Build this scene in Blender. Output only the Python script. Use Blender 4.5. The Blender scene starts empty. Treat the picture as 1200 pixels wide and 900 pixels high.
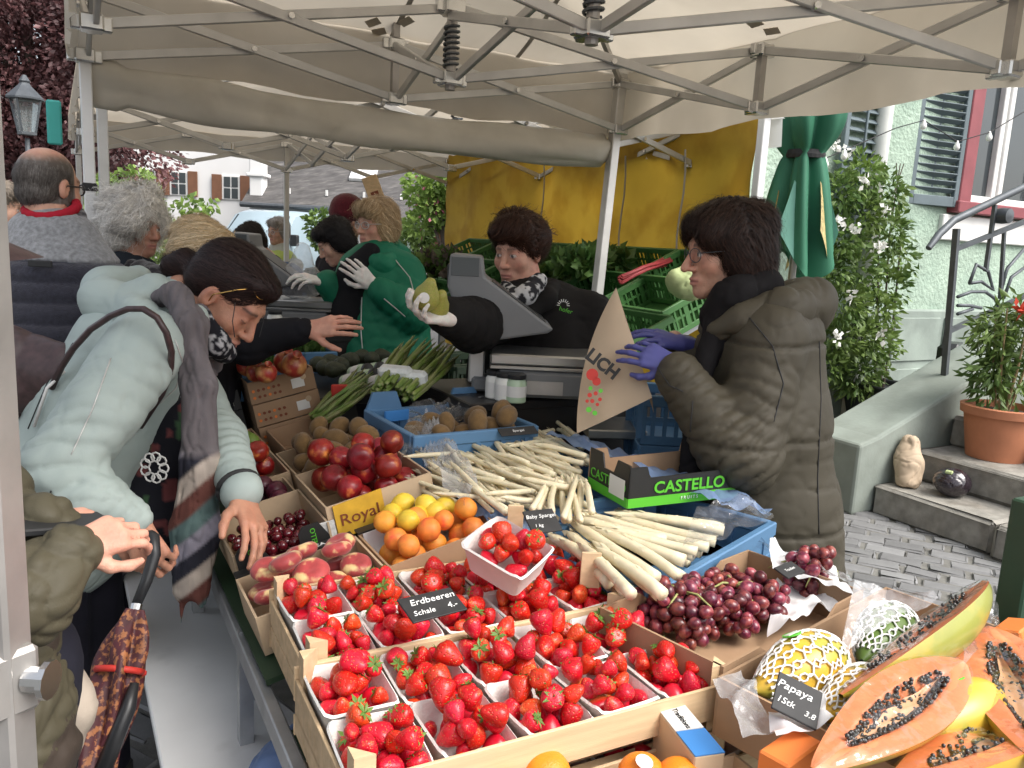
import bpy, bmesh, math, random
import numpy as np
from math import sin, cos, pi, radians, sqrt
from mathutils import Vector, Matrix, Quaternion
from mathutils.kdtree import KDTree
from mathutils.bvhtree import BVHTree
rnd = random.Random(7); nr = np.random.default_rng(7)
S = bpy.context.scene; COL = S.collection
# ---------------------------------------------------------------- camera
F = 950.; YAW = radians(29.6); PIT = radians(10.); ROL = radians(3.); C = np.array([0, 0, 1.6])
_fh = np.array([sin(YAW), cos(YAW), 0]); _r0 = np.array([cos(YAW), -sin(YAW), 0]); _z = np.array([0, 0, 1.])
FW = _fh*cos(PIT)-_z*sin(PIT); _u0 = _fh*sin(PIT)+_z*cos(PIT)
RT = _r0*cos(ROL)+_u0*sin(ROL); UP = _u0*cos(ROL)-_r0*sin(ROL)
cam = bpy.data.cameras.new('camera'); camo = bpy.data.objects.new('camera', cam); COL.objects.link(camo)
cam.sensor_width = 36; cam.lens = F/1200*36; cam.clip_end = 500; cam.clip_start = .02
camo.matrix_world = Matrix(((RT[0], UP[0], -FW[0], C[0]), (RT[1], UP[1], -FW[1], C[1]), (RT[2], UP[2], -FW[2], C[2]), (0, 0, 0, 1)))
S.camera = camo
# ---------------------------------------------------------------- light: overcast noon
SUN_EL, SUN_AZ = radians(52), radians(150)
w = bpy.data.worlds.new('World'); S.world = w; w.use_nodes = True
nt = w.node_tree; nt.nodes.clear()
sky = nt.nodes.new('ShaderNodeTexSky'); sky.sky_type = 'NISHITA'; sky.sun_disc = False
sky.sun_elevation = SUN_EL; sky.sun_rotation = SUN_AZ; sky.air_density = 1.0; sky.dust_density = 4.0; sky.ozone_density = 1.0
hs = nt.nodes.new('ShaderNodeHueSaturation'); hs.inputs['Saturation'].default_value = .35
bg = nt.nodes.new('ShaderNodeBackground'); bg.inputs[1].default_value = .15
wo = nt.nodes.new('ShaderNodeOutputWorld')
nt.links.new(sky.outputs[0], hs.inputs['Color']); nt.links.new(hs.outputs[0], bg.inputs[0]); nt.links.new(bg.outputs[0], wo.inputs[0])
sl = bpy.data.lights.new('sun', 'SUN'); sl.energy = 1.5; sl.angle = radians(35); sl.color = (1, .96, .9)
so = bpy.data.objects.new('sun', sl); COL.objects.link(so)
_sd = Vector((sin(SUN_AZ)*cos(SUN_EL), cos(SUN_AZ)*cos(SUN_EL), sin(SUN_EL)))
so.rotation_euler = _sd.to_track_quat('Z', 'Y').to_euler(); so.location = (0, 0, 20)
S.view_settings.view_transform = 'Standard'; S.view_settings.look = 'None'; S.view_settings.gamma = 1
S.view_settings.exposure = 1.0; S.view_settings.use_curve_mapping = False
S.render.engine = 'CYCLES'
S.cycles.use_denoising = True; S.cycles.max_bounces = 9; S.cycles.transparent_max_bounces = 16
S.cycles.diffuse_bounces = 5; S.cycles.glossy_bounces = 3; S.cycles.transmission_bounces = 6
S.cycles.caustics_reflective = False; S.cycles.caustics_refractive = False; S.cycles.sample_clamp_indirect = 6
# ---------------------------------------------------------------- pixel -> place helpers (a pixel gives a direction only)
def ray(px, py): return FW+RT*(px-600)/F-UP*(py-450)/F
def PZ(px, py, h): d = ray(px, py); return C+d*(h-C[2])/d[2]
def PD(px, py, dep): return C+ray(px, py)*dep
def PX(px, py, x): d = ray(px, py); return C+d*(x-C[0])/d[0]
def PY(px, py, y): d = ray(px, py); return C+d*(y-C[1])/d[1]
RS, RX, RZ0 = .23, .33, .76
def rackz(x): return RZ0+RS*(x-RX)
def PK(px, py, dz=.09):
    d = ray(px, py); t = (RZ0+dz+RS*(C[0]-RX)-C[2])/(d[2]-RS*d[0]); return C+d*t
V3 = lambda p: np.array(p, float)
def unit(v): v = V3(v); return v/max(1e-9, np.linalg.norm(v))
def frame(fwd, up=(0, 0, 1)):
    y = unit(fwd); x = unit(np.cross(y, up)); return np.stack([x, y, np.cross(x, y)], 1)     # columns: right, forward, up
# ---------------------------------------------------------------- objects
def tag(o, label=None, cat=None, group=None, kind=None):
    if label: o['label'] = label
    if cat: o['category'] = cat
    if group: o['group'] = group
    if kind: o['kind'] = kind
    return o
def empty(name, loc=(0, 0, 0), label=None, cat=None, group=None, kind=None):
    o = bpy.data.objects.new(name, None); COL.objects.link(o); o.location = loc; o.empty_display_size = .05
    return tag(o, label, cat, group, kind)
def link(name, me, parent=None, M=None):
    o = bpy.data.objects.new(name, me); COL.objects.link(o)
    if M is not None: o.matrix_world = M
    if parent is not None:
        o.parent = parent
        if M is None: o.matrix_parent_inverse = parent.matrix_basis.inverted()
    return o
def copy_thing(root, M, label=None, group=None):
    c = root.copy(); COL.objects.link(c); c.matrix_basis = M
    if label: c['label'] = label
    if group: c['group'] = group
    for ch in root.children:
        d = ch.copy(); COL.objects.link(d); d.parent = c
        for g in ch.children:
            e = g.copy(); COL.objects.link(e); e.parent = d
    return c
def mat4(R=None, t=(0, 0, 0), s=1.):
    M = np.eye(4); M[:3, :3] = (np.eye(3) if R is None else np.array(R))*s; M[:3, 3] = t; return Matrix(M.tolist())
def rotx(a): c, s = cos(a), sin(a); return np.array([[1, 0, 0], [0, c, -s], [0, s, c]])
def roty(a): c, s = cos(a), sin(a); return np.array([[c, 0, s], [0, 1, 0], [-s, 0, c]])
def rotz(a): c, s = cos(a), sin(a); return np.array([[c, -s, 0], [s, c, 0], [0, 0, 1]])
def rrot(): q = Quaternion((rnd.gauss(0, 1), rnd.gauss(0, 1), rnd.gauss(0, 1), rnd.gauss(0, 1))).normalized(); return np.array(q.to_matrix())
def make_mesh(name, v, f, mats, idx=None, smooth=False, col=None):
    me = bpy.data.meshes.new(name)
    v = np.asarray(v, np.float32).reshape(-1, 3)
    if isinstance(f, np.ndarray) and f.ndim == 2:
        n, k = f.shape; me.vertices.add(len(v)); me.vertices.foreach_set('co', v.ravel())
        me.loops.add(n*k); me.loops.foreach_set('vertex_index', f.astype(np.int32).ravel())
        me.polygons.add(n); me.polygons.foreach_set('loop_start', np.arange(0, n*k, k, dtype=np.int32))
        me.update(calc_edges=True); me.validate()
    else:
        me.from_pydata(v.tolist(), [], f); me.update()
    for m in (mats if isinstance(mats, (list, tuple)) else [mats]): me.materials.append(MT(m) if isinstance(m, str) else m)
    if idx is not None and len(idx) == len(me.polygons): me.polygons.foreach_set('material_index', np.asarray(idx, np.int32))
    if smooth: me.polygons.foreach_set('use_smooth', np.ones(len(me.polygons), bool))
    if col is not None:
        a = me.color_attributes.new('col', 'FLOAT_COLOR', 'POINT'); c4 = np.ones((len(v), 4), np.float32); c4[:, :3] = col
        a.data.foreach_set('color', c4.ravel())
    return me
class MB:
    def __init__(s): s.v = []; s.f = []; s.i = []; s.m = 0; s.R = None; s.t = None
    def xf(s, R=None, t=None): s.R = R; s.t = t; return s
    def add(s, v, f):
        n = len(s.v); v = np.asarray(v, float).reshape(-1, 3)
        if s.R is not None: v = v@np.array(s.R).T
        if s.t is not None: v = v+np.array(s.t)
        s.v.extend(v.tolist()); s.f.extend([tuple(a+n for a in q) for q in f]); s.i.extend([s.m]*len(f)); return s
    def box(s, c, d, R=None, b=0):
        hx, hy, hz = [a/2 for a in d]; b = min(b, hx*.45, hy*.45, hz*.45)
        if b <= 0:
            v = [(x, y, z) for z in (-hz, hz) for y in (-hy, hy) for x in (-hx, hx)]
            f = [(0, 2, 3, 1), (4, 5, 7, 6), (0, 1, 5, 4), (2, 6, 7, 3), (0, 4, 6, 2), (1, 3, 7, 5)]
        else:
            v = []; f = []
            def q(*p):
                n = len(v); v.extend(p); f.append(tuple(range(n, n+len(p))))
            for ax in range(3):
                for sg in (-1, 1):
                    h = (hx, hy, hz); o = [(ax+1) % 3, (ax+2) % 3]; ps = []
                    for a, c2 in ((-1, -1), (1, -1), (1, 1), (-1, 1)):
                        p = [0, 0, 0]; p[ax] = sg*h[ax]; p[o[0]] = a*(h[o[0]]-b); p[o[1]] = c2*(h[o[1]]-b); ps.append(tuple(p))
                    q(*(ps if sg > 0 else ps[::-1]))
            for ax in range(3):
                o = [(ax+1) % 3, (ax+2) % 3]; h = (hx, hy, hz)
                for a in (-1, 1):
                    for c2 in (-1, 1):
                        P = []
                        for e, wh in ((-1, 0), (1, 0), (1, 1), (-1, 1)):
                            p = [0, 0, 0]; p[ax] = e*(h[ax]-b)
                            p[o[0]] = a*(h[o[0]]-(b if wh else 0)); p[o[1]] = c2*(h[o[1]]-(0 if wh else b)); P.append(tuple(p))
                        q(*(P if a*c2 > 0 else P[::-1]))
            for a in (-1, 1):
                for c2 in (-1, 1):
                    for e in (-1, 1):
                        P = [(a*hx, c2*(hy-b), e*(hz-b)), (a*(hx-b), c2*hy, e*(hz-b)), (a*(hx-b), c2*(hy-b), e*hz)]
                        q(*(P if a*c2*e > 0 else P[::-1]))
        v = np.array(v, float)
        if R is not None: v = v@np.array(R).T
        return s.add(v+np.array(c), f)
    def cyl(s, a, b, r0, r1=None, n=10, caps=True):
        a, b = V3(a), V3(b); r1 = r0 if r1 is None else r1; d = unit(b-a)
        e1 = unit(np.cross(d, (0, 0, 1) if abs(d[2]) < .9 else (1, 0, 0))); e2 = np.cross(d, e1)
        t = np.arange(n)/n*2*pi; ci = np.cos(t)[:, None]*e1+np.sin(t)[:, None]*e2
        v = np.vstack([a+ci*r0, b+ci*r1]); f = [(i, (i+1) % n, n+(i+1) % n, n+i) for i in range(n)]
        if caps: f += [tuple(range(n))[::-1], tuple(range(n, 2*n))]
        return s.add(v, f)
    def bar(s, a, b, w, h, up=(0, 0, 1), bev=0):          # square profile between two points
        a, b = V3(a), V3(b); Fm = frame(b-a, up); return s.box((a+b)/2, (w, np.linalg.norm(b-a), h), Fm, bev)
    def tube(s, P, r, n=8, caps=True):
        P = [V3(p) for p in P]; m = len(P); rs = r if isinstance(r, (list, tuple, np.ndarray)) else [r]*m
        v = []; e1 = None
        for i, p in enumerate(P):
            d = unit(P[min(i+1, m-1)]-P[max(i-1, 0)])
            if e1 is None: e1 = unit(np.cross(d, (0, 0, 1) if abs(d[2]) < .9 else (1, 0, 0)))
            else: e1 = unit(e1-d*(e1@d))
            e2 = np.cross(d, e1)
            for k in range(n): v.append(p+rs[i]*(cos(2*pi*k/n)*e1+sin(2*pi*k/n)*e2))
        f = [(i*n+k, i*n+(k+1) % n, (i+1)*n+(k+1) % n, (i+1)*n+k) for i in range(m-1) for k in range(n)]
        if caps: f += [tuple(range(n))[::-1], tuple(range((m-1)*n, m*n))]
        return s.add(v, f)
    def lathe(s, prof, n=16, R=None, c=(0, 0, 0), sq=None):   # prof: (r, z)
        v = []; f = []
        for r, z in prof:
            for k in range(n):
                t = 2*pi*k/n; v.append((r*cos(t), r*sin(t), z))
        m = len(prof)
        f = [(i*n+k, i*n+(k+1) % n, (i+1)*n+(k+1) % n, (i+1)*n+k) for i in range(m-1) for k in range(n)]
        f += [tuple(range(n))[::-1], tuple(range((m-1)*n, m*n))]
        v = np.array(v)
        if R is not None: v = v@np.array(R).T
        return s.add(v+np.array(c), f)
    def grid(s, fn, nu, nv, thick=0):                        # fn(u, v) -> point
        v = [fn(i/nu, j/nv) for j in range(nv+1) for i in range(nu+1)]
        f = [(j*(nu+1)+i, j*(nu+1)+i+1, (j+1)*(nu+1)+i+1, (j+1)*(nu+1)+i) for j in range(nv) for i in range(nu)]
        return s.add(v, f)
    def mesh(s, name, mats, smooth=False): return make_mesh(name, s.v, s.f, mats, s.i, smooth)
    def build(s, name, mats, parent=None, smooth=False, label=None, cat=None, group=None, kind=None, M=None):
        return tag(link(name, s.mesh(name, mats, smooth), parent, M), label, cat, group, kind)
def autosmooth(o, ang=40):
    me = o.data; me.polygons.foreach_set('use_smooth', np.ones(len(me.polygons), bool)); me.set_sharp_from_angle(angle=radians(ang)); return o
# ---------------------------------------------------------------- materials
_M = {}
def MT(n): return _M[n]
def mat(name, col, rough=.6, var=.12, vs=6., bump=0., bs=60., metal=0., spec=.5, sss=0., coat=0., rand=0., hue=0., col2=None, c2s=3., c2t=(.45, .6), stretch=(1, 1, 1), trl=0., attr=False, alpha=1., sheen=0., coord='Object', wave=None, voro=None, crease=None, bd=.004):
    m = bpy.data.materials.new(name); m.use_nodes = True; t = m.node_tree; N = t.nodes; L = t.links
    b = N['Principled BSDF']; out = N['Material Output']
    tc = N.new('ShaderNodeTexCoord'); mp = N.new('ShaderNodeMapping'); mp.inputs['Scale'].default_value = stretch
    L.new(tc.outputs[coord], mp.inputs[0]); src = mp.outputs[0]
    oi = N.new('ShaderNodeObjectInfo')
    if attr:
        a = N.new('ShaderNodeAttribute'); a.attribute_name = 'col'; c = a.outputs['Color']
    else:
        r = N.new('ShaderNodeRGB'); r.outputs[0].default_value = (*col, 1); c = r.outputs[0]
    def noise(scale, det=4):
        n = N.new('ShaderNodeTexNoise'); n.inputs['Scale'].default_value = scale; n.inputs['Detail'].default_value = det; L.new(src, n.inputs['Vector']); return n
    if col2 is not None:
        n = noise(c2s, 5); rm = N.new('ShaderNodeMapRange'); rm.inputs[1].default_value, rm.inputs[2].default_value = c2t; L.new(n.outputs[0], rm.inputs[0])
        mx = N.new('ShaderNodeMix'); mx.data_type = 'RGBA'; L.new(rm.outputs[0], mx.inputs[0]); L.new(c, mx.inputs[6]); mx.inputs[7].default_value = (*col2, 1); c = mx.outputs[2]
    if voro:                                                  # (scale, colour, radius): spots such as seeds
        vo = N.new('ShaderNodeTexVoronoi'); vo.inputs['Scale'].default_value = voro[0]; L.new(src, vo.inputs['Vector'])
        rm = N.new('ShaderNodeMapRange'); rm.inputs[1].default_value = voro[2]; rm.inputs[2].default_value = voro[2]*.6; L.new(vo.outputs['Distance'], rm.inputs[0])
        mx = N.new('ShaderNodeMix'); mx.data_type = 'RGBA'; L.new(rm.outputs[0], mx.inputs[0]); L.new(c, mx.inputs[6]); mx.inputs[7].default_value = (*voro[1], 1); c = mx.outputs[2]
    if var or rand or hue:
        h = N.new('ShaderNodeHueSaturation'); L.new(c, h.inputs['Color']); c = h.outputs[0]; val = None
        n = noise(vs); mr = N.new('ShaderNodeMapRange'); mr.inputs[1].default_value = .3; mr.inputs[2].default_value = .7; mr.inputs[3].default_value = 1-var; mr.inputs[4].default_value = 1+var
        L.new(n.outputs[0], mr.inputs[0]); val = mr.outputs[0]
        if rand:
            m2 = N.new('ShaderNodeMapRange'); m2.inputs[3].default_value = 1-rand; m2.inputs[4].default_value = 1+rand; L.new(oi.outputs['Random'], m2.inputs[0])
            mm = N.new('ShaderNodeMath'); mm.operation = 'MULTIPLY'; L.new(val, mm.inputs[0]); L.new(m2.outputs[0], mm.inputs[1]); val = mm.outputs[0]
        L.new(val, h.inputs['Value'])
        if hue:
            q = N.new('ShaderNodeMath'); q.operation = 'MULTIPLY'; q.inputs[1].default_value = 7.31; L.new(oi.outputs['Random'], q.inputs[0])
            fr = N.new('ShaderNodeMath'); fr.operation = 'FRACT'; L.new(q.outputs[0], fr.inputs[0])
            m3 = N.new('ShaderNodeMapRange'); m3.inputs[3].default_value = .5-hue; m3.inputs[4].default_value = .5+hue; L.new(fr.outputs[0], m3.inputs[0]); L.new(m3.outputs[0], h.inputs['Hue'])
    L.new(c, b.inputs['Base Color']); b.inputs['Roughness'].default_value = rough; b.inputs['Metallic'].default_value = metal
    b.inputs['Specular IOR Level'].default_value = spec; b.inputs['Coat Weight'].default_value = coat; b.inputs['Coat Roughness'].default_value = .15
    b.inputs['Subsurface Weight'].default_value = sss; b.inputs['Subsurface Scale'].default_value = .008; b.inputs['Subsurface Radius'].default_value = (1, .35, .2)
    b.inputs['Sheen Weight'].default_value = sheen; b.inputs['Alpha'].default_value = alpha
    hgt = None
    if bump: hgt = noise(bs, 6).outputs[0]
    if wave:                                                  # (scale, amount): grain or weave
        wv = N.new('ShaderNodeTexWave'); wv.inputs['Scale'].default_value = wave[0]; wv.inputs['Distortion'].default_value = 3; L.new(src, wv.inputs['Vector']); hgt2 = wv.outputs['Fac']
        if hgt is None: hgt = hgt2; bump = wave[1]
        else:
            ad = N.new('ShaderNodeMath'); ad.operation = 'ADD'; L.new(hgt, ad.inputs[0]); L.new(hgt2, ad.inputs[1]); hgt = ad.outputs[0]
    if voro:
        bump = bump or .5
        rm2 = N.new('ShaderNodeMapRange'); rm2.inputs[1].default_value = 0; rm2.inputs[2].default_value = voro[2]*1.8; L.new(vo.outputs['Distance'], rm2.inputs[0]); hgt = rm2.outputs[0]
    if hgt is not None:
        bu = N.new('ShaderNodeBump'); bu.inputs['Strength'].default_value = bump; bu.inputs['Distance'].default_value = bd; L.new(hgt, bu.inputs['Height']); L.new(bu.outputs[0], b.inputs['Normal'])
    if crease:                                                # (scale, strength, depth): sharp folds in cloth
        rn = N.new('ShaderNodeTexNoise'); rn.noise_type = 'RIDGED_MULTIFRACTAL'; rn.inputs['Scale'].default_value = crease[0]; rn.inputs['Detail'].default_value = 3; rn.inputs['Distortion'].default_value = .9; L.new(src, rn.inputs['Vector'])
        b2 = N.new('ShaderNodeBump'); b2.inputs['Strength'].default_value = crease[1]; b2.inputs['Distance'].default_value = crease[2]; L.new(rn.outputs[0], b2.inputs['Height'])
        if hgt is not None: L.new(bu.outputs[0], b2.inputs['Normal'])
        L.new(b2.outputs[0], b.inputs['Normal'])
    if trl:
        tr = N.new('ShaderNodeBsdfTranslucent'); L.new(c, tr.inputs[0]); mi = N.new('ShaderNodeMixShader'); mi.inputs[0].default_value = trl
        L.new(b.outputs[0], mi.inputs[1]); L.new(tr.outputs[0], mi.inputs[2]); L.new(mi.outputs[0], out.inputs[0])
    _M[name] = m; return m
def mat_film(name, tint=(.95, .96, .98), haze=.12, rough=.12, bs=40):
    m = bpy.data.materials.new(name); m.use_nodes = True; t = m.node_tree; N = t.nodes; L = t.links; N.remove(N['Principled BSDF']); out = N['Material Output']
    tr = N.new('ShaderNodeBsdfTransparent'); tr.inputs[0].default_value = (*tint, 1)
    gl = N.new('ShaderNodeBsdfGlossy'); gl.inputs['Roughness'].default_value = rough; df = N.new('ShaderNodeBsdfDiffuse'); df.inputs[0].default_value = (*tint, 1)
    lw = N.new('ShaderNodeLayerWeight'); lw.inputs[0].default_value = .5; pw = N.new('ShaderNodeMath'); pw.operation = 'POWER'; pw.inputs[1].default_value = 3.; fr = N.new('ShaderNodeMath'); fr.operation = 'MULTIPLY_ADD'; fr.inputs[1].default_value = .7; fr.inputs[2].default_value = .05; L.new(lw.outputs['Facing'], pw.inputs[0]); L.new(pw.outputs[0], fr.inputs[0])
    n = N.new('ShaderNodeTexNoise'); n.inputs['Scale'].default_value = bs; tc = N.new('ShaderNodeTexCoord'); L.new(tc.outputs['Object'], n.inputs['Vector'])
    bu = N.new('ShaderNodeBump'); bu.inputs['Strength'].default_value = .7; bu.inputs['Distance'].default_value = .01; L.new(n.outputs[0], bu.inputs['Height'])
    for q in (gl, lw, df): L.new(bu.outputs[0], q.inputs['Normal'])
    a = N.new('ShaderNodeMixShader'); L.new(fr.outputs[0], a.inputs[0]); L.new(tr.outputs[0], a.inputs[1]); L.new(gl.outputs[0], a.inputs[2])
    c = N.new('ShaderNodeMixShader'); c.inputs[0].default_value = haze; L.new(a.outputs[0], c.inputs[1]); L.new(df.outputs[0], c.inputs[2]); L.new(c.outputs[0], out.inputs[0])
    _M[name] = m
# value noise on arrays of points
_lat = nr.random((32, 32, 32)).astype(np.float32)
def vnoise(p, sc=1.):
    q = np.asarray(p)*sc+100.5; i = np.floor(q).astype(int); f = q-i; f = f*f*(3-2*f); i %= 32; j = (i+1) % 32; r = 0
    for a in (0, 1):
        for b in (0, 1):
            for c in (0, 1):
                X = (j if a else i)[..., 0]; Y = (j if b else i)[..., 1]; Z = (j if c else i)[..., 2]
                r = r+_lat[X, Y, Z]*(f[..., 0] if a else 1-f[..., 0])*(f[..., 1] if b else 1-f[..., 1])*(f[..., 2] if c else 1-f[..., 2])
    return r*2-1
_font = None
def text(s, size, R, t, m, parent=None, name='lettering', ext=.0006, align='CENTER', sx=1., shear=0., bold=0.):
    cu = bpy.data.curves.new(name, 'FONT'); cu.body = s; cu.size = size; cu.align_x = align; cu.align_y = 'CENTER'; cu.extrude = ext; cu.shear = shear; cu.resolution_u = 3; cu.offset = bold
    o = bpy.data.objects.new(name, cu); COL.objects.link(o)
    me = bpy.data.meshes.new_from_object(o.evaluated_get(bpy.context.evaluated_depsgraph_get())); bpy.data.objects.remove(o)
    me.materials.clear(); me.materials.append(MT(m)); me.transform(mat4(np.array(R)@np.diag([sx, 1, 1]), t))
    return link(name, me, parent)
# ---------------------------------------------------------------- implicit surfaces (smooth unions) for bodies and cloth
class Sdf:
    def __init__(s, lo, hi, h):
        s.h = h; s.lo = V3(lo); s.n = np.ceil((V3(hi)-s.lo)/h).astype(int)+1; s.g = np.full(s.n, .2, np.float32)
    def blk(s, lo, hi, mg):
        a = np.clip(np.floor((V3(lo)-mg-s.lo)/s.h).astype(int), 0, s.n); b = np.clip(np.ceil((V3(hi)+mg-s.lo)/s.h).astype(int)+1, 0, s.n)
        if (b <= a).any(): return None, None
        ax = [(np.arange(a[i], b[i])*s.h+s.lo[i]).astype(np.float32) for i in range(3)]
        return tuple(slice(a[i], b[i]) for i in range(3)), (ax[0][:, None, None], ax[1][None, :, None], ax[2][None, None, :])
    def put(s, sl, d, k, sub):
        g = s.g[sl]
        if sub:
            h = np.clip(.5-.5*(g+d)/k, 0, 1); s.g[sl] = g*(1-h)-d*h+k*h*(1-h)
        else:
            h = np.clip(.5+.5*(d-g)/k, 0, 1); s.g[sl] = d*(1-h)+g*h-k*h*(1-h)
    def cone(s, a, b, ra, rb=None, k=.02, sub=False, flat=None):
        a, b = V3(a), V3(b); rb = ra if rb is None else rb; R = max(ra, rb)
        sl, (X, Y, Z) = s.blk(np.minimum(a, b)-R, np.maximum(a, b)+R, k+3*s.h)
        if sl is None: return s
        d = b-a; L2 = max(d@d, 1e-9)
        t = np.clip(((X-a[0])*d[0]+(Y-a[1])*d[1]+(Z-a[2])*d[2])/L2, 0, 1)
        q0, q1, q2 = X-a[0]-t*d[0], Y-a[1]-t*d[1], Z-a[2]-t*d[2]
        if flat is not None:                       # (direction, factor): widen the section by factor along direction
            e, fk = unit(flat[0]), flat[1]; w = q0*e[0]+q1*e[1]+q2*e[2]; dd = np.sqrt(np.maximum(q0*q0+q1*q1+q2*q2-w*w+(w/fk)**2, 1e-9))
        else: dd = np.sqrt(q0*q0+q1*q1+q2*q2)
        s.put(sl, dd-(ra+(rb-ra)*t), k, sub); return s
    def ell(s, c, r, R=None, k=.02, sub=False):
        c, r = V3(c), V3(r); m = r.max()
        sl, (X, Y, Z) = s.blk(c-m, c+m, k+3*s.h)
        if sl is None: return s
        R = np.eye(3) if R is None else R; X, Y, Z = X-c[0], Y-c[1], Z-c[2]
        p = [X*R[0, i]+Y*R[1, i]+Z*R[2, i] for i in range(3)]
        k0 = np.sqrt((p[0]/r[0])**2+(p[1]/r[1])**2+(p[2]/r[2])**2); k1 = np.sqrt((p[0]/r[0]**2)**2+(p[1]/r[1]**2)**2+(p[2]/r[2]**2)**2)
        s.put(sl, k0*(k0-1)/np.maximum(k1, 1e-6), k, sub); return s
    def chain(s, pts, rs, k=.02, flat=None):
        for i in range(len(pts)-1): s.cone(pts[i], pts[i+1], rs[i], rs[i+1], k, False, flat)
        return s
    def cut(s, p, n):                               # remove what lies beyond plane (p, n)
        n = unit(n); ax = [np.arange(s.n[i])*s.h+s.lo[i]-p[i] for i in range(3)]
        d = ax[0][:, None, None]*n[0]+ax[1][None, :, None]*n[1]+ax[2][None, None, :]*n[2]
        s.g = np.maximum(s.g, d.astype(np.float32)); return s
    def surf(s):
        g = s.g.copy()
        for ax in range(3):
            i0 = [slice(None)]*3; i0[ax] = 0; g[tuple(i0)] = .2; i0[ax] = -1; g[tuple(i0)] = .2
        n = np.array(g.shape); ins = g < 0
        cs = np.zeros(n-1, np.int8)
        for i in (0, 1):
            for j in (0, 1):
                for k in (0, 1): cs += ins[i:n[0]-1+i, j:n[1]-1+j, k:n[2]-1+k]
        act = (cs > 0) & (cs < 8); idx = np.full(n-1, -1, np.int32); ci = np.argwhere(act); idx[act] = np.arange(len(ci))
        acc = np.zeros((len(ci), 3)); cnt = np.zeros(len(ci))
        cor = [(i, j, k) for i in (0, 1) for j in (0, 1) for k in (0, 1)]
        val = {c: g[ci[:, 0]+c[0], ci[:, 1]+c[1], ci[:, 2]+c[2]] for c in cor}
        for c in cor:
            for ax in range(3):
                if c[ax] == 0:
                    e = list(c); e[ax] = 1; a, b = val[c], val[tuple(e)]; x = (a < 0) != (b < 0); t = np.where(x, a/np.where(x, a-b, 1), 0)
                    p = np.tile(np.array(c, float), (len(ci), 1)); p[:, ax] += t; acc += p*x[:, None]; cnt += x
        v = (ci+acc/np.maximum(cnt, 1)[:, None])*s.h+s.lo
        q = []
        for ax in range(3):
            o1, o2 = (ax+1) % 3, (ax+2) % 3
            a = np.take(ins, range(0, n[ax]-1), ax); b = np.take(ins, range(1, n[ax]), ax)
            e = np.argwhere(a != b); fl = a[tuple(e.T)]
            ok = (e[:, o1] > 0) & (e[:, o2] > 0) & (e[:, o1] < n[o1]-1) & (e[:, o2] < n[o2]-1); e = e[ok]; fl = fl[ok]
            def cell(d1, d2): m = e.copy(); m[:, o1] += d1; m[:, o2] += d2; return idx[tuple(m.T)]
            f = np.stack([cell(-1, -1), cell(0, -1), cell(0, 0), cell(-1, 0)], 1); f[~fl] = f[~fl][:, ::-1]; q.append(f)
        f = np.vstack(q) if q else np.zeros((0, 4), int)
        return v, f
def vnormals(v, f):
    nf = np.cross(v[f[:, 2]]-v[f[:, 0]], v[f[:, 3]]-v[f[:, 1]]); n = np.zeros_like(v)
    for i in range(4): np.add.at(n, f[:, i], nf)
    return n/np.maximum(np.linalg.norm(n, axis=1), 1e-12)[:, None]
def relax(v, f, it=2):
    for _ in range(it):
        a = np.zeros_like(v); c = np.zeros(len(v))
        for i in range(4):
            np.add.at(a, f[:, i], v[f[:, (i+1) % 4]]+v[f[:, (i+3) % 4]]); np.add.at(c, f[:, i], 2)
        v = v*.5+.5*a/np.maximum(c, 1)[:, None]
    return v
def wrinkle(v, n, amp, sc=9., seed=0., aniso=(1, 1, 1)):
    q = v*np.array(aniso)*sc+seed; w = np.stack([vnoise(q*.6+9), vnoise(q*.6+33), vnoise(q*.6+57)], -1)
    r = 1-np.abs(vnoise(q+w*.9)); r2 = 1-np.abs(vnoise(q*1.9+w*1.3+11))
    return v+n*((.45*vnoise(q*.45)+.25*vnoise(q*.9+w*1.2)-r**12*.28-r2**10*.16+.1)*amp)[:, None]
def folds(v, n, lst):                               # bunched cloth: (centre, axis, reach, depth, spacing)
    for c, ax, R_, am, sp in lst:
        p = v-V3(c); ax = unit(ax); t = p@ax; w = np.exp(-(np.linalg.norm(p, axis=1)/R_)**2); k = np.abs(np.sin(pi*(t/sp+.55*vnoise(v*9)+.25*vnoise(v*22)))); v = v+n*(am*w*(k**.55-.62))[:, None]
    return v
def seam(o, pts, r=.0016, m='rubber', name='seam', parent=None, n=8):
    me = o.data; bt = BVHTree.FromPolygons([x.co for x in me.vertices], [tuple(p.vertices) for p in me.polygons]); P = []
    for (a, b), (c, d) in zip(pts[:-1], pts[1:]):
        for k in range(n):
            t = k/n; h = bt.ray_cast(Vector(C), Vector(ray(a+(c-a)*t, b+(d-b)*t)).normalized())
            if h[0] is not None: P.append(np.array(h[0])+np.array(h[1])*r*.3)
    if len(P) > 2: MB().tube(P, r, 5).build(name, m, parent or o.parent, True)
def sdf_obj(s, name, m, parent=None, disp=None, col=None, it=1, extra=None):
    v, f = s.surf(); v = relax(v, f, it)
    if disp is not None: v = disp(v, vnormals(v, f))
    c = col(v) if col is not None else None
    return link(name, make_mesh(name, v, f, m, smooth=True, col=c), parent)
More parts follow.
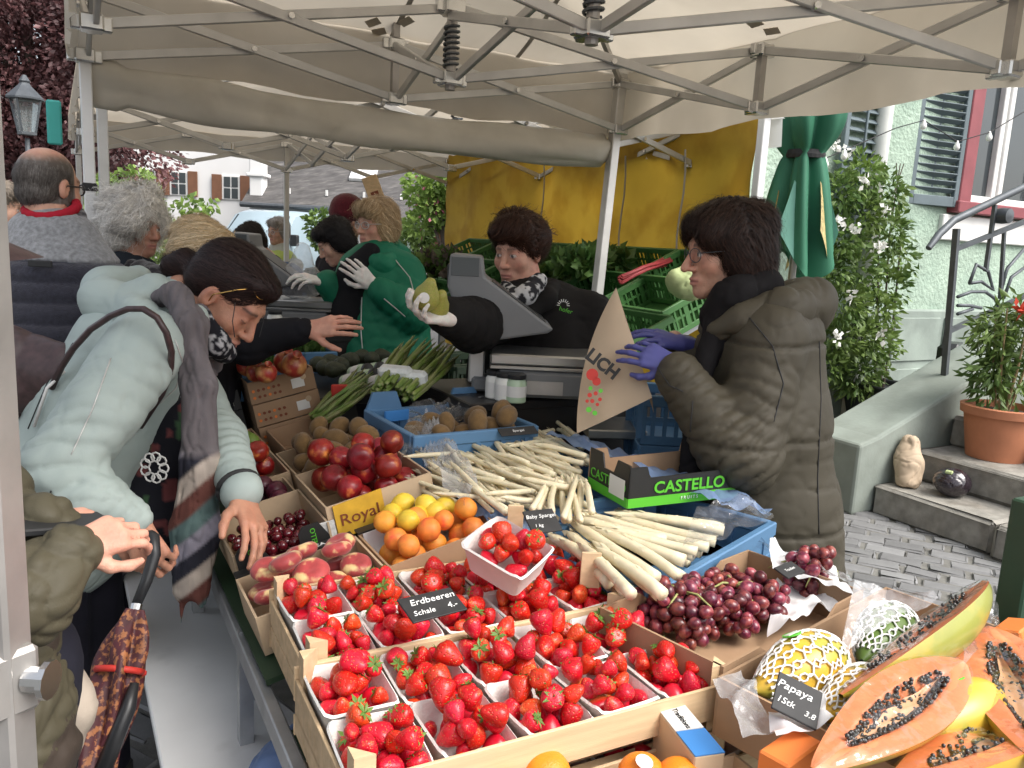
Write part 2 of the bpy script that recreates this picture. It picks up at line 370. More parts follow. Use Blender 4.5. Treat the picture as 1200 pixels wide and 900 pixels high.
# ---------------------------------------------------------------- material library
mat('asphalt', (.10, .098, .095), .9, .2, 3, .5, 90); mat('paver', (.19, .19, .19), .8, .15, 9, .5, 70, rand=.28)
mat('grout', (.17, .165, .15), .95, .2, 20, .5, 150); mat('granite', (.27, .255, .225), .85, .25, 14, .7, 130, col2=(.2, .18, .15), c2s=5, c2t=(.5, .75))
mat('stucco', (.36, .46, .37), .9, .14, 2, 1., 28, col2=(.29, .385, .31), c2s=1.6, bd=.02); mat('plinth', (.28, .33, .29), .85, .12, 3, .3, 60, col2=(.22, .26, .23), c2s=2.5)
mat('cheek', (.27, .305, .27), .85, .12, 3, .35, 40, col2=(.21, .235, .205), c2s=2.2)
mat('shutter', (.12, .155, .17), .6, .12, 6, .2, 40); mat('red_paint', (.25, .06, .07), .5, .12, 6, .1, 40); mat('white_paint', (.78, .77, .74), .5, .06, 4, .1, 30)
mat('pipe_white', (.66, .67, .63), .5, .1, 4); mat('iron', (.10, .11, .12), .5, .15, 12, .2, 80, metal=.5); mat('glass', (.04, .05, .055), .06, .1, 2, spec=.8)
mat('terracotta', (.44, .17, .085), .75, .12, 6, .15, 60); mat('soil', (.05, .035, .025), .95, .3, 20, .8, 80); mat('black_plastic', (.02, .021, .023), .42, .1, 8)
mat('leaf', (.075, .14, .03), .5, .35, 1.2, trl=.25, col2=(.15, .22, .05), c2s=3); mat('leaf_pale', (.12, .20, .05), .5, .35, 1.5, trl=.3, col2=(.2, .29, .08), c2s=2)
mat('leaf_bright', (.26, .38, .09), .5, .3, 1, trl=.35); mat('leaf_copper', (.085, .035, .036), .5, .4, .5, trl=.2, col2=(.22, .10, .10), c2s=.9)
mat('petal_white', (.85, .84, .8), .6, .05, trl=.2); mat('petal_red', (.6, .06, .03), .6, .1, trl=.2); mat('petal_pink', (.7, .2, .3), .6, .1, trl=.2)
mat('bark', (.09, .07, .055), .9, .3, 12, .8, 40); mat('stalk', (.28, .20, .10), .7, .2, 12)
mat('render_white', (.80, .79, .77), .9, .05, .5, .2, 20); mat('slate', (.085, .08, .078), .85, .35, 1.5, .6, 12, stretch=(1, 4, 4), col2=(.15, .14, .13), c2s=2.2, c2t=(.5, .75)); mat('brown_wood', (.19, .085, .045), .7, .15, 4)
mat('van_blue', (.35, .45, .50), .3, .05, 1, coat=.6); mat('tarmac_far', (.3, .29, .28), .9, .1, .5)
mat('alu', (.56, .55, .53), .42, .1, 8, metal=.55, rand=.06); mat('alu_old', (.42, .40, .38), .45, .15, 10, .1, 60, metal=.6); mat('steel', (.62, .62, .61), .25, .1, 10, metal=1.)
mat('galv', (.40, .41, .42), .45, .18, 14, .1, 70, metal=.7); mat('white_alu', (.78, .78, .77), .4, .05, 4)
mat('canvas', (.62, .55, .445), .8, .1, 1.5, .12, 240, trl=.4, col2=(.50, .43, .335), c2s=2.2, c2t=(.45, .85), crease=(2.2, .35, .03)); mat('canvas_roll', (.72, .68, .60), .8, .1, 2, .12, 240, trl=.25, col2=(.58, .54, .46), c2s=5, c2t=(.5, .85), crease=(5, .5, .03)); mat('canvas_white', (.8, .8, .78), .7, .05, 2, .1, 200, trl=.35)
mat('strap', (.35, .32, .28), .85, .1, 8, .2, 200); mat('yellow_tarp', (.52, .325, .035), .65, .16, 1.5, .15, 30, trl=.35, col2=(.42, .24, .02), c2s=3.2, crease=(3, .5, .02))
mat('parasol', (.03, .16, .09), .7, .12, 3, .15, 200, trl=.15); mat('parasol_pale', (.16, .38, .30), .7, .1, 3, trl=.2); mat('gold_cloth', (.42, .34, .14), .5, .45, 40, .4, 60)
mat('green_post', (.02, .055, .03), .4, .15, 8); mat('rubber', (.025, .025, .026), .8, .2, 30, .3, 90); mat('red_plastic', (.55, .03, .04), .4)
def camat(): pass
# ---------------------------------------------------------------- ground
g = MB(); g.add([(-70, -30, 0), (90, -30, 0), (90, 90, 0), (-70, 90, 0)], [(0, 1, 2, 3)])
ground = g.build('ground', 'asphalt', kind='structure')
pb = MB(); pb.add([(-1.2, 1.2, .004), (4.6, 1.2, .004), (4.6, 5.3, .004), (-1.2, 5.3, .004)], [(0, 1, 2, 3)])
paving = pb.build('cobble_paving', 'grout', kind='structure')
pm = []
for k in range(5):
    b = MB(); L = .17+.012*k; q = MB().box((0, 0, 0), (L, .112, .05), None, .012)
    v = np.array(q.v); v += nr.normal(0, .003, v.shape); b.add(v, q.f); pm.append(b.mesh('paving_stone', 'paver', True))
ang = radians(-58); ca, sa = cos(ang), sin(ang); cnt = 0
for r in range(-30, 31):
    for k in range(-22, 23):
        u = k*.212+(.106 if r % 2 else 0)+rnd.uniform(-.012, .012); vv = r*.126
        x, y = 3.6+u*ca-vv*sa, 2.6+u*sa+vv*ca
        right = x > 2.35 and x < 4.62-.2*(3.2-y) and 1.35 < y < 3.75 and y > 1.3+.0*(x) and y < .75*x+.6 and y > .32*x+.35
        left = -.02 < x < .5 and 2.2 < y < 3.5
        if (right or left) and cnt < 298:
            cnt += 1; o = link('paving_stone', pm[rnd.randrange(5)], paving); o.location = (x, y, -.013+rnd.uniform(-.004, .004)); o.rotation_euler = (rnd.uniform(-.03, .03), rnd.uniform(-.03, .03), ang+rnd.uniform(-.05, .05))
# ---------------------------------------------------------------- green house
Yw = 5.3
house = empty('house', (7.5, Yw, 0), 'pale green stuccoed house with grey shutters and a red window frame', 'house')
wx0, wx1, wz0, wz1 = 8.1, 10.2, 2.24, 4.2
m = MB(); zp = 1.12
for (x0, x1, z0, z1) in ((4.0, wx0, zp, 7.), (wx1, 14, zp, 7.), (wx0, wx1, zp, wz0), (wx0, wx1, wz1, 7.)): m.box(((x0+x1)/2, Yw+.2, (z0+z1)/2), (x1-x0, .4, z1-z0))
m.build('wall', 'stucco', house)
m = MB().box((9, Yw+.18, zp/2-.02), (10, .44, zp+.04), None, .02); m.build('plinth', 'plinth', house)
for i in range(7):
    for j in range(2): MB().box((5.3+i*.82, Yw-.045, .28+j*.53), (.74, .03, .45), None, .012).build('plinth_panel', 'plinth', house)
pz = MB(); pz.cyl((6.80, Yw-.08, .02), (6.80, Yw-.08, 7), .075, n=14, caps=False); autosmooth(pz.build('downpipe', 'pipe_white', house))
fr = MB(); fr.box((wx0+.1, Yw-.03, 3.2), (.2, .12, 2.), None, .01); fr.box((9.2, Yw-.05, wz0-.06), (2.3, .16, .12), None, .01); fr.build('window_frame', 'red_paint', house)
MB().box((9.2, Yw-.02, wz0-.27), (2.5, .06, .26), None, .01).build('window_band', 'white_paint', house)
ws = MB()
for x in (8.27, 8.86, 8.98, 9.6): ws.box((x, Yw+.06, 3.2), (.09 if x < 8.3 else .075, .07, 1.95), None, .008)
for z in (2.28, 4.1): ws.box((9.05, Yw+.062, z), (1.7, .066, .09), None, .008)
win = ws.build('window', 'white_paint', house); MB().box((8.57, Yw+.09, 3.2), (.5, .012, 1.9)).build('pane', 'glass', win); MB().box((9.3, Yw+.09, 3.2), (.56, .012, 1.9)).build('pane', 'glass', win)
mat('curtain', (.7, .7, .68), .9, .1, 4); mc = MB()
mc.grid(lambda u, v: (8.32+.16*u, Yw+.2+.015*sin(u*20), 2.3+1.8*v), 16, 1); mc.build('curtain', 'curtain', win, True)
def shutter(hx, hz0, hz1, wd, angdeg):
    R = rotz(radians(angdeg)); base = (hx, Yw-.07, 0); b = MB().xf(R, base)
    for x in (.03, wd-.03): b.box((x, 0, (hz0+hz1)/2), (.06, .045, hz1-hz0), None, .005)
    for z in (hz0+.05, hz1-.05): b.box((wd/2, 0, z), (wd-.12, .043, .1), None, .005)
    b.box((wd*.5, -.03, (hz0+hz1)/2), (.025, .02, hz1-hz0-.3), None, .004)
    s = b.build('shutter', 'shutter', house); n = 20
    sm = MB().box((0, 0, 0), (wd-.12, .012, .062), rotx(radians(-50)), .003).mesh('slat', 'shutter')
    for k in range(n):
        q = link('slat', sm, s); z = hz0+.12+(hz1-hz0-.24)*(k+.5)/n; q.matrix_basis = mat4(R, R@np.array([wd/2, 0, z])+np.array(base))
shutter(8.08, 2.17, 3.9, .66, 172); shutter(6.28, 1.9, 3.9, .55, 180-178)
# string of bulbs along the wall
sb = empty('string_light', (7.5, Yw-.35, 2.6), 'string of clear bulbs on a thin black wire by the shutter', 'string light')
pts = [PY(945, 195, 4.9), PY(990, 176, 4.9), PY(1050, 150, 4.9), PY(1083, 141, 4.9), PY(1122, 166, 4.85), PY(1160, 155, 4.8), PY(1205, 128, 4.8)]
MB().tube(pts, .005, 6).build('wire', 'rubber', sb); gl = MB()
bm_ = MB().lathe([(.006, .03), (.012, .015), (.026, -.015), (.03, -.035), (.02, -.056), (.004, -.062)], 10).mesh('bulb', 'white_paint', True)
for p in (pts[1], pts[3], pts[4], pts[5], (pts[0]+pts[1])/2): q = link('bulb', bm_, sb); q.matrix_parent_inverse = sb.matrix_basis.inverted(); q.location = p-np.array([0, 0, .02])
# ---------------------------------------------------------------- stairs, cheek wall, railing
stairs = empty('stone_stairs', (4.8, 2.6, 0), 'worn granite steps beside the sloping green cheek wall', 'stairs')
def stone(x0, x1, y0, y1, z0, z1, R=None):
    q = MB().box(((x0+x1)/2, (y0+y1)/2, (z0+z1)/2), (x1-x0, y1-y0, z1-z0), None, .02); v = np.array(q.v); v += nr.normal(0, .004, v.shape); return MB().add(v, q.f).build('step_stone', 'granite', stairs)
stone(4.50, 4.98, 2.42, 3.19, 0, .2); stone(4.46, 4.98, 1.2, 2.40, 0, .2); stone(4.86, 5.4, 1.7, 3.19, .2, .40); stone(5.22, 5.8, 1.9, 3.19, .4, .6); stone(4.98, 5.9, 1.2, 3.19, 0, .199)
ck = MB(); prof = [(4.33, 0), (4.33, .46), (4.5, .50), (6.6, 1.28), (6.6, 0)]
ck.add([(x, 3.2, z) for x, z in prof]+[(x, 3.62, z) for x, z in prof], [(0, 4, 3, 2, 1), (5, 6, 7, 8, 9)]+[(i, (i+1) % 5, 5+(i+1) % 5, 5+i) for i in range(5)][::1])
cho = ck.build('stair_wall', 'cheek', label='grey green rendered cheek wall sloping up beside the steps', cat='wall')
bv = cho.modifiers.new('b', 'BEVEL'); bv.width = .02; bv.segments = 2
rail = empty('iron_railing', (5.2, 3.35, .8), 'wrought iron stair railing with curled bars and thick handrail', 'railing')
yr = 3.4
hp = [PY(1088, 291, yr), PY(1100, 275, yr), PY(1118, 258, yr), PY(1160, 238, yr), PY(1215, 212, yr)]
autosmooth(MB().tube(hp, [.02, .026, .026, .026, .026], 10).build('handrail', 'iron', rail))
pb_ = PY(1107, 440, yr); MB().bar(pb_-np.array([0, 0, .03]), PY(1121, 268, yr), .04, .03).build('post', 'iron', rail)
MB().bar(PY(1112, 388, yr), PY(1205, 345, yr), .03, .03).build('lower_rail', 'iron', rail); MB().bar(PY(1120, 292, yr), PY(1205, 258, yr), .03, .03).build('upper_rail', 'iron', rail)
MB().bar(PY(1166, 240, yr), PY(1155, 318, yr), .025, .025).build('baluster', 'iron', rail); MB().bar(PY(1177, 268, yr), PY(1172, 350, yr), .022, .022).build('baluster', 'iron', rail)
autosmooth(MB().lathe([(.005, -.06), (.05, -.05), (.055, 0), (.05, .05), (.005, .06)], 12, rotx(pi/2), PY(1175, 253, yr-.03)).build('knob', 'iron', rail))
def arc(px): return [PY(a, b, yr) for a, b in px]
for cpts in ([(1122, 348), (1138, 342), (1155, 342), (1166, 350), (1172, 362)], [(1122, 358), (1136, 358), (1150, 361)], [(1122, 368), (1140, 362)], [(1136, 332), (1144, 310), (1158, 318), (1164, 340), (1150, 330), (1136, 332)], [(1172, 345), (1180, 315), (1200, 292)], [(1176, 350), (1185, 325), (1203, 312)]):
    MB().tube(arc(cpts), .012, 7).build('scroll', 'iron', rail, True)
# ---------------------------------------------------------------- plants
def leaf_mesh(name, P, D, size, mats, seed=0, asp=.45, fold=.25, jit=.35, idx=None):
    r = np.random.default_rng(seed); P = np.asarray(P); n = len(P); D = np.asarray(D)+r.normal(0, .45, (n, 3)); D /= np.linalg.norm(D, axis=1)[:, None]
    s = size*(1+r.uniform(-jit, jit, n))[:, None]; X = np.cross(D, r.normal(0, 1, (n, 3))); X /= np.linalg.norm(X, axis=1)[:, None]; Nn = np.cross(X, D)
    a = P; b = P+D*s*.5+X*s*asp*.5+Nn*s*fold*.25; c = P+D*s-Nn*s*fold*.3; d = P+D*s*.5-X*s*asp*.5+Nn*s*fold*.25
    v = np.stack([a, b, c, d], 1).reshape(-1, 3); k = np.arange(n)*4; f = np.vstack([np.stack([k, k+1, k+2], 1), np.stack([k, k+2, k+3], 1)])
    return make_mesh(name, v, f, mats, None if idx is None else np.tile(idx, 2))
def blob_points(cs, n, seed=0, hollow=.35):
    r = np.random.default_rng(seed); w_ = np.array([c[3]**2 for c in cs]); w_ /= w_.sum(); k = r.choice(len(cs), n, p=w_); cs = np.array(cs)
    d = r.normal(0, 1, (n, 3)); d /= np.linalg.norm(d, axis=1)[:, None]; rad = (hollow+(1-hollow)*r.random(n))**.6
    rr = cs[k, 3:4]*(cs[k, 4:7] if cs.shape[1] > 4 else 1)
    return cs[k, :3]+d*rad[:, None]*rr, d
sh = empty('climbing_shrub', (7.0, 5.0, 0), 'tall leafy climbing shrub with white flowers in a black planter tub', 'shrub')
cs = []
for px, py, r_ in ((1010, 205, .2), (985, 225, .17), (1040, 225, .2), (1010, 250, .24), (985, 280, .22), (1040, 275, .22), (1050, 305, .2), (1000, 315, .26), (975, 320, .17), (1040, 335, .2), (985, 355, .24), (1025, 365, .22), (1005, 395, .26), (1035, 405, .17), (980, 400, .24), (1010, 430, .24), (970, 425, .17), (1000, 445, .2)):
    p = PY(px, py, 5.0); cs.append((*p, r_))
P, D = blob_points(cs, 5200, 3, .2); P[:, 1] = np.minimum(P[:, 1], Yw-.02); D[:, 2] -= .25
link('foliage', leaf_mesh('foliage', P, D, .075, ['leaf', 'leaf_pale'], 4, idx=(nr.random(len(P)) < .35).astype(int)), sh)
for px, py in ((1002, 268), (1028, 292), (1033, 288), (1015, 213), (985, 262), (998, 345), (1032, 390), (983, 392), (1040, 245), (978, 170), (993, 178)):
    p = PY(px, py, 4.72)[None]+nr.normal(0, .022, (14, 3)); link('blossom', leaf_mesh('blossom', p, nr.normal(0, 1, (14, 3)), .05, 'petal_white', px, .8), sh)
st = MB()
for dx, dy in ((0, 0), (.06, .04), (-.05, .03)): st.tube([(6.95+dx, 4.98+dy, .2), (6.9+dx*2, 5.0, .9), (6.9+dx*3, 5.08, 1.8), (6.95-dx, 5.1, 2.5)], [.014, .012, .009, .005], 6)
st.build('stem', 'bark', sh)
tb = MB(); tb.lathe([(.30, 0), (.40, .40), (.43, .40), (.43, .44), (.37, .44), (.36, .38), (.01, .38)], 4, rotz(radians(47)), (6.92, 4.92, .0)); ptub = tb.build('planter_tub', 'black_plastic', sh); ptub.modifiers.new('b', 'BEVEL').width = .015
pot = empty('potted_plant', (5.12, 2.92, .4), 'terracotta pot with an upright leafy plant carrying red flowers', 'potted plant')
px_, py_ = 5.2, 2.86
autosmooth(MB().lathe([(.17, .40), (.215, .68), (.235, .68), (.24, .73), (.215, .735), (.205, .69), (.01, .69)], 28, None, (px_, py_, 0)).build('pot', 'terracotta', pot))
MB().lathe([(.2, .692), (.1, .70), (.01, .70)], 16, None, (px_, py_, 0)).build('soil', 'soil', pot)
cs = [(px_+rnd.uniform(-.13, .13), py_+rnd.uniform(-.13, .13), .82+.035*k, .1+.05*(k % 3)/3) for k in range(16)]
P, D = blob_points(cs, 1100, 8, .1); D[:, 2] -= .5; link('foliage', leaf_mesh('foliage', P, D, .085, ['leaf', 'leaf_pale'], 9, .28, idx=(nr.random(1100) < .5).astype(int)), pot)
st = MB()
for k in range(6): a = k*1.05; st.tube([(px_+.03*cos(a), py_+.03*sin(a), .69), (px_+.09*cos(a), py_+.09*sin(a), 1.0), (px_+.12*cos(a), py_+.12*sin(a), 1.35)], [.009, .007, .003], 5)
st.build('stem', 'stalk', pot)
for k in range(5):
    p = np.array([px_+.0+.05*k-.1, py_-.08+.03*(k % 2), 1.34+.02*(k % 3)])+nr.normal(0, .010, (16, 3)); link('flower', leaf_mesh('flower', p, nr.normal(0, 1, (16, 3))+(0, 0, .6), .05, 'petal_red', k, .6), pot)
# bicycle wheel and bag standing behind the cheek wall
bk = empty('bicycle', (6.2, 4.3, 0), 'bicycle with a knobbly black tyre parked behind the cheek wall', 'bicycle')
wc = PY(1098, 470, 4.3); wc[2] = .36; rim = MB(); rw = .34
ty = MB().xf(rotz(radians(25)), wc)
def ring(mb, R_, r_, n=40, k=8):
    v = []; f = []
    for i in range(n):
        for j in range(k):
            a, b = 2*pi*i/n, 2*pi*j/k; v.append(((R_+r_*cos(b))*cos(a), r_*sin(b), (R_+r_*cos(b))*sin(a)))
    f = [(i*k+j, ((i+1) % n)*k+j, ((i+1) % n)*k+(j+1) % k, i*k+(j+1) % k) for i in range(n) for j in range(k)]; mb.add(v, f)
ring(ty, .32, .035)
for i in range(44):
    a = 2*pi*i/44
    for s_ in (-.02, .02): ty.box(((.352)*cos(a), s_, .352*sin(a)), (.018, .026, .028), roty(-a), .003)
ring_o = ty.build('tyre', 'rubber', bk); r2 = MB().xf(rotz(radians(25)), wc); ring(r2, .285, .014, 40, 6)
for i in range(14): a = 2*pi*i/14; r2.cyl((0, 0, 0), (.285*cos(a), 0, .285*sin(a)), .002, n=4, caps=False)
r2.build('wheel', 'steel', bk)
fx = lambda p: rotz(radians(25))@np.array(p)+wc
MB().tube([fx((0, .05, 0)), fx((.25, .05, .35)), fx((.35, .05, .75))], .018, 8).tube([fx((.25, .05, .35)), fx((.9, .05, .4))], .02, 8).build('frame', 'black_plastic', bk)
MB().box(fx((.33, -.02, .44)), (.36, .2, .2), rotz(.4), .05).build('saddle_bag', 'black_plastic', bk); MB().box(fx((.22, -.14, .50)), (.12, .03, .07), rotz(.4), .01).build('reflector', 'red_plastic', bk)
# ---------------------------------------------------------------- far side of the square
def farb(name, label, depth, px0, px1, ztop, thick=6, m='render_white'):
    a, b = PD(px0, 300, depth), PD(px1, 300, depth); a[2] = b[2] = 0; ux = unit(b-a); uy = np.array([-ux[1], ux[0], 0]); W = np.linalg.norm(b-a)
    e = empty(name, tuple(a), label, 'house'); R = np.stack([ux, uy, [0, 0, 1]], 1); MB().xf(R, a).box((W/2, thick/2, ztop/2), (W, thick, ztop)).build('wall', m, e); return e, R, a, W
hb, Rh, ah, Wh = farb('white_house', 'white rendered house with brown wooden shutters across the square', 28, 150, 309, 6.)
def loc(R, a, px, py, depth): p = PD(px, py, depth)-a; return R.T@p
for px, py, ww in ((216, 216, .48), (276, 221, .48), (180, 213, .46)):
    c = loc(Rh, ah, px, py, 28); wn = MB().xf(Rh, ah); wn.box((c[0], -.02, c[2]), (ww+.14, .06, .8), None, .01); wo_ = wn.build('window', 'white_paint', hb)
    for dx in (-.13, .13):
        for dz in (-.19, .19): MB().xf(Rh, ah).box((c[0]+dx, -.06, c[2]+dz), (.21, .02, .33)).build('pane', 'glass', wo_)
    for s_ in (-1, 1): MB().xf(Rh, ah).box((c[0]+s_*(ww/2+.24), -.07, c[2]), (.33, .05, .84), None, .01).build('shutter', 'brown_wood', hb)
gb, Rg, ag, Wg = farb('long_house', 'long low white house under a weathered grey slate roof', 23, 300, 640, 2.30)
rf = MB().xf(Rg, ag); ze = 2.24
rf.add([(-.3, -.35, ze), (Wg+.3, -.35, ze), (Wg+.3, 5, ze+3.2), (-.3, 5, ze+3.2), (-.3, -.35, ze-.1), (Wg+.3, -.35, ze-.1), (Wg+.3, 5, ze+3.1), (-.3, 5, ze+3.1)], [(0, 1, 2, 3), (4, 7, 6, 5), (0, 4, 5, 1), (1, 5, 6, 2), (2, 6, 7, 3), (3, 7, 4, 0)])
roof = rf.build('roof', 'slate', gb)
rws = MB().xf(Rg, ag); sl_ = 3.2/5.35
for i in range(40):
    t = i/40; rws.box((Wg/2, -.35+5.35*t+.03, ze+3.2*t+.012), (Wg+.6, .2, .03), rotx(math.atan(sl_)+.08))
rws.build('shingle', 'slate', roof, kind='stuff')
MB().xf(Rg, ag).cyl((-.3, -.42, ze-.03), (Wg+.3, -.42, ze-.03), .07, n=8).build('gutter', 'iron', gb)
for k in range(9): MB().xf(Rg, ag).box((.9+k*1.05, .15, ze+.42), (.06, .05, .16)).build('snow_guard', 'white_paint', roof)
c = loc(Rg, ag, 427, 207, 24); MB().xf(Rg, ag).box((c[0], 1.4, ze+1.13), (.75, 1.0, .12), rotx(math.atan(sl_)), .02).build('skylight', 'curtain', roof)
c = loc(Rg, ag, 303, 230, 23); mch = MB().xf(Rg, ag); mch.box((c[0], .3, 2.), (.36, .5, 4.0), None, .02); mch.box((c[0], .3, 3.05), (.52, .62, .1), None, .02); mch.build('chimney', 'render_white', gb)
tb_, Rt, at, Wt = farb('low_house', 'small white building with brown door and grey hipped roof', 19, 478, 700, 1.98, 4)
r3 = MB().xf(Rt, at); r3.add([(-.6, -.5, 1.9), (Wt, -.5, 1.9), (Wt, 2, 3.0), (1.0, 2, 3.0), (-.6, 4, 1.9)], [(0, 1, 2, 3), (0, 3, 4)]); r3.build('roof', 'slate', tb_)
MB().xf(Rt, at).box((.75, -.02, .95), (.5, .06, 1.8), None, .01).build('door', 'brown_wood', tb_); mat('fence_yellow', (.5, .52, .3), .6); fy = MB().xf(Rt, at)
for k in range(7): fy.cyl((.4+.13*k, -.4, .3), (.4+.13*k, -.4, 1.25), .015, n=5)
fy.box((.8, -.4, 1.25), (.85, .03, .03)); fy.build('railing', 'fence_yellow', tb_); MB().xf(Rt, at).box((0.1, -.03, 1.), (.22, .08, 1.96)).build('pilaster', 'stucco', tb_)
# van
vd = 18.; vo_ = PD(270, 300, vd); vo_[2] = 0; Rv = np.stack([unit([RT[0], RT[1], 0]), unit(_fh), [0, 0, 1]], 1)@rotz(radians(-12))
van = empty('parked_van', tuple(vo_), 'pale blue van parked on the square, seen from the front', 'van'); vb = MB().xf(Rv, vo_)
secs = [(0, .35, .95, .8), (.1, .3, 1.05, .86), (.75, .3, 1.2, .9), (1.5, .3, 1.95, .84), (1.9, .3, 2.03, .82), (5, .3, 2.05, .82), (5.05, .35, 1.95, .8)]; v = []; f = []
for y, z0, z1, hw in secs:
    mid = min(1.1, z1-.05); v += [(-hw*.98, y, z0), (hw*.98, y, z0), (hw*1.1, y, (z0+mid)/2), (hw*1.1, y, mid), (hw*.93, y, z1-.07), (hw*.75, y, z1), (-hw*.75, y, z1), (-hw*.93, y, z1-.07), (-hw*1.1, y, mid), (-hw*1.1, y, (z0+mid)/2)]
for i in range(len(secs)-1): f += [(i*10+k, i*10+(k+1) % 10, (i+1)*10+(k+1) % 10, (i+1)*10+k) for k in range(10)]
f += [tuple(range(10))[::-1], tuple(range(len(v)-10, len(v)))]; vb.add(v, f); autosmooth(vb.build('body', 'van_blue', van), 35)
MB().xf(Rv, vo_).add([(-.8, .84, 1.24), (.8, .84, 1.24), (.68, 1.45, 1.9), (-.68, 1.45, 1.9)], [(0, 1, 2, 3)]).build('windscreen', 'glass', van)
for s_ in (-1, 1):
    MB().xf(Rv, vo_).box((s_*.72, -.01, .8), (.3, .06, .2), None, .02).build('headlight', 'curtain', van)
    MB().xf(Rv, vo_).box((s_*1.05, .95, 1.35), (.2, .12, .26), None, .03).build('mirror', 'black_plastic', van)
    for y in (.9, 4.1): MB().xf(Rv, vo_).cyl((s_*.72, y, .33), (s_*.95, y, .33), .33, n=20).build('wheel', 'rubber', van)
MB().xf(Rv, vo_).box((0, -.02, .72), (.9, .05, .14), None, .02).build('grille', 'black_plastic', van)
# copper beech, green bushes
def tree(name, base, cs, n, size, mats, label, trunk, seed, cat='tree', idxp=.0, group=None):
    e = empty(name, base, label, cat, group); P, D = blob_points(cs, n, seed, .45); D[:, 2] -= .3
    link('crown', leaf_mesh('crown', P, D, size, mats, seed, .6, idx=(nr.random(n) < idxp).astype(int)), e); t = MB()
    r0, h = trunk; b = V3(base); t.tube([b, b+(.1, 0, h*.4), b+(.05, .1, h)], [r0*1.3, r0, r0*.7], 10)
    for k in range(9):
        c = V3(cs[(k*3) % len(cs)][:3]); t.tube([b+(.07, .05, h*(.6+.04*k)), (b+(0, 0, h)+c)/2+(0, 0, .2), c], [r0*.45, r0*.28, r0*.08], 6)
    t.build('trunk', 'bark', e); return e
cs = []
for k in range(46):
    px, py = rnd.uniform(-60, 170), rnd.uniform(-90, 185); p = PD(px, py, rnd.uniform(14.5, 17)); cs.append((*p, rnd.uniform(.6, 1.25)))
for k in range(16): p = PD(rnd.uniform(-60, 110), rnd.uniform(150, 245), rnd.uniform(15, 17)); cs.append((*p, rnd.uniform(.6, 1.)))
b = PD(60, 300, 16); tree('copper_beech', (b[0], b[1], 0), cs, 85000, .10, ['leaf_copper', 'leaf'], 'large copper beech with dark red leaves behind the street lamp', (.35, 2.6), 21)
cs = [(*PD(px, py, 10.5), r_) for px, py, r_ in ((128, 222, .2), (160, 212, .18), (148, 240, .24), (172, 232, .2), (122, 250, .25), (150, 280, .3), (175, 285, .25), (140, 310, .3), (135, 330, .3), (165, 325, .3))]
b = PD(150, 330, 10.5); tree('green_bush', (b[0], b[1], 0), cs, 3000, .09, ['leaf_bright', 'leaf_pale'], 'bright green bush growing behind the curly haired woman', (.06, .8), 22, 'bush', .4)
cs = [(*PD(px, py, 12), r_) for px, py, r_ in ((222, 240, .14), (245, 238, .12), (212, 252, .16), (232, 258, .16), (205, 275, .2), (236, 285, .2))]
b = PD(230, 330, 12); tree('green_bush', (b[0], b[1], 0), cs, 420, .11, ['leaf_bright', 'leaf_pale'], 'sparse pale green bush growing in front of the white house', (.05, .8), 23, 'bush', .3)
cs = [(*PD(px, py, 11.5), r_) for px, py, r_ in ((500, 220, .32), (520, 215, .35), (535, 235, .3), (510, 245, .28), (490, 262, .2), (530, 255, .2), (545, 215, .4))]
b = PD(525, 330, 11.5); tree('flowering_tree', (b[0], b[1], 0), cs, 2600, .1, ['leaf_bright', 'petal_pink'], 'small bright green tree with a few pink blossoms beside the folded parasol', (.07, 1.3), 24, 'tree', .025)
cs = [(*PD(px, py, 12.5), r_) for px, py, r_ in ((375, 262, .22), (485, 285, .25), (492, 270, .22), (380, 278, .2))]
b = PD(486, 330, 12.5); tree('green_bush', (b[0], b[1], 0), cs, 1200, .1, ['leaf_pale', 'leaf'], 'small dark green bush by the low white building', (.05, .6), 25, 'bush', .4)
# street lamp
ld = 9.5; lb = PD(40, 320, ld); lm = empty('street_lamp', (lb[0], lb[1], 0), 'old fashioned black lantern street lamp in front of the copper beech', 'street lamp')
lz = PD(40, 165, ld)[2]; lx, ly = lb[0], lb[1]
MB().tube([(lx, ly, 0), (lx, ly, .8), (lx, ly, lz)], [.06, .04, .025], 10).build('pole', 'iron', lm, True)
t0 = PD(38, 158, ld)[2]; t1 = PD(38, 122, ld)[2]; t2 = PD(38, 95, ld)[2]; lt = MB()
for k in range(4): a = pi/4+k*pi/2+.3; lt.cyl((lx+.10*cos(a), ly+.10*sin(a), t0), (lx+.17*cos(a), ly+.17*sin(a), t1), .012, n=5)
lt.lathe([(.11, t0-.03), (.11, t0)], 4, rotz(.3+pi/4), (lx, ly, 0)); lt.build('lantern_frame', 'iron', lm)
MB().lathe([(.20, t1), (.20, t1+.02), (.07, t1+.15), (.05, t1+.18), (.06, t1+.2), (.02, t2)], 8, rotz(.3), (lx, ly, 0)).build('lantern_roof', 'iron', lm)
mat_film('clear_glass', (.9, .95, .95), .08, .05, 3); MB().lathe([(.09, t0), (.155, t1)], 4, rotz(.3+pi/4), (lx, ly, 0)).build('lantern_glass', 'clear_glass', lm)
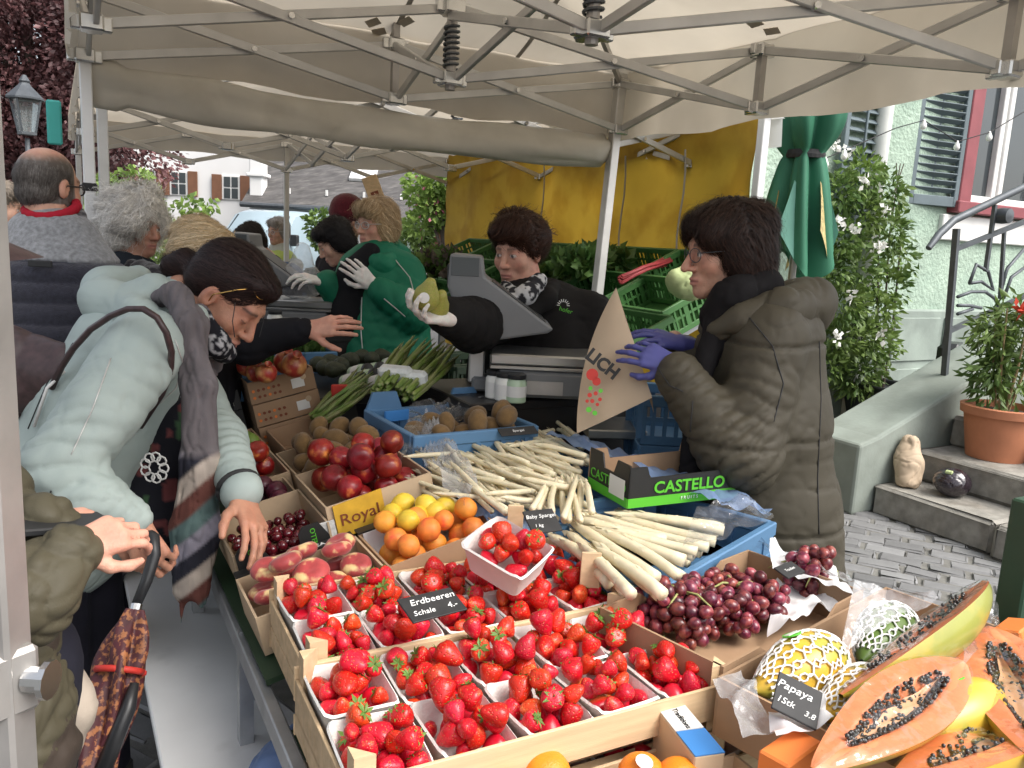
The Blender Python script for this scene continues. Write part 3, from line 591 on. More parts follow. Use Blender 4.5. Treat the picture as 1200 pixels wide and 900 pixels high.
# ---------------------------------------------------------------- canopies
def xbars(e, A0, A1, B0, B1, m='alu', w=.018, h=.034, off=(0, 0, 0)):
    """one scissor pair between two upright node pairs (A0 low, A1 high)"""
    o = V3(off); MB().bar(V3(A0)+o, V3(B1)+o, w, h, bev=.003).build('scissor_bar', m, e); MB().bar(V3(A1)-o, V3(B0)-o, w, h, bev=.003).build('scissor_bar', m, e)
    t = V3(A0)+V3(B0)+V3(A1)+V3(B1); c = t/4; d = unit(np.cross(V3(B0)-V3(A0), (0, 0, 1)))
    MB().cyl(c-d*.03, c+d*.03, .011, n=8).build('pivot_bolt', 'steel', e)
def bracket(e, p, s=.07, m='steel'):
    b = MB(); b.box(p, (s, s, .05), None, .006); b.box(V3(p)+(s*.6, 0, 0), (s*.5, .03, .045), None, .004); b.box(V3(p)-(s*.6, 0, 0), (s*.5, .03, .045), None, .004); b.box(V3(p)+(0, s*.6, 0), (.03, s*.5, .045), None, .004)
    b.build('bracket', m, e)
def fabric(fn, nu, nv, name, m, e, t=.003):
    o = MB().grid(fn, nu, nv).build(name, m, e, True); return o
tentA = empty('market_canopy', (.13, 3.6, 0), 'beige pop-up canopy on scissor frame roofing the strawberry and asparagus stall', 'canopy', 'beige pop-up canopies')
zl, zu = 2.2, 2.43; xL, xM, xR = .13, 1.36, 2.6; yN = [3.6, 2.62, 1.58, .45]
def leg(e, x, y, z1, m='white_alu', s=.042, lean=(0, 0)):
    b = MB(); b.bar((x-lean[0], y-lean[1], 0), (x, y, z1), s, s, (0, 1, 0), .004); b.box((x-lean[0], y-lean[1], .006), (.12, .12, .012), None, .003); return b.build('leg', m, e)
leg(tentA, xL, 3.6, zu+.05); leg(tentA, xR, 3.6, zu+.05, 'alu', .05, (.09, -.05)); leg(tentA, xR, .62, zu+.05, 'alu')
for x in (xL, xM, xR): bracket(tentA, (x, 3.6, zl)); bracket(tentA, (x, 3.6, zu))
xbars(tentA, (xL, 3.6, zl), (xL, 3.6, zu), (xM, 3.6, zl), (xM, 3.6, zu), off=(0, .012, 0)); xbars(tentA, (xM, 3.6, zl), (xM, 3.6, zu), (xR, 3.6, zl), (xR, 3.6, zu), off=(0, .012, 0))
MB().bar((xM, 3.6, zl-.02), (xM, 3.6, zu+.12), .03, .03, (0, 1, 0)).build('mast', 'alu_old', tentA)
yy = [3.6, 2.62, 1.58, .62]
for i in range(3):
    xbars(tentA, (xR, yy[i], zl), (xR, yy[i], zu), (xR, yy[i+1], zl), (xR, yy[i+1], zu), off=(.012, 0, 0)); bracket(tentA, (xR, yy[i+1], zl)); bracket(tentA, (xR, yy[i+1], zu))
    if i in (0, 1): MB().bar((xR, yy[i+1], zl-.02), (xR, yy[i+1], zu), .03, .03, (0, 1, 0)).build('mast', 'alu_old', tentA)
yl = [3.6, 3.0, 2.04, .72]
for i in range(3): xbars(tentA, (xL, yl[i], zl), (xL, yl[i], zu), (xL, yl[i+1], zl), (xL, yl[i+1], zu), off=(.012, 0, 0)); bracket(tentA, (xL, yl[i+1], zl)); bracket(tentA, (xL, yl[i+1], zu))
# cross trusses with the sprung mast
for yh, right in ((3.0, 2.62), (2.04, 1.58)):
    xbars(tentA, (xL, yh, zl), (xL, yh, zu), (xM, yh, zl), (xM, yh, zu+.03), off=(0, .012, 0)); xbars(tentA, (xM, yh, zl), (xM, yh, zu+.03), (xR, right, zl), (xR, right, zu), off=(0, .012, 0))
    bracket(tentA, (xM, yh, zl), .08); bracket(tentA, (xM, yh, zu+.03), .08); MB().cyl((xM, yh, zl-.04), (xM, yh, zu+.4), .02, n=10).build('mast', 'alu_old', tentA)
    sp = [(xM+.028*cos(t*.5), yh+.028*sin(t*.5), zl+.04+t*.00155) for t in range(0, 100)]; MB().tube(sp, .0055, 5).build('spring', 'iron', tentA)
xbars(tentA, (xM, 3.6, zl), (xM, 3.6, zu), (xM, 3.0, zl), (xM, 3.0, zu), off=(.012, 0, 0)); xbars(tentA, (xM, 3.0, zl), (xM, 3.0, zu), (xM, 2.04, zl), (xM, 2.04, zu), off=(.012, 0, 0)); xbars(tentA, (xM, 2.04, zl), (xM, 2.04, zu), (xM, .72, zl), (xM, .72, zu), off=(.012, 0, 0))
for a, b in (((xM, 2.5, 2.85), (xL, 3.6, zu)), ((xM, 2.5, 2.85), (xR, 3.6, zu)), ((xM, 1.6, 2.9), (xR, .66, zu))): MB().bar(a, b, .02, .03).build('rafter', 'alu_old', tentA)
def roofz(x, y, x0, x1, y0, y1, ze, zp):
    u = (x-x0)/(x1-x0); v = (y-y0)/(y1-y0); a = 1-abs(2*u-1); b = min(1., 2.2*(1-abs(2*v-1))); k = min(a, b); return ze+(zp-ze)*k-.05*sin(pi*k)
def canopy_fn(x0, x1, y0, y1, ze, zp, sag=.0):
    def fn(u, v):
        x = x0+(x1-x0)*u; y = y0+(y1-y0)*v; p = np.array([x, y, 0.]); return (x, y, roofz(x, y, x0, x1, y0, y1, ze, zp)+.018*float(vnoise(p*2.3))+.008*float(vnoise(p*6))-.012*(1-abs(float(vnoise(np.array([x*1.2+y*2.6, x*2.4-y, 0.])))))**5)
    return fn
fabric(canopy_fn(xL-.06, xR+.06, .60, 3.66, zu+.06, 2.98), 44, 70, 'roof_fabric', 'canvas', tentA)
mat('tape', (.46, .41, .33), .6, .1, 20)
def patch(o, px, py, w_, h_, a_=0.):
    me = o.data; bt = BVHTree.FromPolygons([x.co for x in me.vertices], [tuple(p.vertices) for p in me.polygons]); h = bt.ray_cast(Vector(C), Vector(ray(px, py)).normalized())
    if h[0] is None: return
    n_ = np.array(h[1]); n_ = n_ if n_@FW < 0 else -n_; R_ = frame(np.cross(n_, RT), n_)@rotz(a_); MB().xf(R_, np.array(h[0])+n_*.006).box((0, 0, 0), (w_, h_, .002)).build('tape_patch', 'tape', tentA)
roof_o = [c_ for c_ in tentA.children if c_.name.startswith('roof_fabric')][0]
for px, py, a_ in ((437, 25, .3), (444, 36, .1), (476, 24, .5), (905, 35, .6), (885, 26, .9)): patch(roof_o, px, py, .06, .045, a_)
for u_ in (.25, .5, .75):
    fabric(lambda u, v: (lambda q: (q[0]+.012*(2*u-1), q[1], q[2]-.006))(canopy_fn(xL-.06, xR+.06, .60, 3.66, zu+.06, 2.98)(u_, v)), 1, 60, 'seam', 'strap', tentA)
def valance(e, a, b, z0, z1, n=40, m='canvas', amp=.012, seed=0):
    a, b = V3(a), V3(b); d = unit(b-a); nn = np.array([-d[1], d[0], 0])
    def fn(u, v):
        p = a+(b-a)*u; k = amp*(1-v)*(sin(u*37+seed)+.6*sin(u*91+seed)); return (*(p[:2]+nn[:2]*k), z0+(z1-z0)*v+(1-v)*.012*sin(u*23+seed))
    fabric(fn, n, 4, 'valance', m, e)
valance(tentA, (xR+.06, 3.66, 0), (xR+.06, .6, 0), zl-.045, zu+.07); valance(tentA, (xL-.06, 3.66, 0), (xL-.06, 2.75, 0), zl-.02, zu+.07, 12); valance(tentA, (xL-.06, 2.75, 0), (xL-.06, .6, 0), zl+.16, zu+.07); valance(tentA, (xL-.06, 3.665, 0), (xR+.06, 3.665, 0), zl-.02, zu+.07, 40, seed=2)
def rollfn(u, v):
    x = xL-.02+(xR-xL+.02)*u; a = 2*pi*v; sw = 1+.25*float(vnoise(np.array([u*7, 3., 1.])))+(.25 if u < .06 else 0); z = 2.13-.05*sin(pi*u)-.03*u
    rr = (.075+.012*sin(a*3+u*5)+.006*sin(a*5-u*19))*sw*(.2 if u < .001 or u > .999 else 1); return (x, 3.66+.75*rr*cos(a), z+rr*sin(a)*1.05)
fabric(rollfn, 60, 18, 'rolled_side_wall', 'canvas_roll', tentA)
def clipbag(): pass
mat('teal_paper', (.05, .38, .34), .5); MB().box((xL-.11, 3.63, 1.95), (.05, .09, .16), rotx(.1), .006).build('leg_weight_tag', 'teal_paper', tentA); MB().box((xL, 3.6, 1.72), (.052, .052, .03), None, .003).build('strap', 'rubber', tentA)
# canopy two, further along
tentB = empty('market_canopy', (.2, 4.0, 0), 'second beige canopy with a rough yellow tarpaulin along its side', 'canopy', 'beige pop-up canopies')
bx0, bxm, bx1, by0, by1 = .2, 1.85, 3.46, 3.98, 7.55; Zl, Zu = 2.12, 2.34
for x, y in ((bx0, by0), (bx0, by1), (bx1, by1), (bxm, by1)): leg(tentB, x, y, Zu+.03, 'alu')
leg(tentB, 3.40, 3.36, Zu+.02, 'white_alu', .05)
for y in (by0, 5.8, by1):
    xs = [bx0, (bx0+bxm)/2, bxm, (bxm+bx1)/2, bx1]
    for i in range(4): xbars(tentB, (xs[i], y, Zl), (xs[i], y, Zu), (xs[i+1], y, Zl), (xs[i+1], y, Zu), off=(0, .012, 0))
    for x in xs: bracket(tentB, (x, y, Zl), .06); bracket(tentB, (x, y, Zu), .06)
for x in (bx0, bxm, bx1):
    ys = [by0, 4.9, 5.8, 6.7, by1]
    for i in range(4): xbars(tentB, (x, ys[i], Zl), (x, ys[i], Zu), (x, ys[i+1], Zl), (x, ys[i+1], Zu), off=(.012, 0, 0))
sp = [(bxm+.028*cos(t*.5), by0+.028*sin(t*.5), Zl+.03+t*.0016) for t in range(0, 100)]; MB().tube(sp, .0055, 5).build('spring', 'iron', tentB)
fabric(canopy_fn(bx0-.06, bx1+.06, by0-.06, by1+.06, Zu+.05, 2.85), 36, 36, 'roof_fabric', 'canvas', tentB)
valance(tentB, (bx0-.06, by1+.06, 0), (bx1+.06, by1+.06, 0), 2.2, Zu+.06, seed=1); valance(tentB, (bx0-.06, by0, 0), (bx0-.06, by1, 0), 2.2, Zu+.06, seed=3)
valance(tentB, (3.47, 3.30, 0), (3.47, 5.2, 0), 2.19, 2.33, m='canvas_white', seed=4); fabric(lambda u, v: (3.49-.9*u, 3.30+1.9*v, 2.33+.25*u), 6, 8, 'side_roof', 'canvas_white', tentB)
def tarp(u, v):
    y = 3.40+(by1-3.40)*u; z = .55+(1.83+.09*abs(sin(y*1.7)))*v; p = np.array([y*1.1, z*1.7, 0.]); return (3.44+.05*float(vnoise(p))+.02*float(vnoise(p*3.1))+.015*sin(y*9+z*3)-.02*abs(sin(y*2.2)), y, z)
fabric(tarp, 90, 44, 'tarpaulin', 'yellow_tarp', tentB)
for y in (3.95, 4.55, 5.6): MB().tube([(3.37, y+.015*sin(k*1.3), .9+k*.13) for k in range(11)], .006, 5).build('tie_cord', 'strap', tentB)
tentC = empty('market_canopy', (-.1, 1.05, 0), 'grey metal canopy leg with a clamp and bolt beside the quilted jacket', 'canopy leg')
pa, pb2 = PD(4, 300, .97), PD(2, 900, .93); pa[0] = pb2[0] = (pa[0]+pb2[0])/2; pa[1] = pb2[1] = (pa[1]+pb2[1])/2
px0, py0 = PD(-6, 650, .97)[:2]
b = MB(); b.bar((px0, py0, 0), (px0, py0, 2.6), .05, .05, (.5, .86, 0), .005); b.box((px0, py0, .006), (.14, .14, .012)); b.build('post', 'alu_old', tentC)
pc = PD(14, 822, .95); MB().box((px0, py0, pc[2]), (.062, .062, .085), rotz(.5), .006).build('collar', 'alu_old', tentC)
ax = unit([RT[0], RT[1], 0]); q0 = np.array([px0, py0, pc[2]])+ax*.03; MB().cyl(q0, q0+ax*.022, .017, n=12).cyl(q0+ax*.022, q0+ax*.03, .024, n=12).build('clamp_bolt', 'steel', tentC)
# dark green post at the end of the stall
gp = PD(1197, 660, 1.55); tg = MB(); tg.bar((gp[0], gp[1], 0), (gp[0], gp[1], 1.17), .05, .05, (0, 1, 0), .004); tg.box((gp[0], gp[1], .01), (.3, .3, .02), None, .004)
tg.build('green_post', 'green_post', label='dark green painted square post beyond the cut papayas', cat='post')
# ---------------------------------------------------------------- folded parasols
def parasol(name, label, base, z0, ztie, z1, r0, group, seed, sw=1.):
    e = empty(name, (base[0], base[1], 0), label, 'parasol', group); x, y = base
    MB().cyl((x, y, 0), (x, y, z1+.1), .022, n=10).build('pole', 'alu_old', e); MB().box((x, y, .04), (.45, .45, .08), None, .01).build('base', 'granite', e)
    def fn(u, v):
        a = 2*pi*u; z = z0+(z1-z0)*v; t = (z-ztie)/(z1-ztie) if z > ztie else (ztie-z)/(ztie-z0)
        rr = r0*(.42+.5*t**.7) if z < ztie else r0*(.42+.55*sin(min(t*2.2, 1)*pi/2)*(1-.55*t))
        fo = 1+.28*sin(a*5+seed+2.2*v)+.16*sin(a*9+seed*2+v*5)*(1-.3*v); lo = .10*sin(a*3+seed)*(1-v)**3
        return (x+rr*fo*cos(a)*sw, y+rr*fo*sin(a), z-lo)
    fabric(fn, 90, 40, 'canopy_cloth', 'parasol', e); MB().lathe([(r0*.52, ztie-.02), (r0*.54, ztie), (r0*.52, ztie+.025)], 24, None, (x, y, 0)).build('tie_strap', 'rubber', e)
    for k in range(6):                                         # pale flaps of the lining turned outwards
        a = seed+k*1.05; c, s_ = cos(a), sin(a)
        fabric(lambda u, v: (x+(r0*(.62+.42*v*(1-.3*u))+.012)*cos(a+.35*(u-.5)*(1+v))*sw, y+(r0*(.62+.42*v*(1-.3*u))+.012)*sin(a+.35*(u-.5)*(1+v)), ztie-.06-(ztie-z0-.02)*(.25+.75*v)*(.6+.4*u)), 5, 6, 'cloth_flap', 'parasol_pale' if k % 2 else 'gold_cloth', e)
    return e
pp = PD(936, 250, 4.75); parasol('folded_parasol', 'large dark green parasol folded and tied, with pale lining, before the shrub', pp[:2], PD(936, 312, 4.75)[2], PD(936, 183, 4.75)[2], 2.75, .21, 'folded green parasols', .6, 1.)
pp = PD(549, 250, 8.4); parasol('folded_parasol', 'smaller folded green parasol beyond the edge of the yellow tarpaulin', pp[:2], PD(549, 292, 8.4)[2], 1.75, 2.6, .15, 'folded green parasols', 2.1)
# ---------------------------------------------------------------- stall materials
mat('bench_white', (.78, .78, .77), .45, .1, 3, .08, 30, col2=(.45, .44, .42), c2s=4, c2t=(.62, .85)); mat('pale_wood', (.62, .45, .27), .7, .14, 4, .15, 60, stretch=(1, 14, 14), rand=.1, col2=(.50, .34, .18), c2s=3, c2t=(.5, .8))
mat('card', (.34, .215, .125), .85, .1, 8, .1, 90, rand=.12); mat('card_pale', (.50, .37, .24), .85, .1, 8, .1, 90, rand=.1); mat('card_black', (.014, .014, .014), .5, .1, 8, .05, 90); mat('card_white', (.72, .71, .68), .7, .06, 8)
mat('pulp', (.74, .72, .68), .9, .06, 14, .35, 160); mat('ink_white', (.8, .8, .78), .6, 0); mat('ink_green', (.10, .48, .03), .5, .03); mat('ink_red', (.5, .03, .02), .6, .05); mat('ink_brown', (.20, .05, .02), .6, 0); mat('ink_black', (.012, .012, .012), .6, 0); mat('ink_orange', (.75, .2, .04), .6, 0)
mat('royal_yellow', (.62, .36, .03), .6, .15, 25); mat('sticker_grey', (.55, .55, .53), .5, .25, 90); mat('slate_board', (.022, .022, .023), .6, .25, 30, .05, 60); mat('blue_print', (.05, .22, .55), .5, .05)
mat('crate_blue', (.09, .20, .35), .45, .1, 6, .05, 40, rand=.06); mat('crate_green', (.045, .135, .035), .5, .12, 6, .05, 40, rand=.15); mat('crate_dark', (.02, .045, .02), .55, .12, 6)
mat('straw1', (.56, .010, .008), .32, .15, 2, spec=.4, sss=.06, rand=.2, hue=.008, voro=(4.6, (.60, .22, .04), .24), coat=.12); mat('straw2', (.62, .022, .010), .32, .15, 2, spec=.4, sss=.06, rand=.16, hue=.01, voro=(4.6, (.65, .28, .06), .24), coat=.12, col2=(.68, .12, .05), c2s=.9, c2t=(.58, .75))
mat('calyx', (.13, .25, .045), .55, .25, 60, trl=.2, rand=.2); mat('white_asp', (.70, .625, .44), .5, .1, 22, .12, 40, sss=.1, rand=.10, col2=(.60, .45, .22), c2s=10, c2t=(.5, .9)); mat('green_asp', (.16, .24, .045), .5, .2, 20, .15, 60, rand=.22, hue=.015, col2=(.26, .27, .12), c2s=18)
mat('kiwi', (.17, .095, .03), .85, .18, 2, .5, 26, rand=.2, sheen=.15); mat('nectarine', (.24, .010, .012), .34, .3, 1.6, spec=.4, sss=.04, rand=.35, hue=.008, coat=.12, col2=(.60, .20, .05), c2s=.9, c2t=(.58, .75), voro=(9, (.45, .12, .05), .12)); mat('plum', (.075, .010, .024), .4, .3, 1.6, coat=.1, rand=.3)
mat('peach', (.40, .05, .05), .6, .2, 2, sss=.08, rand=.2, sheen=.2, col2=(.66, .48, .22), c2s=1.1, c2t=(.52, .64)); mat('apricot', (.76, .27, .035), .55, .12, 2, .1, 20, sss=.06, rand=.12, hue=.012, col2=(.62, .11, .03), c2s=.8, c2t=(.52, .75)); mat('lemon', (.78, .55, .05), .4, .1, 1.5, .25, 12, sss=.05, rand=.1)
mat('lime', (.2, .31, .05), .4, .15, 2, .2, 12, rand=.15); mat('orange', (.80, .24, .012), .4, .08, 1.5, .35, 16, sss=.05); mat('pomegranate', (.45, .05, .035), .4, .2, 2, rand=.2, col2=(.60, .28, .10), c2s=.9); mat('avocado', (.035, .042, .02), .55, .3, 3, .6, 14)
mat('grape', (.10, .012, .024), .3, .2, 2, spec=.45, sss=.1, rand=.5, hue=.02, coat=.15, col2=(.24, .05, .05), c2s=.8); mat('grape_stem', (.33, .34, .12), .6, .15, 40); mat('cherry', (.10, .006, .012), .2, .1, 30, rand=.4, coat=.5)
mat('papaya_skin', (.26, .27, .04), .4, .15, 6, .1, 60, coat=.6, col2=(.62, .40, .05), c2s=7, c2t=(.4, .6)); mat('papaya_flesh', (.70, .20, .075), .38, .12, 12, .3, 35, sss=.1, coat=.35, col2=(.76, .36, .18), c2s=14, c2t=(.5, .75)); mat('papaya_seed', (.018, .016, .015), .35, .2, 40, rand=.2, coat=.6); mat('papaya_pith', (.62, .34, .18), .5, .1, 20)
mat('papaya_yellow', (.66, .40, .04), .4, .1, 6, col2=(.28, .33, .05), c2s=8, coat=.2); mat('papaya_green', (.10, .17, .03), .4, .15, 8); mat('net_foam', (.82, .82, .80), .8, .03); mat('tissue', (.84, .84, .85), .8, .03, 8, trl=.25)
mat('jar_green', (.42, .55, .38), .35, .08, 8, coat=.4); mat('jar_white', (.75, .75, .70), .4, .05, coat=.4); mat('herb', (.05, .12, .025), .6, .4, 8, trl=.2, col2=(.11, .2, .05), c2s=10); mat('rhubarb', (.25, .025, .03), .6, .2, 20); mat('cabbage', (.45, .53, .26), .6, .15, 12, .5, 30)
mat('scale_grey', (.17, .175, .18), .42, .08, 8); mat('scale_dark', (.04, .042, .045), .4, .08); mat('screen', (.09, .10, .105), .15, .05); mat('steel_plate', (.42, .42, .41), .33, .1, 8, .03, 90, metal=.9); mat('counter_black', (.012, .011, .011), .4, .15, 10)
mat('kraft', (.50, .385, .27), .75, .06, 6, .12, 50); mat('black_bag', (.022, .014, .02), .25, .1, 8, .5, 40, coat=.6); mat('band_paper', (.7, .72, .70), .6, .1, 60)
mat_film('film', haze=.04, rough=.1, bs=35); mat_film('wrap', (.99, .99, .99), .0, .08, 30); mat_film('film_hazy', haze=.22, rough=.2, bs=45); mat_film('film_blue', (.35, .5, .8), .4, .2, 40)
TH = math.atan(RS); RU = np.array([cos(TH), 0, sin(TH)]); RN = np.array([-sin(TH), 0, cos(TH)]); RR = np.stack([RU, [0, 1, 0], RN], 1)
# ---------------------------------------------------------------- bench, rack, tables
be = empty('bench', (.29, 2.3, 0), 'long narrow white topped bench beside the fruit rack', 'bench')
MB().box((.29, 2.1, .455), (.27, 2.35, .03), None, .004).build('bench_top', 'bench_white', be)
for y in (1.1, 3.0):
    for x in (.2, .38): MB().bar((x, y, 0), (x, y, .44), .03, .03, (0, 1, 0)).build('leg', 'galv', be)
ra = empty('display_rack', (.6, 2.6, 0), 'galvanised sloping fruit rack carrying rows of cartons', 'rack')
rb = MB(); rb.xf(RR, (RX, 0, RZ0-.012)); rb.box((.31, 2.75, 0), (.64, 2.6, .012)); rb.build('deck', 'crate_dark', ra)
for dz, dx in ((-.02, 0), (-.17, .13)): MB().bar((.315+dx, .95, RZ0+dz-.03), (.345+dx, 4.0, RZ0+dz-.02), .025, .045, bev=.003).build('rail', 'galv', ra)
MB().bar((.94, 1.5, .85), (.94, 4.0, .85), .025, .045).build('rail', 'galv', ra)
for y in (1.0, 1.7, 2.4, 3.1, 3.9):
    MB().bar((.33, y, 0), (.33, y, .74), .03, .03, (0, 1, 0)).build('leg', 'galv', ra); MB().bar((.94, y, 0), (.94, y, .83 if y > 1.5 else .6), .03, .03, (0, 1, 0)).build('leg', 'galv', ra); MB().bar((.335, y+.02, .60), (.60, y+.02, .30), .02, .03).build('brace', 'galv', ra)
def table(name, x0, x1, y0, y1, z, m, label, apron=.0):
    e = empty(name, ((x0+x1)/2, (y0+y1)/2, 0), label, 'table'); MB().box(((x0+x1)/2, (y0+y1)/2, z-.015), (x1-x0, y1-y0, .03), None, .004).build('table_top', m, e)
    for x in (x0+.05, x1-.05):
        for y in (y0+.05, y1-.05): MB().bar((x, y, 0), (x, y, z-.03), .035, .035, (0, 1, 0)).build('leg', 'galv', e)
    if apron:
        MB().box(((x0+x1)/2, y0+.01, z-.03-apron/2), (x1-x0-.02, .012, apron)).build('front_panel', m, e); MB().box((x0+.01, (y0+y1)/2, z-.03-apron/2), (.012, y1-y0-.05, apron)).build('side_panel', m, e)
    return e
table('stall_table', .36, 1.72, .60, 1.44, .645, 'crate_dark', 'low table under the strawberry crates and papaya carton'); table('asparagus_table', 1.13, 1.52, 1.46, 2.28, .83, 'crate_dark', 'table behind the fruit rack under the white asparagus'); table('scale_counter', 1.14, 2.05, 2.27, 2.72, 1.08, 'counter_black', 'black counter carrying the scales and the jars', .75)
# ---------------------------------------------------------------- boxes
def prism(poly, t, R, o, name, m, parent):                    # extruded outline: poly in local x/z, thickness t along local y
    n = len(poly); v = [(x, 0, z) for x, z in poly]+[(x, t, z) for x, z in poly]
    f = [tuple(range(n)), tuple(range(n, 2*n))[::-1]]+[(i+n, (i+1) % n+n, (i+1) % n, i) for i in range(n)]
    return MB().xf(R, o).add(v, f).build(name, m, parent)
def carton(name, O, R, L, W, H, m, label, cat='carton', group=None, notch=0., mi=None, fronth=None):
    O = V3(O); e = empty(name, tuple(O+R@np.array([L/2, W/2, 0])), label, cat, group); t = .005
    def pl(l, h): return [(0, 0), (l, 0), (l, h), (l*.78, h), (l*.72, h-notch), (l*.28, h-notch), (l*.22, h), (0, h)] if notch else [(0, 0), (l, 0), (l, h), (0, h)]
    hf = fronth or H; Ry = R@rotz(pi/2)
    prism(pl(L, hf), t, R, O, 'side_panel', m, e); prism(pl(L, H), t, R, O+R@np.array([0, W-t, 0]), 'side_panel', mi or m, e)
    prism([(0, 0), (W-2*t, 0), (W-2*t, H), (0, H)], t, Ry, O+R@np.array([t, t, 0]), 'end_panel', m, e); prism([(0, 0), (W-2*t, 0), (W-2*t, H), (0, H)], t, Ry, O+R@np.array([L, t, 0]), 'end_panel', m, e)
    MB().xf(R, O).box((L/2, W/2, .004), (L-2*t-.002, W-2*t-.002, .004)).build('base_panel', m, e); return e
def wood_crate(O, R, L, W, H, label, ph=.055, group='wooden strawberry crates'):
    O = V3(O); e = empty('wooden_crate', tuple(O), label, 'crate', group); pm_ = 'pale_wood'; t = .006
    pl = lambda c, d: MB().xf(R, O).box(c, d, None, .001).build('plank', pm_, e)
    for y in (0, W): pl((L/2, y, H-ph/2), (L, t, ph)); pl((L/2, y, .022), (L, t, .036))
    for x in (.004, L-.004):
        pl((x, W/2, H-.02-ph/2), (t, W-t-.002, ph)); pl((x, W/2, .03), (t, W-t-.002, .04))
    for k in range(5): pl((L/2, W*(k+.5)/5, .004), (L-.01, W/5-.012, .006))
    for x in (.02, L-.02):
        for y in (.018, W-.018):
            sx, sy = (1 if x < L/2 else -1), (1 if y < W/2 else -1); X, Y = x-sx*.013, y-sy*.012; v = [(X, Y), (X+sx*.03, Y), (X, Y+sy*.03)]
            MB().xf(R, O).add([(a, b, z) for z in (.008, H+.03) for a, b in v], [(0, 1, 4, 3), (1, 2, 5, 4), (2, 0, 3, 5), (0, 2, 1), (3, 4, 5)]).build('corner_post', pm_, e)
    return e
def plastic_crate(name, O, R, L, W, H, m, label, group, slots=True, lip=True, high=False):
    O = V3(O); e = empty(name, tuple(O), label, 'crate', group); t = .012
    def wall(l, Rw, o, hi=False):
        b = MB().xf(Rw, o); b.box((l/2, t/2, .015), (l, t, .03), None, .002); b.box((l/2, t/2, H-.018), (l, t+.008, .036), None, .003)
        if slots:
            n = max(5, int(l/.035))
            for k in range(n+1): b.box((l*k/n, t/2, H/2), (.012 if k % 4 else .03, t*.9, H-.04))
            b.box((l/2, t/2, H*.52), (l, t*.7, .014))
        else:
            b.box((l/2, t/2, H/2), (l, t*.7, H-.03))
            for k in range(5): b.box((l*(k+.5)/5, t/2, H/2), (.014, t*1.5, H-.05))
        if hi:
            for x in (0, l-.13): b.add([(x+a_, y_, H+c_) for y_ in (0, t) for a_, c_ in ((0, -.01), (.13, -.01), (.105, .055), (.025, .055))], [(0, 1, 2, 3), (7, 6, 5, 4), (1, 5, 6, 2), (2, 6, 7, 3), (3, 7, 4, 0)])
        b.build('side_wall', m, e)
    Ry = R@rotz(pi/2); wall(L, R, O); wall(L, R, O+R@np.array([0, W-t, 0]), high); wall(W-2*t, Ry, O+R@np.array([t, t, 0])); wall(W-2*t, Ry, O+R@np.array([L, t, 0]))
    MB().xf(R, O).box((L/2, W/2, .006), (L-.03, W-.03, .008)).build('base', m, e); return e
def copy_at(e, O, label=None): return copy_thing(e, Matrix.Translation(Vector(O)), label)
def drop(n, L, W, r, seed, rv=.1, base=0., tries=16, flat=1., heap=.0):
    q = random.Random(seed); S_ = []
    for i in range(n):
        R_ = r*(1+q.uniform(-rv, rv)); best = None
        for _ in range(tries):
            u, v = q.uniform(R_, L-R_), q.uniform(R_, W-R_); z = base+R_*flat
            for (a, b, c, r2) in S_:
                d2 = (a-u)**2+(b-v)**2; rr = (R_+r2)*.97
                if d2 < rr*rr: z = max(z, c+sqrt(rr*rr-d2)*flat)
            sc = z+heap*((u/L-.5)**2+(v/W-.5)**2)
            if best is None or sc < best[0]: best = (sc, u, v, z)
        S_.append((best[1], best[2], best[3], R_))
    return S_
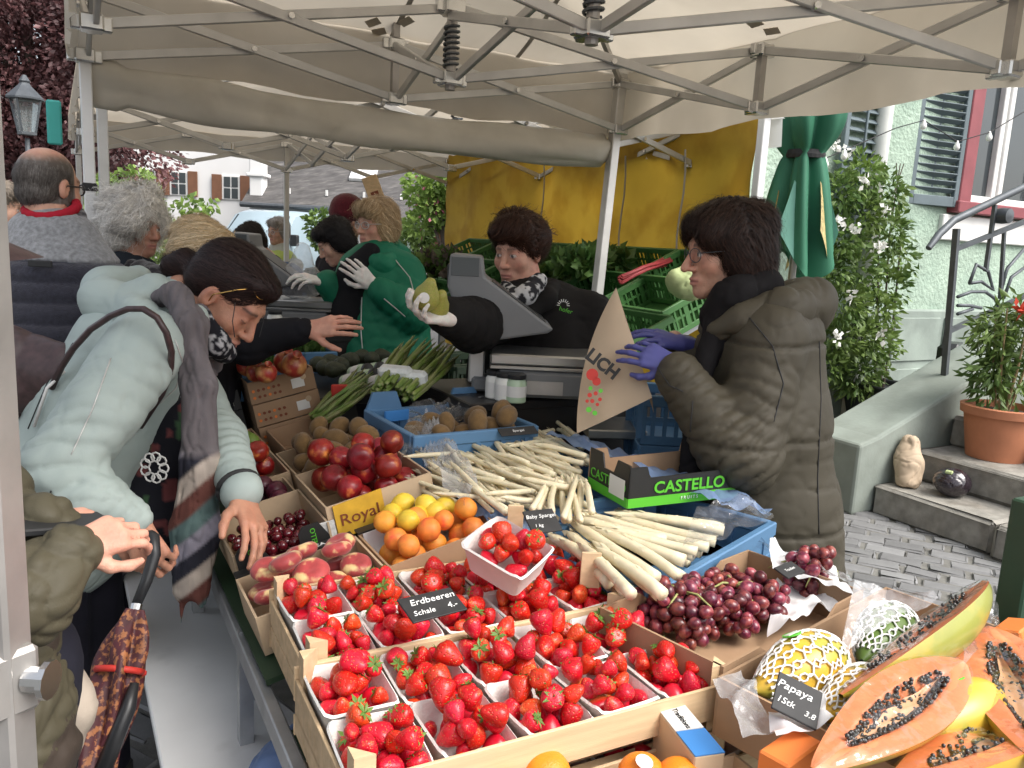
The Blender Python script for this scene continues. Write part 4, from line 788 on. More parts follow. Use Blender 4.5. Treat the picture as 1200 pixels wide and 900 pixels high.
# ---------------------------------------------------------------- fruit shapes (unit radius)
def lathe_fruit(name, prof, m, n=18, wob=0., dent=0., seam=False, sx=1., parts=()):
    b = MB(); b.lathe(prof, n); v = np.array(b.v)
    if seam: a = np.arctan2(v[:, 1], v[:, 0]); k = 1-.07*np.exp(-(a/.22)**2); v[:, :2] *= k[:, None]
    if wob: v *= (1+wob*vnoise(v*1.7+len(name)))[:, None]
    v[:, 0] *= sx; return make_mesh(name, v, b.f, m, smooth=True)
def ball(n=9, rz=1., dimple=.0, power=1.):
    p = []
    for i in range(n+1):
        t = pi*i/n; r = sin(t)**power; z = -cos(t)*rz
        if dimple: z -= dimple*math.exp(-((pi-t)/.42)**2)+0; z += dimple*.6*math.exp(-(t/.3)**2)
        p.append((max(r, .015), z))
    return p
FR = {'nectarine': lathe_fruit('nectarine', ball(12, .97, .22), 'nectarine', 20, .02, seam=True), 'apricot': lathe_fruit('apricot', ball(11, .98, .15), 'apricot', 18, .03, seam=True), 'kiwi': lathe_fruit('kiwi', ball(10, 1.25), 'kiwi', 16, .03, sx=.92),
      'flat_peach': lathe_fruit('flat_peach', ball(12, .55, .22), 'peach', 22, .05), 'peach': lathe_fruit('peach', ball(12, .97, .2), 'nectarine', 20, .02, seam=True), 'lemon': lathe_fruit('lemon', [(.015, -1.32), (.16, -1.27), (.22, -1.16), (.5, -1.0), (.82, -.6), (.98, -.1), (.95, .35), (.72, .8), (.4, 1.02), (.2, 1.12), (.015, 1.15)], 'lemon', 18, .03),
      'plum': lathe_fruit('plum', ball(10, 1.12, .1), 'plum', 16, .02, seam=True), 'lime': lathe_fruit('lime', [(.015, -1.2), (.2, -1.12), (.6, -.9), (.95, -.3), (.95, .3), (.6, .9), (.2, 1.12), (.015, 1.2)], 'lime', 16, .02), 'orange': lathe_fruit('orange', ball(14, .97, .05), 'orange', 26, .012),
      'pomegranate': lathe_fruit('pomegranate', ball(10, .95)[:-1]+[(.3, .93), (.28, 1.15), (.36, 1.3), (.3, 1.3), (.2, 1.05), (.01, 1.0)], 'pomegranate', 16, .05), 'avocado': lathe_fruit('avocado', [(.015, -1), (.5, -.88), (.88, -.5), (1, 0), (.88, .5), (.62, .95), (.42, 1.35), (.2, 1.55), (.015, 1.6)], 'avocado', 14, .03), 'cherry': lathe_fruit('cherry', ball(8, .92, .2), 'cherry', 12)}
def put(kind, pos, r, R=None, label='', cat=None, group=None):
    o = bpy.data.objects.new(kind, FR[kind]); COL.objects.link(o); o.matrix_basis = mat4(rrot() if R is None else R, pos, r); return tag(o, label, cat or kind.replace('_', ' '), group)
def fill(kind, O, R, L, W, n, r, seed, label, group, base=.012, rv=.1, heap=.03, up=False, flat=1., cat=None):
    for u, v, z, rr in drop(n, L, W, r, seed, rv, base, heap=heap, flat=flat):
        put(kind, V3(O)+R@np.array([u, v, z]), rr, (rotz(rnd.uniform(0, 6))@rotx(rnd.uniform(-.5, .5))) if up else None, label, cat, group)
# strawberries
def straw_mesh(k):
    prof = [(.02, -.98), (.25, -.93), (.5, -.72), (.76, -.32), (.93, .1), (.97, .42), (.86, .66), (.55, .80), (.2, .78), (.02, .76)]; b = MB(); b.lathe(prof, 16); v = np.array(b.v)
    v[:, 2] *= 1.05+.12*(k % 3); v[:, 0] *= 1+.12*((k*7) % 3-1); v *= (1+.10*vnoise(v*1.3+k*5))[:, None]; return make_mesh('strawberry', v, b.f, 'straw1' if k % 3 else 'straw2', smooth=True)
SM = [straw_mesh(k) for k in range(6)]
def calyx_mesh(k):
    b = MB(); q = random.Random(k)
    for i in range(9):
        a = i*2*pi/9+q.uniform(-.2, .2); l = q.uniform(.7, 1.05); up = q.uniform(-.05, .35); d = np.array([cos(a), sin(a), 0]); s_ = np.array([-sin(a), cos(a), 0])
        b.add([(0, 0, .80), d*l*.5+s_*.17+(0, 0, .88+up*.3), d*l+(0, 0, .78+up), d*l*.5-s_*.17+(0, 0, .88+up*.3)], [(0, 1, 2, 3)])
    b.tube([(0, 0, .78), (.03, 0, 1.0), (.1, .04, 1.15)], .05, 5); return b.mesh('calyx', 'calyx')
CM = [calyx_mesh(k) for k in range(4)]; n_straw = [0]
def strawberry(pos, r, R, cal, lab, grp):
    o = bpy.data.objects.new('strawberry', SM[rnd.randrange(6)]); COL.objects.link(o); o.matrix_basis = mat4(R, pos, r)
    tag(o, lab, 'strawberry', grp); n_straw[0] += 1
    if cal: c = bpy.data.objects.new('calyx', CM[rnd.randrange(4)]); COL.objects.link(c); c.parent = o
lowb = []
def punnet_mesh(L, W, H, k=0):
    q = random.Random(k); rows = []; n = 40
    def ringp(l, w, z, wob):
        P = []
        for i in range(n):
            a = 2*pi*i/n; c, s_ = cos(a), sin(a); e = .22; x = l/2*math.copysign(abs(c)**e, c); y = w/2*math.copysign(abs(s_)**e, s_); P.append((x, y, z+wob*(sin(a*4)+.5*sin(a*9+k))))
        return P
    v = ringp(L*.8, W*.8, 0, 0)+ringp(L*.97, W*.97, H-.004, .002)+ringp(L*1.03, W*1.03, H, .002)+ringp(L*.98, W*.98, H+.003, .002)+ringp(L*.92, W*.92, H-.008, .001)+ringp(L*.77, W*.77, .004, 0)
    f = [(j*n+i, j*n+(i+1) % n, (j+1)*n+(i+1) % n, (j+1)*n+i) for j in range(5) for i in range(n)]+[tuple(range(n))[::-1], tuple(range(5*n, 6*n))]
    me = make_mesh('pulp_punnet', v, f, 'pulp', smooth=True); me.set_sharp_from_angle(angle=radians(50)); return me
PM = [punnet_mesh(.120, .148, .062, k) for k in range(3)]
def punnet(M3, pos, n, seed, label, group, berries=True, lab='', grp=''):
    o = link('pulp_punnet', PM[seed % 3], None, mat4(M3, pos)); tag(o, label, 'punnet', group)
    if not berries: return
    q = random.Random(seed)
    for i_, (u, v, z, r) in enumerate(drop(n+5, .118, .142, .0170, seed, .22, .020, 16, heap=.04)):
        if i_ < 5: lowb.append((rrot()*r, V3(pos)+M3@np.array([u-.056, v-.068, z]))); continue
        cal = q.random() < .65; tilt = q.uniform(.3, 1.3) if cal else q.uniform(1.6, 2.9)
        strawberry(V3(pos)+M3@np.array([u-.056, v-.068, z]), r, M3@rotz(q.uniform(0, 6.28))@rotx(tilt), cal, lab, grp)
I3 = np.eye(3); cx0, cW = .305, .645
Rs = rotz(radians(-1.5))
for k, (y0, d) in enumerate(((.905, .315), (1.225, .30))):
    O = np.array([cx0+.03*k, y0, .775-.0*k]); wood_crate(O, Rs, cW, d, .125, ('pale wooden crate of strawberry punnets with a broad printed front board', 'pale wooden crate of strawberry punnets against the peach and apricot cartons')[k], .06 if k == 0 else .05)
    for i in range(5):
        for j in range(2):
            p = O+Rs@np.array([.066+i*.128, .08+j*.152*(d/.315), .052+rnd.uniform(0, .008)]); Mr = rotz(radians(-1.5)+rnd.uniform(-.06, .06))@rotx(rnd.uniform(-.05, .05))@roty(rnd.uniform(-.05, .05))
            punnet(Mr, p, 14, 100+k*20+i*2+j, ('white pulp punnet of strawberries in the crate with the broad front board', 'white pulp punnet of strawberries in the crate next to the peaches')[k], ('punnets in the front crate', 'punnets in the crate by the peaches')[k], True, ('ripe red strawberry in a punnet of the crate with the broad front board', 'ripe red strawberry in a punnet of the crate next to the peaches')[k], ('strawberries of the front crate', 'strawberries of the crate by the peaches')[k])
tp = PZ(592, 668, .955); punnet(rotz(radians(24))@roty(radians(-15))@rotx(radians(14)), tp, 10, 177, 'white pulp punnet of strawberries perched askew on top of the others', 'punnets in the crate by the peaches', True, 'ripe red strawberry in the punnet perched askew on top', 'strawberries of the askew punnet')
# lower crate under the first
O2 = np.array([cx0+.02, .895, .648]); wood_crate(O2, Rs, cW+.06, .32, .115, 'pale wooden crate stacked beneath the front strawberry crate', .05)
sv, sf = [], []; b2 = MB(); us = np.array([v.co[:] for v in SM[1].vertices]); uf = [tuple(p.vertices) for p in SM[1].polygons]
for i in range(2, 5):
    for j in range(1):
        p = O2+Rs@np.array([.08+i*.135, .085, .045]); o = link('pulp_punnet', PM[i % 3], None, mat4(rotz(.05), p)); tag(o, 'white pulp punnet of strawberries in the crate stacked underneath', 'punnet', 'punnets in the lower crate')
        for u, v, z, r in drop(9, .112, .136, .019, i+50, .12, .018, 10): b2.xf(rrot()*r, p+np.array([u-.056, v-.068, z])).add(us, uf)
for Rl_, pl_ in lowb: b2.xf(Rl_, pl_).add(us, uf)
b2.build('strawberry', 'straw1', smooth=True, label='strawberries lying deep in the punnets and in the lower crate', cat='strawberries', kind='stuff')
text('ui', .03, np.stack([[1, 0, 0], [0, 0, 1], [0, -1, 0]], 1), (.82, .8955+0, .868), 'ink_brown', bpy.data.objects['wooden_crate'], shear=.2)
# oranges in front
oc = carton('orange_carton', (.50, .60, .69), rotz(-.03), .42, .255, .115, 'card_pale', 'open carton of oranges below the strawberry crate')
for k, (px, py) in enumerate(((640, 908), (752, 912), (796, 918), (700, 935), (590, 935))):
    p = PZ(px, py, .835); put('orange', p, .037, rotx(.4*k), 'bright orange in the carton below the strawberries', 'orange', 'oranges below the strawberries')
MB().lathe([(.013, 0), (.013, .001), (.001, .001)], 14, frame((0, 1, .3), (0, -1, 1))@np.eye(3), PZ(755, 893, .873)).build('sticker', 'card_white', bpy.data.objects['orange.001'])
cp = PZ(785, 842, .86); R_ = frame(PZ(835, 905, .86)-cp); bb = MB(); bb.xf(R_, cp); bb.box((-.0, .06, -.03), (.05, .13, .1), None, .002); q = bb.build('fruit_box_corner', 'card_pale', label='corner of a pale wooden fruit box with a blue printed strip', cat='box')
MB().xf(R_, cp).box((0, .03, .021), (.048, .065, .002)).build('paper_strip', 'card_white', q); MB().xf(R_, cp).box((0, .095, .0212), (.048, .06, .002)).build('paper_strip', 'blue_print', q); text('Traditions', .013, R_@rotz(pi/2), cp+R_@np.array([0, .035, .0225]), 'ink_black', q)
# ---------------------------------------------------------------- cartons on the rack
def RO(x, y, dz=0.): return np.array([x, y, rackz(x)+dz])
def rcarton(name, x0, x1, y0, y1, H, m, label, dz=0., **k): return carton(name, RO(x0, y0)+RN*dz, RR, (x1-x0)/cos(TH), y1-y0, H, m, label, **k)
RXX = np.stack([[1, 0, 0], [0, 0, 1], [0, -1, 0]], 1); RF = np.stack([RU, RN, [0, -1, 0]], 1); RTOP = np.stack([RU, [0, 1, 0], RN], 1)
def fillr(kind, x0, x1, y0, y1, n, r, seed, label, group, **k): fill(kind, RO(x0+.008, y0+.008), RR, (x1-x0)/cos(TH)-.016, y1-y0-.016, n, r, seed, label, group, **k)
a = rcarton('fruit_carton', .335, .605, 1.525, 1.73, .085, 'card_pale', 'carton of flat peaches with a black printed rim'); fillr('flat_peach', .335, .605, 1.525, 1.73, 13, .036, 1, 'flat saturn peach with red and cream skin in its carton', 'flat peaches', flat=.62, up=True, base=.045, heap=.0)
b_ = rcarton('fruit_carton', .61, .875, 1.525, 1.73, .085, 'card', 'carton of apricots lined with white paper'); fillr('apricot', .615, .87, 1.53, 1.725, 18, .026, 2, 'ripe orange apricot in the white lined carton', 'apricots', base=.02, heap=.02)
MB().xf(RR, RO(.61, 1.525)).box((.135, .10, .011), (.255, .19, .003)).box((.135, .195, .05), (.25, .003, .075)).build('paper_liner', 'tissue', b_)
for e_, x0, tx, s_ in ((a, .335, 'MONNA BIANCA', .019), (b_, .61, 'LAUROCERASUS', .018)):
    MB().xf(RR, RO(x0, 1.73)).box((.137, .012, .087), (.272, .03, .004)).build('rim_flap', 'card_black', e_); text(tx, s_, RTOP, RO(x0+.13, 1.741)+RN*.0895, 'ink_white', e_)
cb = rcarton('fruit_carton', .345, .565, 1.78, 2.06, .085, 'card_pale', 'carton of dark cherries with black printed corner flaps', fronth=.05, dz=.03); fillr('cherry', .35, .56, 1.79, 2.03, 80, .0125, 3, 'dark red cherry in the carton with black flaps', 'cherries', heap=.0, base=.045)
for x in (.35, .49): prism([(0, 0), (.07, 0), (.07, .06), (.05, .10), (.012, .10), (0, .085)], .004, RR, RO(x, 1.775)+RN*.03, 'corner_flap', 'card_black', cb); text('CASTELLO', .017, np.stack([RN, -RU, [0, -1, 0]], 1)@np.diag([1, 1, 1]), RO(x+.033, 1.7745)+RN*.08, 'ink_green', cb)
nc = rcarton('fruit_carton', .57, .84, 1.815, 2.10, .09, 'card_pale', 'carton heaped with red nectarines and a yellow printed front', dz=.05); fillr('nectarine', .575, .845, 1.82, 2.1, 20, .034, 4, 'glossy red nectarine heaped in the carton with yellow print', 'nectarines', heap=.08, base=.075)
prism([(.0, .0), (.125, .0), (.125, .09), (0, .085)], .003, RR, RO(.585, 1.808)+RN*.055, 'printed_panel', 'royal_yellow', nc); text('Royal', .042, RF, RO(.645, 1.8065)+RN*.098, 'ink_brown', nc, sx=1.1)
prism([(.0, .0), (.07, .0), (.07, .07), (0, .075)], .003, RR, RO(.51, 1.79)+RN*.045, 'printed_label', 'sticker_grey', nc)
lc = rcarton('fruit_carton', .725, .90, 1.735, 1.812, .075, 'card_black', 'small black carton of yellow lemons beside the apricots')
for k, (px, py) in enumerate(((460, 602), (472, 590), (490, 606), (500, 592), (522, 594), (478, 610), (510, 600))): put('lemon', PK(px, py, .10+.014*(k % 2)), .026, rotz(k*1.3)@rotx(1.2), 'plump yellow lemon in the small black carton', 'lemon', 'lemons')
pc_ = rcarton('fruit_carton', .40, .57, 2.08, 2.27, .085, 'card_pale', 'pale carton of dark plums between cherries and peaches'); fillr('plum', .405, .565, 2.085, 2.265, 11, .027, 5, 'dark purple plum in the pale carton', 'plums', heap=.02)
pe = rcarton('fruit_carton', .43, .595, 2.30, 2.55, .085, 'card_pale', 'pale carton of crimson peaches behind the plums'); fillr('peach', .435, .59, 2.305, 2.545, 8, .033, 6, 'crimson peach in the pale carton behind the plums', 'peaches', heap=.02)
kc = rcarton('fruit_carton', .60, .86, 2.13, 2.50, .085, 'card_pale', 'pale wooden box heaped with brown kiwis'); fillr('kiwi', .605, .86, 2.135, 2.495, 36, .03, 7, 'fuzzy brown kiwi in the pale box', 'kiwis', heap=.06, base=.025)
lc2 = rcarton('fruit_carton', .43, .60, 2.58, 2.86, .085, 'card', 'brown carton with green limes and black dividers'); fillr('lime', .435, .595, 2.585, 2.75, 11, .026, 8, 'green lime in the brown carton', 'limes', heap=.02)
for k in range(3): MB().xf(RR, RO(.44+.05*k, 2.70)).box((0, .07, .055), (.004, .15, .05)).build('divider', 'card_black', lc2)
for k in range(3):                                              # black cartons stacked behind the limes
    O = RO(.40, 2.92, .0)+RN*(.073*k); e_ = carton('black_carton', O+np.array([0, 0, 0]), RR, .2, .36, .07, 'card_black', ('bottom', 'middle', 'top')[k]+' black fruit carton in the stack behind the limes', group='black cartons')
    if k: prism([(0, 0), (.045, 0), (.045, .035), (0, .035)], .001, RR, O+RR@np.array([.13, -.0015, .018]), 'label', 'card_white', e_)
    if k == 0: text('+ O MOREN', .012, RF, O+RR@np.array([.06, -.001, .035]), 'ink_white', e_)
    if k == 2: fill('lime', O+RR@np.array([.01, .01, 0]), RR, .18, .34, 9, .024, 81, 'small green lime in the top black carton', 'limes in black carton', base=.02)
for k in range(3):
    O = RO(.62, 2.84)+RN*(.082*k)+np.array([0, .01*k, 0]); e_ = carton('brown_carton', O, RR, .235, .30, .08, 'card', ('bottom', 'middle', 'top')[k]+' brown carton with printed dots in the stack under the pomegranates', group='brown cartons')
    prism([(0, 0), (.045, 0), (.045, .035), (0, .035)], .001, RR, O+RR@np.array([.15, -.0015, .02]), 'label', 'card_white', e_); 
    for i in range(12): p = O+RR@np.array([.015+.018*(i % 6), -.001, .022+.024*(i//6)]); MB().cyl(p, p-np.array([0, .001, 0]), .0055, n=8).build('printed_dot', 'ink_brown' if i % 3 else 'ink_orange', e_)
    p = O+RR@np.array([.195, -.001, .055]); MB().cyl(p, p-np.array([0, .001, 0]), .011, n=12).build('printed_seal', 'card_pale', e_)
Op = RO(.62, 2.84)+RN*.246
for k, (px, py) in enumerate(((292, 428), (300, 436), (312, 437), (335, 424), (345, 428))): put('pomegranate', PK(px, py, .30-.01*(k % 2)), .044 if k in (0, 3, 4) else .036, rotx(.7)@rotz(k), 'red pomegranate heaped in the top brown carton', 'pomegranate', 'pomegranates')
# green asparagus
def spear_mesh(name, m, seed, L=.22, r=.011, tip=.05):
    q = random.Random(seed); b = MB(); P = []; rs = []; c1, c2 = q.uniform(-.012, .012), q.uniform(-.01, .01)
    for i in range(10):
        t = i/9; y = L*t; rr = r*(1-.12*t); d = L-y
        if d < tip: rr *= max(.12, (d/tip)**.6)
        P.append((c1*sin(pi*t), y, c2*sin(pi*t*1.5))); rs.append(rr)
    P.append((P[-1][0], L+.004, P[-1][2])); rs.append(.0008); b.tube(P, rs, 9)
    for k in range(9):
        t = .2+.78*(k/9)**.7; a = k*2.4+seed; y = L*t; i = min(9, int(t*9)); rr = rs[i]; c = np.array([c1*sin(pi*t), y, c2*sin(pi*t*1.5)]); d = np.array([cos(a), 0, sin(a)]); s_ = np.array([-sin(a), 0, cos(a)]); ww = r*.55; ll = r*(1.5 if t < .8 else 2.)
        b.add([c+d*rr*.92+s_*ww, c+d*rr*.92-s_*ww, c+d*(rr*.98)+(0, ll, 0), c+d*(rr*1.14)+(0, ll*.45, 0)], [(0, 1, 3), (1, 2, 3), (2, 0, 3)])
    return b.mesh(name, m, True)
GA = [spear_mesh('spear', 'green_asp', k, .23, .0072, .06) for k in range(4)]; WA = [spear_mesh('asparagus_spear', 'white_asp', k+9, .25, .0128, .055) for k in range(6)]
def place_spear(me, a, b, parent=None, L0=.25, thick=1.):
    a, b = V3(a), V3(b); d = b-a; L = np.linalg.norm(d); Rm = frame(d)@roty(rnd.uniform(0, 6)); M = np.eye(4); M[:3, :3] = Rm@np.diag([thick, L/L0, thick]); M[:3, 3] = a
    o = bpy.data.objects.new(me.name.split('.')[0], me); COL.objects.link(o)
    if parent: o.parent = parent; o.matrix_parent_inverse = parent.matrix_basis.inverted()
    o.matrix_basis = Matrix(M.tolist()); return o
def bunch(p0, p1, n, wid, label, spread=.5, band=True, seed=0):
    q = random.Random(seed); p0, p1 = V3(p0), V3(p1); e = empty('asparagus_bunch', tuple(p0), label, 'asparagus', 'green asparagus bunches'); d = unit(p1-p0); s_ = unit(np.cross(d, (0, 0, 1))); u = np.cross(s_, d); L = np.linalg.norm(p1-p0)
    for k in range(n):
        t, h = q.uniform(-1, 1), q.uniform(0, 1); a = p0+s_*wid*.55*t+u*.05*h*(1-.5*abs(t))+d*q.uniform(-.01, .02); b = p1+s_*wid*(1+spread)*.55*t+u*.06*h+d*q.uniform(-.045, .02); place_spear(GA[k % 4], a, b, e, .23, q.uniform(.85, 1.2))
    if band: c = p0+d*L*.25+u*.03; MB().box(c, (wid*1.3, .05, .06), np.stack([s_, d, u], 1), .02).build('paper_band', 'band_paper', e)
    return e
ga = rcarton('asparagus_carton', .635, .86, 2.53, 2.80, .08, 'card', 'brown carton of loose green asparagus behind the kiwis')
bunch(PK(372, 497, .07), PK(437, 452, .16), 34, .10, 'loose green asparagus spears lying in the carton behind the kiwis', .9, False, 3)
bunch(PZ(452, 462, 1.08), PZ(497, 412, 1.18), 26, .09, 'banded green asparagus bunch leaning in the blue crate by the jars', .9, True, 4); bunch(PZ(472, 468, 1.07), PZ(521, 418, 1.16), 20, .07, 'banded green asparagus bunch propped on the blue crate beside another', .8, True, 5)
# blue crate with kiwis and the potato bag
Rb = rotz(radians(2))
plastic_crate('blue_crate', (.86, 2.06, .93), Rb, .42, .38, .115, 'crate_blue', 'blue plastic crate of wrapped kiwis behind the apricots', 'blue crates', False, True, True)
for u, v, z, r in drop(20, .36, .2, .03, 31, .15, .01): put('kiwi', np.array([.89+u, 2.08+v, .955+z]), r, None, 'brown kiwi under clear film in the blue crate', 'kiwi', 'kiwis in the blue crate')
MB().box(PZ(465, 487, 1.03), (.09, .012, .035), rotz(.2), .002).build('seed_carton', 'blue_print', label='small bright blue box standing in the blue crate', cat='box')
def sheet(name, quad, n, amp, m, label, seed, sag=0., cat='plastic film'):
    q = [V3(p) for p in quad]
    def fn(u, v):
        p = (q[0]*(1-u)+q[1]*u)*(1-v)+(q[3]*(1-u)+q[2]*u)*v; k = p*14+seed; nz = (1-abs(float(vnoise(k))))**2-.4+.5*float(vnoise(k*2.7)); return p+np.array([.3*float(vnoise(k+9)), .3*float(vnoise(k+19)), 1.])*amp*nz-np.array([0, 0, sag*4*u*(1-u)*v*(1-v)*4])
    o = MB().grid(fn, n, n).build(name, m, smooth=True); return tag(o, label, cat)
sheet('plastic_film', (PZ(470, 540, 1.0), PZ(575, 470, 1.08), PZ(610, 452, 1.06), PZ(480, 478, 1.06)), 30, .035, 'film', 'clear crumpled film over the kiwis in the blue crate', 1)
# ---------------------------------------------------------------- white asparagus
Ra = rotz(radians(7)); plastic_crate('blue_crate', (.98, 1.60, .84), Ra, .44, .62, .115, 'crate_blue', 'blue crate under the heap of thin white asparagus', 'blue crates', False)
Rc2 = frame(PZ(900, 614, .93)-PZ(775, 690, .93))@rotz(pi/2)@rotz(pi); 
c0 = PZ(765, 700, .92); c1 = PZ(905, 618, .92); ux = unit(c1-c0); Rc = np.stack([ux, np.cross((0, 0, 1), ux), [0, 0, 1]], 1); plastic_crate('blue_crate', c0-np.array([0, 0, .10]), Rc, np.linalg.norm(c1-c0)+.02, .36, .11, 'crate_blue', 'blue crate holding the thick white asparagus beside the grapes', 'blue crates', False)
def wasp(pts, z0, dz, lab, grp, th):
    for k, (a, b, c, d) in enumerate(pts):
        z = z0+dz*(k/len(pts)); A = PZ(480+c/3, 420+d/3, z); B = PZ(480+a/3, 420+b/3, z+.012); tag(place_spear(WA[k % 6], A, B, None, .25, th*rnd.uniform(.85, 1.15)), lab, 'asparagus', grp)
far = [(90, 280, 340, 540), (80, 340, 300, 500), (160, 330, 480, 460), (170, 280, 430, 400), (280, 260, 340, 350), (350, 350, 510, 410), (320, 290, 505, 252), (340, 310, 520, 285), (330, 300, 505, 312), (400, 310, 610, 370), (420, 340, 605, 400), (290, 390, 500, 430), (220, 410, 440, 470), (270, 475, 430, 465), (120, 290, 200, 400), (200, 440, 340, 545), (320, 490, 440, 500), (60, 360, 180, 430), (-20, 345, 150, 335), (190, 200, 330, 225), (200, 235, 340, 190), (230, 245, 350, 215), (240, 220, 420, 235), (300, 330, 420, 370), (180, 380, 330, 430), (140, 360, 250, 470), (350, 380, 540, 440), (390, 420, 560, 455), (430, 300, 620, 345), (260, 360, 390, 420)]
fill_ = []
for k in range(165):
    x, y = rnd.uniform(90, 560), rnd.uniform(215, 500); a_ = rnd.gauss(.48, .24); l = rnd.uniform(160, 260); fill_.append((x-l*.5*cos(a_), y-l*.5*sin(a_), x+l*.5*cos(a_), y+l*.5*sin(a_)))
wasp(fill_, .95, .045, 'slim white asparagus spear in the heap by the blue film', 'slim white asparagus', .56); wasp(far, .99, .025, 'slim white asparagus spear in the heap by the blue film', 'slim white asparagus', .6)
bun = [(530, 410, 545, 570), (570, 400, 560, 570), (500, 420, 450, 530), (605, 425, 590, 550), (550, 410, 600, 570), (515, 415, 500, 540), (480, 440, 430, 530), (590, 410, 540, 560), (620, 430, 640, 540)]; wasp(bun, .99, .03, 'white asparagus spear in the bundle leaning behind the price board', 'bundled white asparagus', .62)
near = [(690, 540, 1090, 590), (750, 540, 1105, 608), (720, 560, 1075, 645), (480, 620, 660, 710), (540, 610, 720, 710), (530, 640, 700, 790), (590, 545, 1050, 665), (600, 570, 1000, 695), (640, 640, 850, 810), (620, 590, 965, 712), (560, 580, 865, 770), (650, 600, 945, 765), (560, 560, 900, 640), (690, 600, 1010, 680), (600, 650, 780, 830), (660, 660, 890, 830)]
near += [(a+rnd.uniform(-25, 25), b+rnd.uniform(-12, 12), c+rnd.uniform(-30, 20), d+rnd.uniform(-14, 10)) for a, b, c, d in near]
wasp(near[16:], .905, .035, 'thick white asparagus spear in the crate beside the grapes', 'thick white asparagus', .95); wasp(near[:16], .94, .03, 'thick white asparagus spear in the crate beside the grapes', 'thick white asparagus', 1.02)
sheet('plastic_film', (PZ(545, 600, .965), PZ(640, 640, .95), PZ(540, 490, .95), PZ(475, 520, .96)), 24, .03, 'film_blue', 'blue tinted plastic liner showing below the slim asparagus', 3); sheet('plastic_film', (PZ(700, 520, 1.0), PZ(905, 600, .96), PZ(830, 590, .98), PZ(640, 505, 1.03)), 24, .03, 'film_blue', 'crumpled blue and clear film along the far side of the asparagus', 5); sheet('plastic_film', (PZ(478, 520, 1.0), PZ(545, 600, .985), PZ(560, 570, 1.0), PZ(500, 480, 1.05)), 24, .04, 'film_hazy', 'clear crumpled film spilling from the slim asparagus heap', 6)
sheet('plastic_film', (PZ(800, 640, .985), PZ(905, 612, .985), PZ(880, 585, 1.0), PZ(815, 600, 1.0)), 20, .025, 'film', 'clear film at the end of the thick asparagus crate', 8)
# black and green carton standing on the asparagus
P0, P1, P2 = PZ(735, 596, .965), PZ(863, 582, .965), PZ(684, 585, .965); ux = unit(P1-P0); uy = np.array([-ux[1], ux[0], 0]); Lc = np.linalg.norm(P1-P0); Wc = .19; Rk = np.stack([ux, uy, [0, 0, 1]], 1)
ce = empty('castello_carton'.replace('castello_', 'printed_'), tuple(P0), 'black and green printed fruit carton standing on the white asparagus', 'carton'); Hc = .108
long_ = [(0, 0), (Lc, 0), (Lc, Hc), (Lc*.87, Hc), (Lc*.85, Hc*.72), (Lc*.18, Hc*.68), (Lc*.15, Hc*.95), (0, Hc*.95)]; sh_ = [(0, 0), (Wc, 0), (Wc, Hc), (Wc*.68, Hc), (Wc*.62, Hc*.66), (Wc*.38, Hc*.66), (Wc*.3, Hc), (0, Hc)]
prism(long_, .004, Rk, P0, 'side_panel', 'card_black', ce); prism([(x, z) for x, z in long_], .004, Rk, P0+uy*Wc, 'side_panel', 'card', ce); Rk2 = Rk@rotz(pi/2)
prism(sh_, .004, Rk2, P0+ux*.004, 'end_panel', 'card_black', ce); prism([(0, 0), (Wc, 0), (Wc, Hc*1.12), (Wc*.45, Hc*1.12), (Wc*.4, Hc*.6), (0, Hc*.6)], .004, Rk2, P1, 'end_panel', 'card_black', ce); MB().xf(Rk, P0).box((Lc/2, Wc/2, .004), (Lc-.01, Wc-.01, .004)).build('base_panel', 'card', ce)
prism([(0, .0), (Lc, 0), (Lc, .027), (0, .024)], .001, Rk, P0-uy*.0012, 'green_band', 'ink_green', ce); prism([(0, 0), (Wc, 0), (Wc, .027), (0, .024)], .001, Rk2, P0-ux*.0012+ux*0, 'green_band', 'ink_green', ce)
Rtx = np.stack([ux, [0, 0, 1], -uy], 1); text('CASTELLO', .042, Rtx, P0+ux*Lc*.54-uy*.002+np.array([0, 0, .046]), 'ink_green', ce, sx=1.12, bold=.0009); text('F R U I T S', .012, Rtx, P0+ux*Lc*.54-uy*.003+np.array([0, 0, .014]), 'ink_white', ce)
Rtx2 = np.stack([-uy, [0, 0, 1], -ux], 1); text('CASTELLO', .036, Rtx2, P0+uy*Wc*.5-ux*.002+np.array([0, 0, .045]), 'ink_green', ce); MB().xf(Rk, P0).box((-.003, Wc*.26, .042), (.001, .07, .05)).build('label', 'card_white', ce)
text('CASTELLO', .03, np.stack([[0, 0, 1], uy, -ux], 1), P1-ux*.006+uy*Wc*.72+np.array([0, 0, .06]), 'ink_green', ce)
